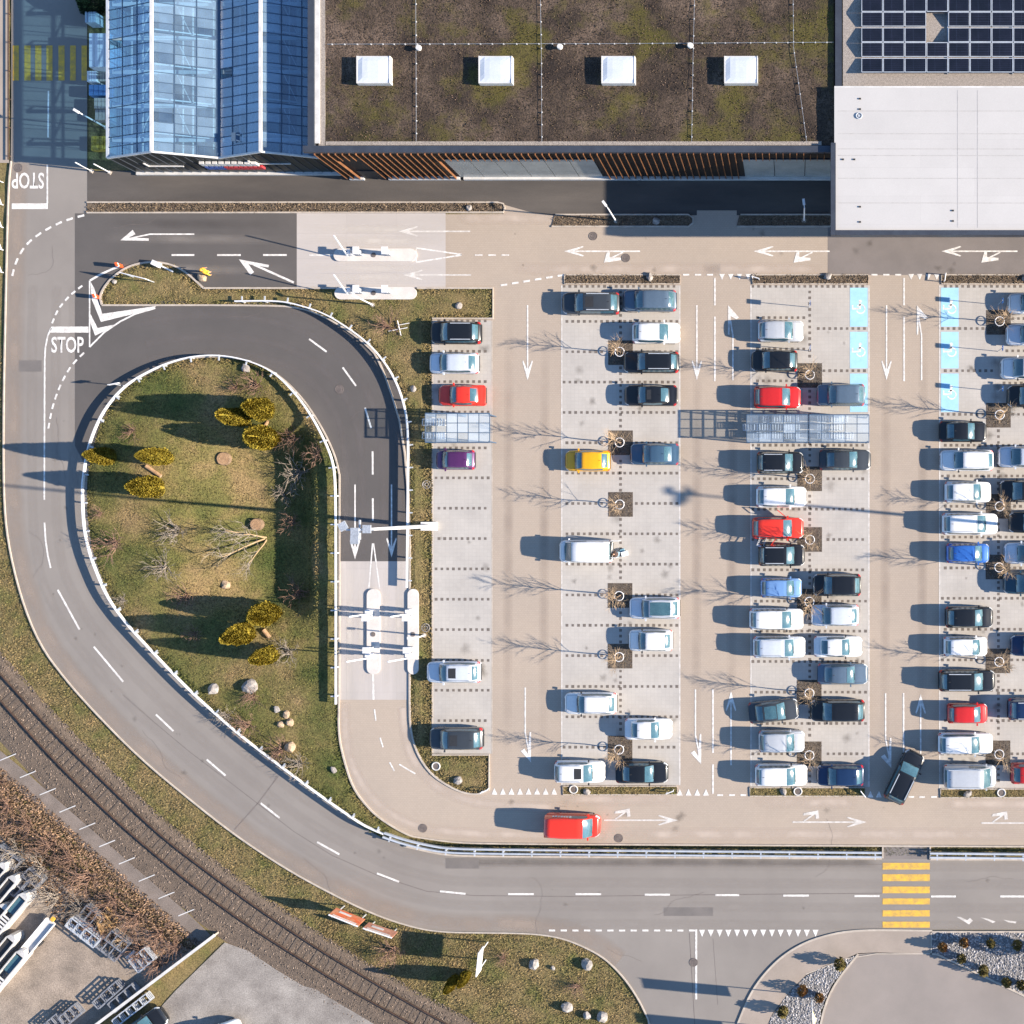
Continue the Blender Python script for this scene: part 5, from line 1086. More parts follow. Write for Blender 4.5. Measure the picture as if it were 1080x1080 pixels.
CARS = [
 (480.5, 351, 54, Lf, 'suv', 'black', 'black off-roader with roof rails, topmost car of the leftmost row', True), (478.5, 383, 53, Lf, 'hatch', 'silver white', 'pale silver hatchback between the black off-roader and the red saloon'), (487, 417, 50, Lf, 'sedan', 'orange red', 'bright red saloon beside the small glass shelter'), (480, 485, 41, Lf, 'small', 'purple', 'purple small car just below the small glass shelter'), (478, 709, 58, Lf, 'estate', 'silver white', 'white estate with sunroof and red tail lights near the barrier islands', True, 'sun'), (481, 779, 57, Lf, 'suv', 'dark grey', 'dark grey car in the lowest bay of the leftmost row', False, 'sun'),
 (623, 320, 61, Lf, 'suv', 'dark grey', 'long dark grey estate sticking out below the left upper planting strip', True, 'sun'), (619.5, 486, 48, Lf, 'hatch', 'yellow', 'yellow hatchback, the only yellow car'), (622.5, 742, 56, Lf, 'estate', 'white', 'white estate pointing left, second from the bottom left of its row', True), (611.5, 814, 54, Rt, 'suv', 'white', 'white off-roader with sunroof behind the row of yield triangles', True, 'sun'),
 (685, 317, 57, Lf, 'suv', 'grey blue', 'grey-blue estate nose to tail behind the long dark grey one'), (692, 351, 51, Rt, 'hatch', 'white', 'white hatchback pointing right below the grey-blue estate'), (686.5, 382, 59, Lf, 'estate', 'black', 'black estate beside the topmost tree of the left row', True), (686, 417, 56, Lf, 'sedan', 'black', 'black saloon with dark roof above an empty bay', False, 'sun'), (690, 479, 52, Lf, 'sedan', 'steel blue', 'dark steel-blue saloon right of the yellow hatchback'), (690, 641.5, 54, Lf, 'estate', 'silver white', 'white estate with black glass roof in the left row', True, 'pano'), (686, 675.5, 47, Lf, 'hatch', 'white', 'white hatchback below the glass-roofed estate'), (684, 769, 50, Rt, 'sedan', 'white', 'white saloon pointing right above the lowest tree of the left row'), (677, 815, 56, Rt, 'sedan', 'black', 'black car in front of the white off-roader with sunroof'),
 (823.5, 349, 49, Rt, 'hatch', 'silver', 'silver hatchback, topmost car of the middle row'), (816.5, 380.5, 49, Lf, 'hatch', 'black', 'black hatchback below the silver hatchback'), (820, 419, 50, Rt, 'suv', 'red', 'red car directly above the trolley shelter'), (823, 488, 44, Rt, 'suv', 'black', 'black off-roader with roof rails directly below the trolley shelter', True), (824, 524, 54, Rt, 'hatch', 'white', 'white hatchback above the red car with open doors'), (824.5, 585.5, 49, Rt, 'suv', 'black', 'black off-roader with roof rails below the red car with open doors', True), (824, 620, 44, Rt, 'small', 'light blue', 'light blue small car in the middle row'), (819, 653, 58, Rt, 'suv', 'white', 'white off-roader with dark roof slot below the light blue small car', False), (822, 682.5, 56, Rt, 'suv', 'silver white', 'silver-white estate below the white off-roader in the middle row', True), (816, 750, 53, 6, 'sedan', 'dark grey', 'grey coupe parked at a slant with black glass roof', False, 'pano'), (824.5, 782, 49, Rt, 'suv', 'silver', 'silver car with pale roof below the slanted coupe'), (824, 817.5, 56, Rt, 'suv', 'white', 'white off-roader at the bottom left end of the middle row'),
 (886.5, 416.5, 51, Lf, 'suv', 'grey blue', 'grey-blue car nose to nose with the red car on an accessible bay'), (891.5, 485, 55, Rt, 'sedan', 'dark grey', 'dark grey saloon below the right end of the trolley shelter'), (882.5, 617, 51, Lf, 'suv', 'black', 'black van-like car right of the light blue small car'), (880.5, 649, 51, Lf, 'hatch', 'silver white', 'white hatchback pointing left, nose to nose with the white off-roader'), (884, 682, 52, Rt, 'sedan', 'white', 'white saloon pointing right between two shadowed neighbours of the middle row'), (889, 711, 54, Rt, 'sedan', 'grey blue', 'grey-blue saloon above a tree pit in the middle row'), (883, 749.5, 58, Lf, 'suv', 'black', 'long black van-like car facing the slanted coupe'), (886, 818, 50, Lf, 'hatch', 'navy', 'navy blue hatchback beside the black car that is driving out'),
 (1016, 455, 48, Rt, 'sedan', 'black', 'black car with red tail lights, topmost of the left half of the right row'), (1019.5, 485.5, 57, Lf, 'estate', 'white', 'white estate with black bonnet stripe pointing left', True), (1021, 519, 50, Rt, 'hatch', 'white', 'white hatchback directly below the white estate with bonnet stripe'), (1023, 552.5, 60, Rt, 'suv', 'white', 'large white off-roader above the bright blue small car', True), (1021, 583.5, 46, Rt, 'small', 'blue', 'bright blue small car'), (1022.5, 651, 51, Rt, 'hatch', 'black', 'shiny black hatchback above the white car with black roof frame'), (1018.5, 682, 47, Rt, 'small', 'white', 'white small car with black roof frame', False), (1020, 718, 60, Rt, 'suv', 'black', 'large black estate with silver roof rails above the red small car', True), (1020.5, 752.5, 43, Rt, 'small', 'red', 'red small car in the right row'), (1018.5, 784.5, 59, Rt, 'estate', 'white', 'white car between the red small car and the silver van'), (1023, 818.5, 56, Rt, 'van', 'silver', 'silver people carrier at the bottom of the right row', True),
 (1090, 320, 54, Lf, 'hatch', 'white', 'white car cut by the picture edge, topmost'), (1088, 353, 54, Lf, 'sedan', 'silver white', 'silver-white car cut by the picture edge, second from top'), (1083, 388.5, 56, Lf, 'suv', 'white', 'white car cut by the picture edge, third from top'), (1089, 418, 54, Lf, 'suv', 'black', 'black car at the picture edge above the second tree of the right row'), (1080, 482, 55, Lf, 'hatch', 'silver white', 'silvery blue hatchback at the picture edge facing the white estate'), (1082, 518, 56, Lf, 'suv', 'black', 'black car at the picture edge with glossy bonnet'), (1091, 551, 54, Lf, 'sedan', 'black', 'black saloon at the picture edge right of the large white off-roader'), (1086, 583.5, 54, Lf, 'hatch', 'silver white', 'silver-blue hatchback at the picture edge right of the bright blue car'), (1086, 615, 56, Lf, 'suv', 'teal', 'dark teal car at the picture edge below a tree pit'), (1093, 681, 55, Lf, 'hatch', 'navy', 'dark blue car at the picture edge right of the small white car'), (1091, 748, 56, Rt, 'suv', 'navy', 'navy off-roader with roof rails at the picture edge', True), (1093, 816, 54, Rt, 'hatch', 'red', 'red car cut by the picture edge at the bottom'),
]
for a in CARS: car(*a)
car(954, 819.5, 58, 64, 'suv', 'black', 'black off-roader driving out at an angle across the lane', True, None, 'moving vehicles')
rc = car(820.5, 557, 55, Rt, 'suv', 'orange red', 'red car with two doors standing open')
c_, D_ = CARM['suv']
dm = MB(); dm.box((-.5, 0, .62), (1.0, .07, .62)); dm.box((-.52, 0, 1.18), (.8, .04, .06)); dm.box((-.1, 0, 1.06), (.05, .04, .26)); dm.box((-.9, 0, 1.06), (.05, .04, .26))
for x, y, rz in ((.75, .92, R(-148 + 90 + 90 + 0)), (.0, -.92, 0)): pass
dr = dm.mesh('door'); dr.materials.append(paint('orange red'))
o = put(dr, 'door', None, rc, (.72, .93, .08)); o.rotation_euler = (0, 0, R(-38)); o = put(dr, 'door', None, rc, (-.2, -.93, .08)); o.rotation_euler = (0, 0, R(52))
# red delivery van on the exit lane, white van with open tail
rv = car(604, 870.5, 59, -1.5, 'van', 'orange red', 'red panel van driving along the exit lane with white lettering on its side', False, None, 'moving vehicles', name='van', cat='van')
lm = MB()
for i, wl in enumerate((.16, .2, .14, .22, .16, .2, .15)): lm.box((-1.55 + i * .24, .90, 1.42), (wl * .9, .03, .22))
lm.v = [(x, y - (z - 1.42) * .12, z) for x, y, z in lm.v]; lm.build('side_lettering', M_wtrim, rv)
pmz = MB(); pmz.box((1.98, -.05, .99), (.12, .9, .012)); pmz.build('bonnet_emblem', M_wtrim, rv)
wv = car(618, 581.5, 57, Lf, 'van', 'white', 'white van with its tail open and a person loading at the back', False, None, 'cars parked in the bays', name='van', cat='van')
tg = MB(); tg.box((-2.62, .5, 1.0), (.5, .05, 1.3)); tg.build('rear_door', paint('white'), wv); tg = MB(); tg.box((-2.72, -.9, 1.0), (.75, .05, 1.3)); tg.build('rear_door', paint('white'), wv); tg = MB(); tg.box((-2.35, -.1, 1.0), (.06, 1.5, 1.3)); tg.build('load_opening', M_plast, wv)
# vehicles at the lower left edge
car(150, 1085, 54, 35, 'hatch', 'black', 'black car half hidden behind the pale wall at the bottom edge', False, None, 'cars in the yard'); car(228, 1094, 54, 20, 'sedan', 'white', 'car at the bottom edge of the concrete lot', False, None, 'cars in the yard')
def trough(px, py, L, w, h, rz, label, k):
    t = empty('metal_trough', P(px, py, -.01), rz, label, 'trough', 'pale metal troughs in the yard'); pale = mat('pale_trough', (.52, .50, .48), (.40, .39, .38), 1.5, 12, .2, rough=.5); mb = MB()
    for sy in (-1, 1): mb.box((0, sy * (w / 2 - .05), h / 2), (L, .1, h))
    mb.box((-L / 2 + .05, 0, h / 2), (.1, w - .2, h - .01)); mb.box((0, 0, .1), (L - .2, w - .2, .12)); mb.build('body', pale, t)
    mb = MB(); pts = [(L / 2 - .0, -w / 2), (L / 2 + .35, -w * .3), (L / 2 + .5, 0), (L / 2 + .35, w * .3), (L / 2, w / 2)]; n = len(pts)
    mb.poly([(x, y, h) for x, y in pts])
    for q in range(n - 1): mb.quad((*pts[q], 0), (*pts[q + 1], 0), (*pts[q + 1], h), (*pts[q], h))
    mb.build('rounded_end', pale, t); mb = MB(); mb.box((L * .27, 0, h - .22), (L * .36, w - .26, .04)); mb.build('opening_shade', M_cglass if k % 3 == 2 else M_plast, t)  # dark inset panel stands in for the shade inside the recessed opening
    for q in range(7): mb = MB(); mb.box((-L / 2 + .3 + q * .3, 0, h - .03), (.14, w - .16, .05)); mb.build('rib', M_wtrim, t)
for k, a in enumerate(((-6, 930, 4.0, .85, 1.1, 'pale metal trough at the picture edge, topmost of the row'), (5, 944, 4.2, .85, 1.2, 'pale metal trough, second from the top of the row in the yard'), (17, 962, 4.2, .9, 1.3, 'pale metal trough with dark blue opening in the yard'), (-6, 975, 4.4, .9, 1.1, 'pale metal trough behind the one with the dark blue opening'), (2, 1008, 4.6, .9, 1.2, 'pale metal trough lower in the yard, left one'), (12, 1024, 4.6, .9, 1.2, 'pale metal trough lower in the yard, nearest the open ground'), (-20, 1010, 4.6, .9, 1.2, 'pale metal trough cut by the picture edge at the bottom'))): trough(a[0], a[1], a[2], a[3], a[4], R(50), a[5], k)
t = empty('flat_trailer', P(44, 986, .0), R(50), 'narrow white flat trailer beside the vans in the yard', 'trailer')
mb = MB(); mb.box((0, 0, .5), (3.6, .9, .12)); mb.build('bed', M_wtrim, t)
for s_ in (-1, 1): mb = MB(); mb.box((0, s_ * .43, .66), (3.6, .06, .22)); mb.build('side_board', M_metalw, t)
for s_ in (-1, 1): mb = MB(); mb.tube((-.4, s_ * .5 - .06, .28), (-.4, s_ * .5 + .06, .28), .28, k=14); mb.build('wheel', M_black, t)
mb = MB(); mb.box((1.95, 0, .5), (.3, .3, .2)); mb.build('hitch', M_yel, t)

# ------------------------------------------------------------------ glass shelters and trolleys
def shelter(x0, x1, y0, y1, nc, nr, label, z=2.45):
    a = P(x0, y1, z); b = P(x1, y0, z); c = (a + b) / 2; t = empty('trolley_shelter', (c.x, c.y, 0), 0, label, 'shelter'); w, d = b.x - a.x, b.y - a.y
    pw, pd = w / nc, d / nr; pm = MB(); pm.quad((-pw / 2 + .03, -pd / 2 + .03, 0), (pw / 2 - .03, -pd / 2 + .03, 0), (pw / 2 - .03, pd / 2 - .03, 0), (-pw / 2 + .03, pd / 2 - .03, 0)); me = pm.mesh('roof_pane'); me.materials.append(M_sgl)
    for i in range(nc):
        for j in range(nr): put(me, 'roof_pane', None, t, (-w / 2 + (i + .5) * pw, -d / 2 + (j + .5) * pd, z + .05))
    mb = MB()
    for i in range(nc + 1): x = -w / 2 + i * pw; mb.beam((x, -d / 2, z), (x, d / 2, z), .055, .08)
    mb.build('rafters', M_gbar, t); mb = MB()
    for j in range(nr + 1): y = -d / 2 + j * pd; mb.beam((-w / 2, y, z + .01), (w / 2, y, z + .01), .055 if 0 < j < nr else .09, .09)
    mb.build('purlins', M_gbar, t)
    for sx in (-1, 0, 1):
        for sy in (-1, 1): mb = MB(); mb.box((sx * (w / 2 - .1), sy * (d / 2 - .08), z / 2), (.09, .09, z)); mb.build('post', M_gbar, t)
    for sy in (-1, 1):
        mb = MB(); mb.quad((-w / 2 + .2, sy * (d / 2 - .03), .15), (w / 2 - .2, sy * (d / 2 - .03), .15), (w / 2 - .2, sy * (d / 2 - .03), 2.0), (-w / 2 + .2, sy * (d / 2 - .03), 2.0)); mb.build('side_glass', M_sgl, t)
shelter(448.5, 516.5, 436, 466.5, 6, 3, 'small glass-roofed trolley shelter in the leftmost row'); shelter(787.5, 852, 437.5, 466.5, 5, 3, 'left half of the long glass trolley shelter, full of trolleys'); shelter(853.5, 916.5, 437.5, 466.5, 5, 3, 'right half of the long glass trolley shelter over a blue bay')
tm = MB()
def trolley_mesh():
    mb = MB(); pts = lambda z, l0, l1, w: [(l0, -w, z), (l1, -w, z), (l1, w, z), (l0, w, z)]
    lo = pts(.55, -.38, .36, .2); hi = pts(.98, -.42, .46, .27)
    for q in (lo, hi):
        for i in range(4): mb.beam(q[i], q[(i + 1) % 4], .03, .03)
    for i in range(4):
        for k in range(5):
            a = Vector(lo[i]).lerp(Vector(lo[(i + 1) % 4]), k / 5); b = Vector(hi[i]).lerp(Vector(hi[(i + 1) % 4]), k / 5); mb.beam(a, b, .014, .014)
    for k in range(5): mb.beam((-.38 + .16 * k, -.2, .55), (-.38 + .16 * k, .2, .55), .014, .014)
    mb.beam((-.5, -.28, 1.03), (-.5, .28, 1.03), .06, .06); mb.beam((-.42, -.26, .98), (-.5, -.27, 1.03), .03, .03); mb.beam((-.42, .26, .98), (-.5, .27, 1.03), .03, .03)
    for y in (-.22, .22): mb.beam((-.42, y, .95), (-.40, y, .15), .03, .03); mb.beam((-.4, y, .16), (.4, y * .7, .16), .03, .03)
    for x, y in ((-.38, -.22), (-.38, .22), (.38, -.16), (.38, .16)): mb.tube((x, y - .02, .06), (x, y + .02, .06), .06, k=8)
    return mb.mesh('shopping_trolley')
TM = trolley_mesh(); TM.materials.append(M_metalw)
for x0, n, y, lab in ((811, 10, 442.8, 'shopping trolley in the top line of the left shelter half'), (790, 18, 451.3, 'shopping trolley in the long middle line of the left shelter half'), (801, 14, 460.2, 'shopping trolley in the bottom line of the left shelter half'), (868, 8, 442.8, 'shopping trolley in the top line of the right shelter half'), (868, 6, 451.3, 'shopping trolley in the middle line of the right shelter half'), (868, 10, 460.2, 'shopping trolley in the bottom line of the right shelter half'), (455, 5, 446, 'shopping trolley in the upper line of the small shelter'), (455, 5, 460, 'shopping trolley in the lower line of the small shelter')):
    for i in range(n):
        o = put(TM, 'shopping_trolley', None, None, P(x0 + i * 2.75, y + rnd.uniform(-.3, .3), .03)); o.rotation_euler = (0, 0, math.pi + rnd.uniform(-.04, .04)); tag(o, lab, 'trolley', lab.replace('trolley', 'trolleys'))
o = put(TM, 'shopping_trolley', None, None, P(804, 570, .03)); o.rotation_euler = (0, 0, 1.2); tag(o, 'shopping trolley standing by the open door of the red car', 'trolley')

# ------------------------------------------------------------------ barrier islands
def island(x0, x1, y0, y1, label, vertical):
    r = min(x1 - x0, y1 - y0) / 2; pts = []
    if vertical:
        for k in range(13): a = math.pi * k / 12; pts.append(((x0 + x1) / 2 + r * math.cos(a), y0 + r - r * math.sin(a)))
        for k in range(13): a = math.pi * k / 12; pts.append(((x0 + x1) / 2 - r * math.cos(a), y1 - r + r * math.sin(a)))
    else:
        for k in range(13): a = math.pi * k / 12; pts.append((x0 + r - r * math.sin(a), (y0 + y1) / 2 - r * math.cos(a)))
        for k in range(13): a = math.pi * k / 12; pts.append((x1 - r + r * math.sin(a), (y0 + y1) / 2 + r * math.cos(a)))
    c = P((x0 + x1) / 2, (y0 + y1) / 2); mb = MB(); W = [P(*p) - c for p in pts]; n = len(W)
    mb.poly([(v.x, v.y, .16) for v in W][::-1]); 
    for i in range(n): j = (i + 1) % n; mb.quad((W[i].x, W[i].y, .16), (W[j].x, W[j].y, .16), (W[j].x, W[j].y, -.02), (W[i].x, W[i].y, -.02))
    me = fixn(mb.mesh('traffic_island')); tag(put(me, 'traffic_island', mat('island_concrete', (.62, .58, .54), (.54, .50, .47), .8, 14, .08), None, c), label, 'traffic island')
island(387.5, 401, 621, 711, 'long pale barrier island in the middle of the ramp', True); island(430.5, 442, 621, 711, 'long pale barrier island at the right edge of the ramp', True); island(352.5, 440, 262.5, 276, 'pale barrier island in the middle of the entrance apron', False); island(353.5, 440, 303, 316, 'pale barrier island at the lower edge of the entrance apron', False)
def machine(px, py, rz, label):
    t = empty('ticket_machine', P(px, py, .16), rz, label, 'ticket machine', 'ticket machines'); mb = MB(); mb.box((0, 0, .6), (.34, .34, 1.2)); mb.build('housing', mat('machine_grey', (.36, .38, .41), None), t); mb = MB(); mb.box((.03, 0, 1.26), (.62, .5, .1)); mb.build('rain_hood', M_metalw, t); mb = MB(); mb.box((.18, 0, .95), (.02, .22, .3)); mb.build('screen', M_plast, t)
def barrier(px, py, rz, up, L, label):
    t = empty('barrier_gate', P(px, py, .16), rz, label, 'barrier', 'barrier gates'); mb = MB(); mb.box((0, 0, .5), (.36, .3, 1.0)); mb.build('housing', M_metalw, t); mb = MB(); e = Vector((L * math.cos(up), 0, .9 + L * math.sin(up))); mb.beam((-.3, .2, .9 - .3 * math.sin(up)), (e.x, .2, e.z), .1, .08); arm = mb.build('barrier_arm', M_metalw, t)
    mb = MB(); mb.tube((0, .1, .9), (0, .26, .9), .1, k=10); mb.build('pivot', M_plast, t)
for x, nm in ((394.5, 'middle'), (436.5, 'right')):
    machine(x - 3, 650.5, math.pi, f'grey ticket machine on the {nm} ramp island, upper one'); machine(x - 2, 684, math.pi, f'grey ticket machine on the {nm} ramp island, lower one'); barrier(x - 3, 644, math.pi, 1.35, 2.6, f'white barrier with raised arm on the {nm} ramp island, upper one'); barrier(x - 3, 690, math.pi, 1.25, 2.6, f'white barrier with raised arm on the {nm} ramp island, lower one')
    mb = MB(); mb.tube((0, 0, 0), (0, 0, .03), .2, k=14); o = mb.build('drain_cover', M_iron, None, loc=P(x - 1, 669, .16)); tag(o, f'round rusty cover on the {nm} ramp island', 'manhole')
for y, nm in ((269, 'upper'), (309, 'lower')):
    machine(381, y - 1, R(90), f'ticket machine on the {nm} apron island, left of its shadow'); machine(411, y - 1, R(90), f'ticket machine on the {nm} apron island, right end'); barrier(372, y - 1, R(90), 1.3, 2.8, f'white barrier with raised arm on the {nm} apron island')
    mb = MB(); mb.tube((0, 0, 0), (0, 0, .03), .2, k=14); o = mb.build('drain_cover', M_iron, None, loc=P(394, y, .16)); tag(o, f'round dark cover on the {nm} apron island', 'manhole')

# ------------------------------------------------------------------ lamps, signs, mast
def lamp(px, py, h, arm, rz, label):
    t = empty('lamp_post', P(px, py), rz, label, 'lamp post', 'lamp posts'); mb = MB(); mb.tube((0, 0, 0), (0, 0, h), .075, .05, k=8); mb.build('pole', M_metalw, t); mb = MB(); mb.tube((0, 0, h), (arm, 0, h + .05), .035, k=6); mb.build('arm', M_metalw, t); mb = MB(); mb.box((arm, 0, h + .05), (.5, .2, .09)); mb.build('lamp_head', M_metalw, t); mb = MB(); mb.tube((0, 0, 0), (0, 0, .06), .2, k=10); mb.build('base', M_kerb, t)
lamp(112, 134.5, 3.7, .3, 2.6, 'white lamp post in the greenhouse shadow by the crossing'); lamp(649.5, 233, 4.3, .45, 2.2, 'white lamp post in the left shaded planting strip'); lamp(848, 232.5, 4.3, .45, 1.7, 'white lamp post in the right shaded planting strip'); lamp(393, 321.5, 3.2, .3, 2.7, 'white lamp post on the verge below the apron island'); lamp(447.5, 670, 2.4, .4, 3.1, 'white lamp post beside the right ramp island')
def mast(px, py, label):
    t = empty('floodlight_mast', P(px, py), 0, label, 'floodlight mast', 'floodlight masts'); mb = MB(); mb.tube((0, 0, 0), (0, 0, 16), .19, .08, k=12); mb.build('pole', M_metalw, t, True); mb = MB(); mb.box((.1, 0, .12), (1.3, .72, .5)); mb.build('concrete_base', mat('white_concrete', (.7, .69, .67), None), t)
    mb = MB(); mb.beam((-1.0, 0, 15.8), (1.0, 0, 15.8), .12, .12); mb.beam((0, -.7, 15.8), (0, .7, 15.8), .12, .12); mb.build('crossarm', M_galv, t)
    for x, y, a in ((-1.15, .25, .5), (-.3, -.15, 0), (-.32, -.72, 0), (.55, .05, 0)):
        mb = MB(); mb.box((x, y, 15.95), (.58, .58, .14), a); f = mb.build('floodlight', mat('floodlight_grey', (.34, .37, .42), None, rough=.4), t); mb = MB(); mb.box((x, y, 15.86), (.46, .46, .03), a); mb.build('lens', M_head, f)
mast(452, 555, 'tall white floodlight mast leaning across the ramp with square lamps'); mast(1192, 566, 'tall floodlight mast beyond the right edge whose lamp shadow falls between the rows')
def psign(px, py, h, w, hh, face, label, col):
    t = empty('sign_post', P(px, py), face, label, 'sign', 'sign posts'); mb = MB(); mb.tube((0, 0, 0), (0, 0, h), .03, k=6); mb.build('post', M_galv, t); mb = MB(); mb.box((.05, 0, h - hh / 2), (.03, w, hh)); mb.build('sign_plate', col, t)
bp = mat('sign_plate_blue', (.05, .18, .5), None)
for x, y, lab in ((853.5, 324, 'accessible parking sign post, top of the middle row'), (853.5, 370, 'accessible parking sign post, lower one of the middle row'), (1052.5, 321.5, 'accessible parking sign post, top of the right row'), (1052.5, 370.5, 'accessible parking sign post, middle of the right row'), (1052.5, 412.5, 'accessible parking sign post, lowest of the right row')): psign(x, y, 2.25, .4, .5, 0, lab, bp)
# red and white marker posts and sign at the wedge tip
for x, y, h, lab in ((129, 281, 1.0, 'red and white marker post on the wedge tip kerb'), (104, 313.5, .8, 'small red marker post at the left end of the verge')):
    t = empty('marker_post', P(x, y), .4, lab, 'marker post'); mb = MB(); mb.box((0, 0, h / 2), (.14, .3, h)); mb.build('post', M_orange, t); mb = MB(); mb.box((0, 0, h * .7), (.15, .31, .16)); mb.build('reflector', M_metalw, t)
t = empty('barrier_sign', P(152, 295), R(-14), 'white panel lying on two posts at the wedge tip', 'sign'); mb = MB(); mb.box((0, 0, 1.5), (2.2, .06, .7)); mb.build('panel', M_metalw, t)
for s in (-1, 1): mb = MB(); mb.tube((s * .9, 0, 0), (s * .9, 0, 1.5), .045, k=6); mb.build('post', M_galv, t)
rock(120.5, 297, .2, 'small pale stone at the wedge tip'); 
t = empty('utility_box', P(171, 281), R(-25), 'small white box and pipe on the verge near the person in orange', 'box'); mb = MB(); mb.box((-.35, 0, .3), (.6, .4, .6)); mb.build('cabinet', M_metalw, t); mb = MB(); mb.tube((0, 0, .12), (1.1, 0, .12), .07, k=8); mb.build('pipe', M_metalw, t)
t = empty('round_bollard', P(131, 407), .2, 'white direction sign on the guard rail at the top left of the lawn', 'sign'); mb = MB(); mb.tube((0, 0, 0), (0, 0, 1.7), .04, k=6); mb.build('post', M_galv, t); mb = MB(); mb.box((0, 0, 1.55), (.9, .05, .35)); mb.build('sign_plate', M_metalw, t); t.name = 'direction_sign'
# white cross poles on verge
t = empty('pole_stack', P(421, 346), .3, 'crossed white poles lying on the verge', 'poles'); mb = MB(); mb.tube((-.9, 0, .1), (.7, -.2, .14), .04, k=6); mb.build('pole', M_metalw, t); mb = MB(); mb.tube((0, -.7, .18), (.1, .6, .2), .04, k=6); mb.build('pole', M_metalw, t); mb = MB(); mb.tube((.1, .2, .25), (1.0, .1, .22), .03, k=6); mb.build('pole', M_metalw, t)
# advertising panels on the lower verge
def billboard(ax, ay, bx, by, z0, z1, m, label):
    a = P(ax, ay); b = P(bx, by); c = (a + b) / 2; d = b - a; t = empty('billboard', (c.x, c.y, 0), math.atan2(d.y, d.x), label, 'billboard'); L = d.length; mb = MB(); mb.box((0, 0, (z0 + z1) / 2), (L, .07, z1 - z0)); pn = mb.build('panel', m, t); mb = MB(); mb.box((0, .045, z1 - .18), (L * .8, .02, .14)); mb.box((-.3, .045, z0 + .5), (L * .4, .02, .3)); mb.build('printed_band', M_wtrim, pn)
    mb = MB(); mb.beam((-L / 2, 0, z1 + .03), (L / 2, 0, z1 + .03), .1, .06); mb.build('top_rail', M_metalw, pn)
    for s in (-1, 1): mb = MB(); mb.tube((s * L * .38, -.08, 0), (s * L * .38, -.08, z1), .05, k=6); mb.build('post', M_galv, t)
billboard(360, 953, 390, 965, 1.1, 2.7, mat('poster_orange', (.62, .12, .04), (.50, .22, .12), 1.2, 6, .2), 'bright orange billboard on the lower verge, left one'); billboard(392, 970, 422, 980, .7, 2.0, mat('poster_salmon', (.50, .24, .16), (.42, .18, .12), 1.2, 6, .2), 'faded salmon billboard on the lower verge, right one')
t = empty('panel_sign', P(513.5, 1003), R(84), 'white panel sign on two posts beside the narrow thujas', 'sign'); mb = MB(); mb.box((0, 0, 2.3), (2.0, .08, 1.5)); mb.build('panel', M_metalw, t)
for s in (-1, 1): mb = MB(); mb.tube((s * .75, 0, 0), (s * .75, 0, 1.6), .05, k=6); mb.build('post', M_metalw, t)
def flag(px, py, h, label):
    t = empty('banner_flag', P(px, py), 0, label, 'flag', 'banner flags'); mb = MB(); mb.tube((0, 0, 0), (0, 0, h), .05, .03, k=7); mb.build('pole', M_metalw, t); mb = MB()
    n = 8; pr = [(.0, h - .1), (.0, h - 3.2)]
    for k in range(n):
        z0 = h - .1 - 3.1 * k / n; z1 = h - .1 - 3.1 * (k + 1) / n; o0 = .10 * math.sin(k * .9); o1 = .10 * math.sin((k + 1) * .9); mb.quad((0, 0, z0), (0, 0, z1), (.25 + o1, -.85, z1), (.25 + o0, -.85, z0)); mb.quad((0.01, 0, z0), (.26 + o0, -.85, z0), (.26 + o1, -.85, z1), (0.01, 0, z1))
    mb.build('cloth', mat('flag_cloth', (.72, .70, .50), (.70, .62, .22), 1.5, 6, .05), t)
flag(856, 1049, 6.2, 'white and yellow banner flag in the left gravel bed'); flag(850, 1086, 6.2, 'white and yellow banner flag at the bottom edge of the left gravel bed')
for x0, y0 in ((80, 171.5), (99, 173)):
    t = empty('gate_bar', P(x0 + 17, y0 + 9), R(-28), ['slanting white bar by the greenhouse corner, left one', 'slanting white bar by the greenhouse corner, right one'][x0 > 90], 'gate bar'); mb = MB(); mb.tube((0, 0, 0), (-.1, .05, 2.2), .05, k=6); mb.build('post', M_metalw, t); mb = MB(); mb.box((0, 0, .03), (.3, .3, .06)); mb.build('base', M_kerb, t)
# round white lids with dark centre on planting strips
for x, y, lab in ((460, 808, 'white ringed well cover on the lower verge corner'), (605, 832.5, 'white ringed well cover in the left lower planting strip'), (841.5, 834.5, 'white ringed well cover in the middle lower planting strip'), (1056, 836, 'white ringed well cover in the right lower planting strip')):
    t = empty('well_cover', P(x, y, .05), 0, lab, 'well cover', 'well covers'); mb = MB(); mb.torus((0, 0, .05), .32, .06, 18, 5); mb.build('ring', M_wtrim, t); mb = MB(); mb.tube((0, 0, 0), (0, 0, .05), .27, k=16); mb.build('lid', M_iron, t)
for x, y, lab in ((450, 511, 'grey round ring lying on the dry verge, upper one'), (449, 662, 'grey round ring lying on the dry verge, lower one')):
    mb = MB(); mb.torus((0, 0, .03), .33, .05, 18, 5); mb.torus((0, 0, .03), .15, .04, 14, 5); tag(mb.build('verge_ring', M_stone, None, loc=P(x, y, 0)), lab, 'ring')
# small hoops at strip ends
for x, y, lab in ((797, 294, 'white hoop at the left end of the middle upper strip'), (996, 293.5, 'white hoop at the left end of the right upper strip'), (707, 834, 'white hoop at the right end of the left lower strip'), (910, 836, 'white hoop at the right end of the middle lower strip'), (512, 833, 'white hoop on the lower verge corner')):
    t = empty('guard_hoop', P(x, y, .04), rnd.uniform(0, 3), lab, 'hoop', 'white hoops'); [(lambda q: (q.tube((s_ * .3, 0, 0), (s_ * .3, 0, .6), .04, k=6), q.build('upright', M_metalw, t)))(MB()) for s_ in (-1, 1)]; mb = MB(); mb.tube((-.34, 0, .6), (.34, 0, .6), .045, k=6); mb.build('top_bar', M_metalw, t)
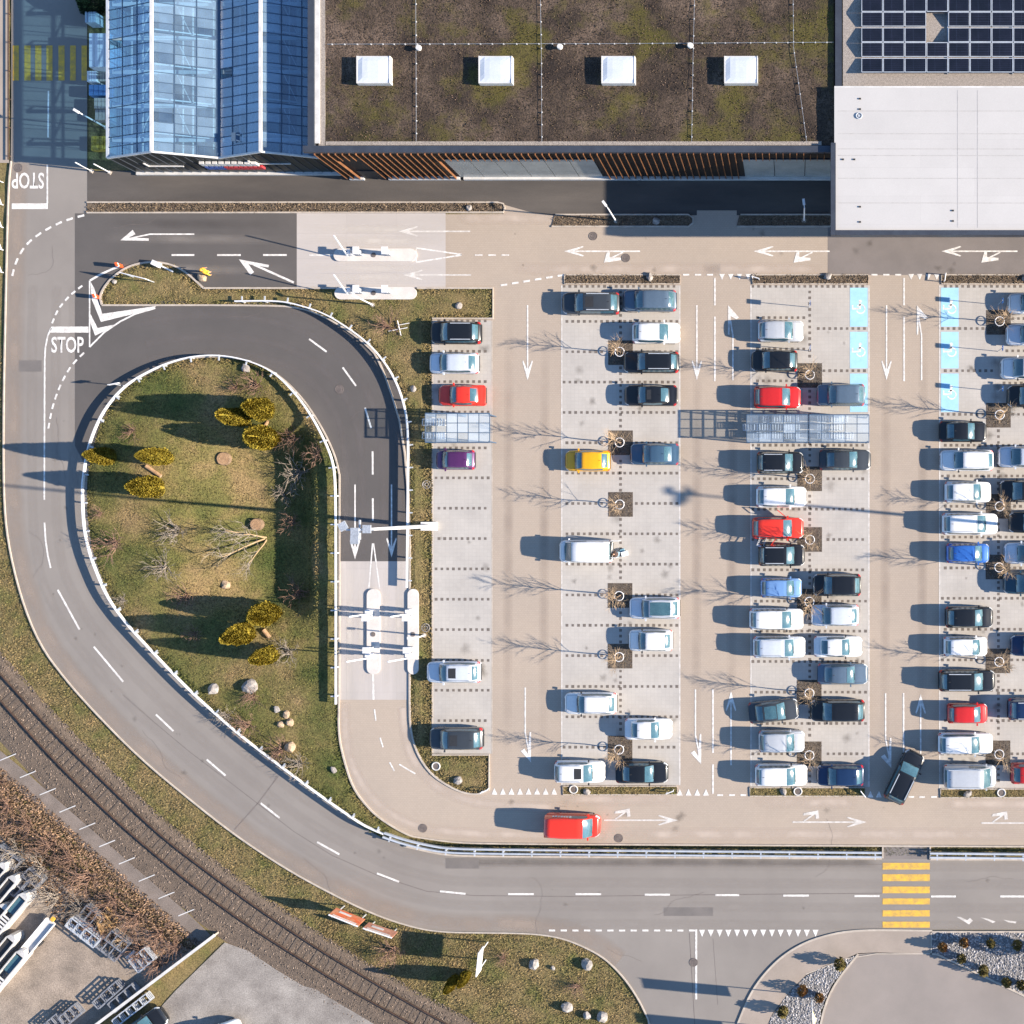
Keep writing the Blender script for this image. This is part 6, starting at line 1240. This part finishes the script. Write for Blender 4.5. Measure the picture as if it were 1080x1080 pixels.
# shrubs in gravel beds
SHR = []
for v in range(3):
    rg = random.Random(v + 70); mb = MB()
    for i in range(420):
        a = rg.uniform(0, 6.28); t_ = rg.random(); r = .34 * math.sin(math.pi * (t_ * .85 + .1)) * rg.uniform(.6, 1.05); p = Vector((r * math.cos(a), r * math.sin(a), t_ * .95 + .05)); s = rg.uniform(.05, .11); d = Vector((rg.uniform(-1, 1), rg.uniform(-1, 1), 1)).normalized(); sd = d.orthogonal().normalized(); mb.quad(p - sd * s * .5, p + sd * s * .5, p + sd * s * .4 + d * s * 1.5, p - sd * s * .4 + d * s * 1.5)
    st = MB(); st.tube((0, 0, -.05), (0, 0, .5), .03, k=5); SHR.append((mb.mesh('foliage'), st.mesh('stem')))
M_rust = mat('rust_foliage', (.24, .12, .035), (.16, .085, .025), 3, 10, .3, island=.45); M_olive = mat('olive_foliage', (.13, .10, .025), (.09, .075, .02), 3, 10, .3, island=.45)
for k, (x, y, s, m_, lab) in enumerate(((993, 996, 1.0, M_rust, 'rusty shrub nearest the kerb corner of the right gravel bed'), (1015.5, 991.5, 1.0, M_rust, 'rusty shrub in the top line of the right bed, left one'), (1044, 992, .95, M_olive, 'brown shrub in the top line of the right bed, middle one'), (1071, 993.5, 1.05, M_olive, 'brown shrub in the top line of the right bed, right one'), (1013, 1008, 1.0, M_olive, 'brown shrub at the slanting kerb, first from the left'), (1036, 1020, 1.15, M_olive, 'olive shrub at the slanting kerb, second from the left'), (1060, 1033, 1.0, M_olive, 'brown shrub at the slanting kerb, third from the left'), (1075, 1036, 1.0, M_olive, 'pale green low shrub at the right edge'), (886, 1013, 1.25, M_olive, 'brown shrub at the tip of the left gravel bed'), (846, 1041, 1.1, M_rust, 'orange shrub in the left gravel bed, upper left'), (864, 1049, 1.0, M_rust, 'orange-brown shrub in the left gravel bed, right side'), (826, 1063, 1.2, M_olive, 'olive shrub at the lower left of the left gravel bed'), (1090, 1000, 2.0, M_olive, 'larger shrub beyond the right edge casting a long shadow'))):
    t = empty('low_shrub', P(x, y, .08), k, lab, 'shrub', 'shrubs in the gravel beds'); t.scale = (s * 1.15,) * 2 + (s * 1.2,)
    for me, nm_ in zip(SHR[k % 3], ('foliage', 'stem')): own(put(me, nm_, None, t), m_ if nm_ == 'foliage' else M_bark)

# ------------------------------------------------------------------ railway
RAIL1 = [(-30, 676), (0, 708.5), (55.5, 770), (111, 823.5), (168.5, 879.5), (224, 921.7), (279.6, 962), (335, 999), (392.6, 1033.7), (448, 1066), (520, 1105)]
RAIL2 = [(-30, 704), (0, 736.5), (55.5, 798.5), (111, 853), (150, 888), (205.6, 933.7), (261, 974), (316.7, 1009.6), (355.5, 1034), (403.7, 1062), (475, 1100)]
def railway():
    mid = [((a[0] + b[0]) / 2, (a[1] + b[1]) / 2) for a, b in zip(RAIL1, RAIL2)]; mid = chaikin(mid, 2)
    # ballast bank: trapezoid
    W = [P(x, y).xy for x, y in mid]; mb = MB(); rows_ = []
    for i, p in enumerate(W):
        a = W[max(0, i - 1)]; b = W[min(len(W) - 1, i + 1)]; d = (b - a).normalized(); n = Vector((-d.y, d.x)); rows_.append([(*(p + n * 1.9), -.07), (*(p + n * 1.2), .05), (*(p - n * 1.3), .05), (*(p - n * 3.2), -.06)])
    for i in range(len(W) - 1):
        for k in range(3): mb.quad(rows_[i][k], rows_[i][k + 1], rows_[i + 1][k + 1], rows_[i + 1][k])
    me = fixn(mb.mesh('ballast_bed'))
    if me.polygons[1].normal.z < 0: me.flip_normals()
    tag(put(me, 'ballast_bed', M_ball), kind='structure')
    def lane(q0, q1):
        A, Bq = [], []
        for i, p in enumerate(W):
            d = (W[min(len(W) - 1, i + 1)] - W[max(0, i - 1)]).normalized(); n = Vector((-d.y, d.x)); a = p + n * q0; b = p + n * q1; A.append((a.x * S + NX, NY - a.y * S)); Bq.append((b.x * S + NX, NY - b.y * S))
        return A + Bq[::-1]
    ms_ = mat('ballast_stone', (.20, .152, .118), (.11, .085, .068), 4, 10, .3, island=.6)
    pebbles('ballast_stones', lane(1.3, -1.4), 24, 21, .04, .09, ms_, .055); pebbles('ballast_stones', lane(-1.4, -2.2), 24, 22, .04, .09, ms_, .02); pebbles('ballast_stones', lane(-2.2, -3.0), 20, 23, .04, .09, ms_, -.025); pebbles('ballast_stones', lane(1.9, 1.3), 24, 24, .04, .09, ms_, 0.0)
    c = P(220, 925); t = empty('railway_track', (c.x, c.y, 0), 0, 'rusty single railway track with timber sleepers in gravel', 'railway track')
    for rr in (RAIL1, RAIL2):
        q = chaikin(rr, 2); w = [P(x, y) for x, y in q]; mb = MB()
        for i in range(len(w) - 1): mb.beam(w[i] - c + Vector((0, 0, .19)), w[i + 1] - c + Vector((0, 0, .19)), .08, .14)
        mb.build('rail', M_rail, t)
    sm = MB(); sm.box((0, 0, .07), (.22, 2.3, .14)); me = sm.mesh('sleeper'); me.materials.append(M_sleep); acc = 0
    for i in range(len(W) - 1):
        L = (W[i + 1] - W[i]).length
        while acc < L:
            p = W[i].lerp(W[i + 1], acc / L); d = W[i + 1] - W[i]; o = put(me, 'sleeper', None, t, (p.x - c.x, p.y - c.y, rnd.uniform(-.075, -.05))); o.rotation_euler = (0, 0, math.atan2(d.y, d.x) + rnd.uniform(-.03, .03)); acc += .68
        acc -= L
railway()
# concrete trough path with pale joints
tp = [(-20, 775), (20, 808), (100, 878), (160, 930), (200, 965), (222, 986)]
pth = sheet('trough_path', tp + [(x - 12, y + 15) for x, y in tp[::-1]], -.008, mat('trough_concrete', (.215, .175, .15), (.165, .135, .115), .6, 14, .25, bump=.3))
for k in range(10):
    t_ = k / 9; x = 8 + 188 * t_; y = 796 + 164 * t_; mline((x + 9, y - 1), (x - 8, y + 6), 1.1, 'slab_joint', M_wtrim, pth, z=.006)
def ibar(a, b, w, h, z, name, m, label, cat):
    A = P(*a); Bv = P(*b); c = (A + Bv) / 2; d = Bv - A; t = empty(name, (c.x, c.y, 0), math.atan2(d.y, d.x), label, cat); return t, d.length
t, L = ibar((231, 983), (60, 1112), .3, 1, 0, 'boundary_wall', M_wtrim, 'pale boundary wall running diagonally beside the concrete lot', 'wall')
for k in range(6):
    mb = MB(); mb.box((-L / 2 + (k + .5) * L / 6, 0, .35), (L / 6 - .04, .14, .7)); mb.build('wall_panel', M_kerb, t)
mb = MB(); mb.box((0, 0, .74), (L, .24, .08)); mb.build('coping', M_wtrim, t)
# brambles and scrap
BRL = ['reddish bramble along the trough path, %s from the left edge' % w_ for w_ in ('first', 'second', 'third', 'fourth', 'fifth', 'sixth', 'seventh', 'eighth')] + ['grey leafless bramble right behind the topmost metal troughs', 'grey leafless bramble above the narrow frame stacks', 'grey leafless bramble between trough row and timber heap', 'grey leafless bramble just left of the timber heap', 'reddish bramble directly above the timber heap', 'reddish bramble beside the pale post', 'low reddish bramble nearest the foot of the pale wall', 'small reddish bramble at the upper end of the pale wall', 'reddish bramble at the left picture edge above the yard', 'straw coloured bramble right of the timber heap', 'straw coloured bramble on top of the timber heap']
for k, (x, y, r, m_) in enumerate(((8, 850, 2.2, M_redtwig), (30, 868, 2.3, M_redtwig), (55, 890, 2.4, M_redtwig), (75, 905, 2.2, M_redtwig), (95, 925, 2.4, M_redtwig), (120, 948, 2.2, M_redtwig), (145, 965, 2.3, M_redtwig), (168, 985, 2.2, M_redtwig), (20, 900, 2.2, M_greytwig), (45, 915, 2.3, M_greytwig), (60, 945, 2.4, M_greytwig), (85, 955, 2.0, M_greytwig), (110, 975, 2.0, M_redtwig), (150, 1000, 2.2, M_redtwig), (165, 1015, 1.7, M_redtwig), (185, 998, 1.6, M_redtwig), (0, 825, 2.0, M_redtwig), (130, 985, 1.5, M_twig), (115, 968, 1.4, M_twig))):
    bush(x, y, r * .95, BRL[k], k, m_, r * .7, 'brambles between yard and railway', 'bramble_bush')
rgb = np.random.default_rng(44)
thick = [(-5, 805), (30, 832), (90, 887), (150, 940), (212, 994), (170, 1020), (140, 1005), (70, 980), (30, 930), (-5, 900)]
X_, Y_, rg_ = scatter(thick, 110, 45); tufts('bramble_litter', (X_ - NX) / S, (NY - Y_) / S, np.full(len(X_), -.03), .06, .18, mat('bramble_leaves', (.25, .165, .115), (.13, .09, .068), 1.2, 8, .4, c3=(.24, .15, .085), island=.6), None, rg_, 2, 1.3)
def frame_stack(px, py, L, w, h, rz, label, n=4, m=M_galv):
    t = empty('frame_stack', P(px, py, -.02), rz, label, 'metal frames', 'metal frames in the yard')
    for k in range(n):
        mb = MB(); z = .08 + h * k / n; o = .03 * (k % 2)
        for y in (-w / 2 + o, w / 2 - o): mb.beam((-L / 2, y, z), (L / 2, y, z), .08, .08)
        q = max(3, int(L / .7))
        for i in range(q + 1): x = -L / 2 + L * i / q; mb.beam((x, -w / 2, z + .01), (x, w / 2, z + .01), .06, .06)
        if k: 
            for sx in (-1, 1):
                for sy in (-1, 1): mb.box((sx * (L / 2 - .05), sy * (w / 2 - .05), z - h / n / 2), (.06, .06, h / n))
        mb.build('frame', m, t)
M_dkst = mat('dull_steel', (.30, .31, .34), (.20, .21, .24), 2, 10, .2, rough=.5, metal=.3)
for a in ((28, 928, 2.6, .7, .8, R(48), 'narrow metal frame stack in the brambles, upper'), (36, 934, 2.6, .8, .8, R(48), 'narrow metal frame stack in the brambles, lower'), (12, 902, 2.2, .9, .7, R(-38), 'metal frame stack at the upper yard edge'), (93, 980, 3.0, .9, 1.0, R(-38), 'grey metal rack stack along the bramble edge'), (100, 965, 1.8, 1.2, .7, R(-38), 'bluish metal frame stack behind the rack'), (118, 998, 2.2, 1.0, .7, R(-38), 'low pile of steel frames by the pale post'), (128, 990, 1.8, 1.0, .8, R(-38), 'bright steel frames beside the thicket'), (153, 1010, 1.7, 1.3, .7, R(40), 'pale steel frame pile under the thicket'), (118, 1046, 2.6, .8, .9, R(42), 'blue steel frame stack in the wall shadow'), (134, 1050, 2.6, 1.0, .7, R(40), 'grey lattice crate stack beside the wall'), (143, 1062, 3.6, .7, .8, R(38), 'long crate row leaning along the pale wall'), (78, 1068, 1.8, 1.0, .7, R(40), 'blue crate stack at the bottom of the yard'), (60, 1078, 1.6, 1.1, .7, R(40), 'pale crate stack at the bottom edge')): frame_stack(*a, m=M_galv if a[0] % 2 else M_dkst)
t = empty('timber_pile', P(114, 971, -.02), R(45), 'heap of tan timber offcuts in the brambles', 'timber pile')
for k in range(26):
    mb = MB(); L = rnd.uniform(.5, 1.3); mb.box((0, 0, 0), (L, .12, .08)); o = mb.build('board', mat('tan_timber', (.40, .25, .11), (.30, .17, .07), 3, 10, .3), t); o.location = (rnd.uniform(-.9, .9), rnd.uniform(-.5, .5), .08 + k * .025); o.rotation_euler = (rnd.uniform(-.2, .2), rnd.uniform(-.2, .2), rnd.uniform(0, 3))
t = empty('pale_post', P(139, 1006), R(40), 'pale square post lying at the edge of the brambles', 'post'); mb = MB(); mb.box((0, 0, .12), (.9, .26, .24)); mb.build('post', M_wtrim, t)
# things beside the greenhouse
def crate(px, py, w, d, h, m, label, name='crate', cat='crate', top=None):
    c = P(px, py, h); t = empty(name, (c.x, c.y, 0), 0, label, cat, 'goods beside the greenhouse'); mb = MB(); mb.box((0, 0, h / 2), (w, d, h)); mb.build('body', m, t); mb = MB()
    for i in range(4): mb.box((-w / 2 + (i + .5) * w / 4, 0, h + .03), (w / 4 - .04, d - .05, .05))
    mb.build('slats', top or m, t)
crate(105, 53, 1.7, 2.8, 1.9, M_metalw, 'white covered trailer beside the greenhouse', 'trailer', 'trailer'); crate(95.5, 18, .9, .9, 1.1, mat('pale_blue_crate', (.4, .5, .58), None), 'pale blue crate at the top by the conifer'); crate(97, 80.5, .8, .9, 1.1, M_metalw, 'white crate below the white trailer'); crate(108, 80, .9, .9, .9, M_kerb, 'tan crate beside the greenhouse wall'); crate(104, 95, 1.6, .9, .9, mat('blue_crate', (.10, .2, .4), None), 'blue crate below the white crate'); crate(107, 109, 1.2, .9, .9, M_kerb, 'stack of pale pots, upper one'); crate(108, 121, 1.2, .9, .8, M_kerb, 'stack of pale pots, lower one'); crate(105, 151, 1.4, 1.2, .5, mat('yellow_goods', (.5, .33, .04), (.3, .22, .05), 3, 8, .4), 'low pallet of yellow flowers at the greenhouse corner')
t = empty('potted_conifer', P(103, 5, 0), 0, 'dark conifer at the top edge beside the greenhouse', 'conifer'); t.scale = (1.1, 1.1, .6); dk = mat('dark_conifer', (.03, .05, .015), (.02, .035, .01), 3, 10, .3, island=.5); o = put(THU[0][0], 'crown', None, t); own(o, dk); o = put(THU[0][2], 'trunk', None, t)
# left edge: low fence and trellis
t = empty('trellis_fence', P(4, 240), 0, 'white lattice fence along the left road edge', 'fence')
for k in range(5):
    y = 0 + (k - 2) * 1.9; mb = MB(); mb.tube((-.05, y, 0), (-.05, y, 1.5), .04, k=6); mb.build('post', M_metalw, t); 
for k in range(4):
    y = (k - 2) * 1.9; mb = MB(); mb.beam((-.05, y, .2), (-.05, y + 1.9, 1.45), .05, .05); mb.build('brace', M_metalw, t); mb = MB(); mb.beam((-.05, y, 1.48), (-.05, y + 1.9, 1.48), .06, .06); mb.build('top_rail', M_metalw, t)
t = empty('kerb_fence', P(10.7, 60), 0, 'long dark low fence between pavement and road at the left', 'fence'); mb = MB(); mb.box((0, 0, .25), (.09, 17.5, .06)); mb.build('rail', M_rail, t)
for k in range(8): mb = MB(); mb.box((0, -8.4 + k * 2.4, .12), (.09, .09, .26)); mb.build('post', M_rail, t)

# ------------------------------------------------------------------ people
def skin(name, V, E, rad, m, parent, root=0):
    me = bpy.data.meshes.new(name); me.from_pydata(V, E, []); o = bpy.data.objects.new(name, me); COL.objects.link(o); md = o.modifiers.new('s', 'SKIN'); md.use_smooth_shade = True
    for i, r_ in enumerate(rad): me.skin_vertices[0].data[i].radius = (r_, r_)
    me.skin_vertices[0].data[root].use_root = True; o.modifiers.new('u', 'SUBSURF').levels = 1
    dg = bpy.context.evaluated_depsgraph_get(); m2 = bpy.data.meshes.new_from_object(o.evaluated_get(dg)); bpy.data.objects.remove(o); m2.materials.clear(); return put(m2, name, m, parent)
def person(px, py, rz, label, top, legs, hair, bend=0.0):
    t = empty('person', P(px, py, .02), rz, label, 'person')
    def B(p): # bend torso forward (+x) about hip
        x, y, z = p
        if z > .95: dz = z - .95; return (x + dz * math.sin(bend), y, .95 + dz * math.cos(bend))
        return p
    J = dict(pel=(0, 0, .95), che=(0, 0, 1.25), nec=(0, 0, 1.47), hed=(.03, 0, 1.60), top=(.03, 0, 1.72))
    V = [B(J[k]) for k in ('pel', 'che', 'nec', 'hed', 'top')]; E = [(0, 1), (1, 2), (2, 3), (3, 4)]; Rr = [.13, .15, .06, .095, .08]
    for s in (-1, 1):
        b = len(V); V += [(0, s * .10, .88), (.02 + s * .06, s * .11, .48), (s * .06, s * .11, .08), (.14 + s * .06, s * .12, .04)]; E += [(0, b), (b, b + 1), (b + 1, b + 2), (b + 2, b + 3)]; Rr += [.09, .065, .05, .045]
        b = len(V); V += [B((0, s * .19, 1.40)), B((.06, s * .26, 1.12)), B((.22, s * .24, .98)), B((.28, s * .22, .96))]; E += [(1, b), (b, b + 1), (b + 1, b + 2), (b + 2, b + 3)]; Rr += [.065, .05, .038, .035]
        hb = b + 3
        for f in range(5): V.append(B((.34 + (0 if f else -.03), s * (.235 - .013 * f if f else .19), .95 - .008 * f))); E.append((hb, len(V) - 1)); Rr.append(.011)
    body = skin('body', V, E, Rr, M_skin, t)
    V = [B((0, 0, .88)), B((0, 0, 1.25)), B((0, 0, 1.42))]; E = [(0, 1), (1, 2)]; Rr = [.165, .18, .13]
    for s in (-1, 1): b = len(V); V += [B((0, s * .20, 1.40)), B((.06, s * .265, 1.12)), B((.19, s * .245, 1.0))]; E += [(1, b), (b, b + 1), (b + 1, b + 2)]; Rr += [.085, .07, .055]
    skin('jacket', V, E, Rr, top, t)
    V = [(0, 0, .95)]; E = []; Rr = [.15]
    for s in (-1, 1): b = len(V); V += [(0, s * .10, .86), (.02 + s * .06, s * .11, .48), (s * .06, s * .11, .12)]; E += [(0, b), (b, b + 1), (b + 1, b + 2)]; Rr += [.105, .085, .075]
    skin('trousers', V, E, Rr, legs, t)
    bm = bmesh.new(); bmesh.ops.create_icosphere(bm, subdivisions=2, radius=.115)
    for v in list(bm.verts):
        if v.co.z < -.03 and v.co.x > -.02: v.co *= .75
    me = bpy.data.meshes.new('hair'); bm.to_mesh(me); bm.free(); o = put(me, 'hair', hair, t); o.location = B((.01, 0, 1.67))
    for s in (-1, 1):
        mb = MB(); mb.box((.12, s * .035, 0), (.015, .02, .012)); e = mb.build('eye', M_black, t); p = B((0.03, 0, 1.61)); e.location = p
    mb = MB(); mb.box((.13, 0, -.02), (.03, .025, .04)); e = mb.build('nose', M_skin, t); e.location = B((0.03, 0, 1.60))
hv = mat('hivis_orange', (.80, .16, .02), (.85, .55, .04), 2.2, 6, .05, rough=.6, spread=.05); hy = mat('hivis_yellow', (.80, .66, .06), (.80, .30, .03), 4.5, 6, .05, rough=.6, spread=.04)
person(222, 289, .6, 'person in orange and yellow hi-vis work clothes beside the verge', hv, hy, mat('safety_helmet', (.75, .35, .04), None))
person(653, 584, math.pi, 'person in dark jacket and light blue trousers behind the white van', mat('brown_jacket', (.06, .035, .03), None), mat('light_jeans', (.22, .34, .42), None), M_hair, .5)
t = empty('bicycle_trailer', P(659, 584), .3, 'grey and white goods lying behind the person at the van', 'goods'); mb = MB(); mb.box((0, 0, .2), (.5, .4, .4)); mb.build('carton', M_metalw, t); mb = MB(); mb.box((-.1, .3, .12), (.35, .3, .24)); mb.build('bag', mat('blue_bag', (.15, .3, .4), None), t); t.name = 'goods_pile'
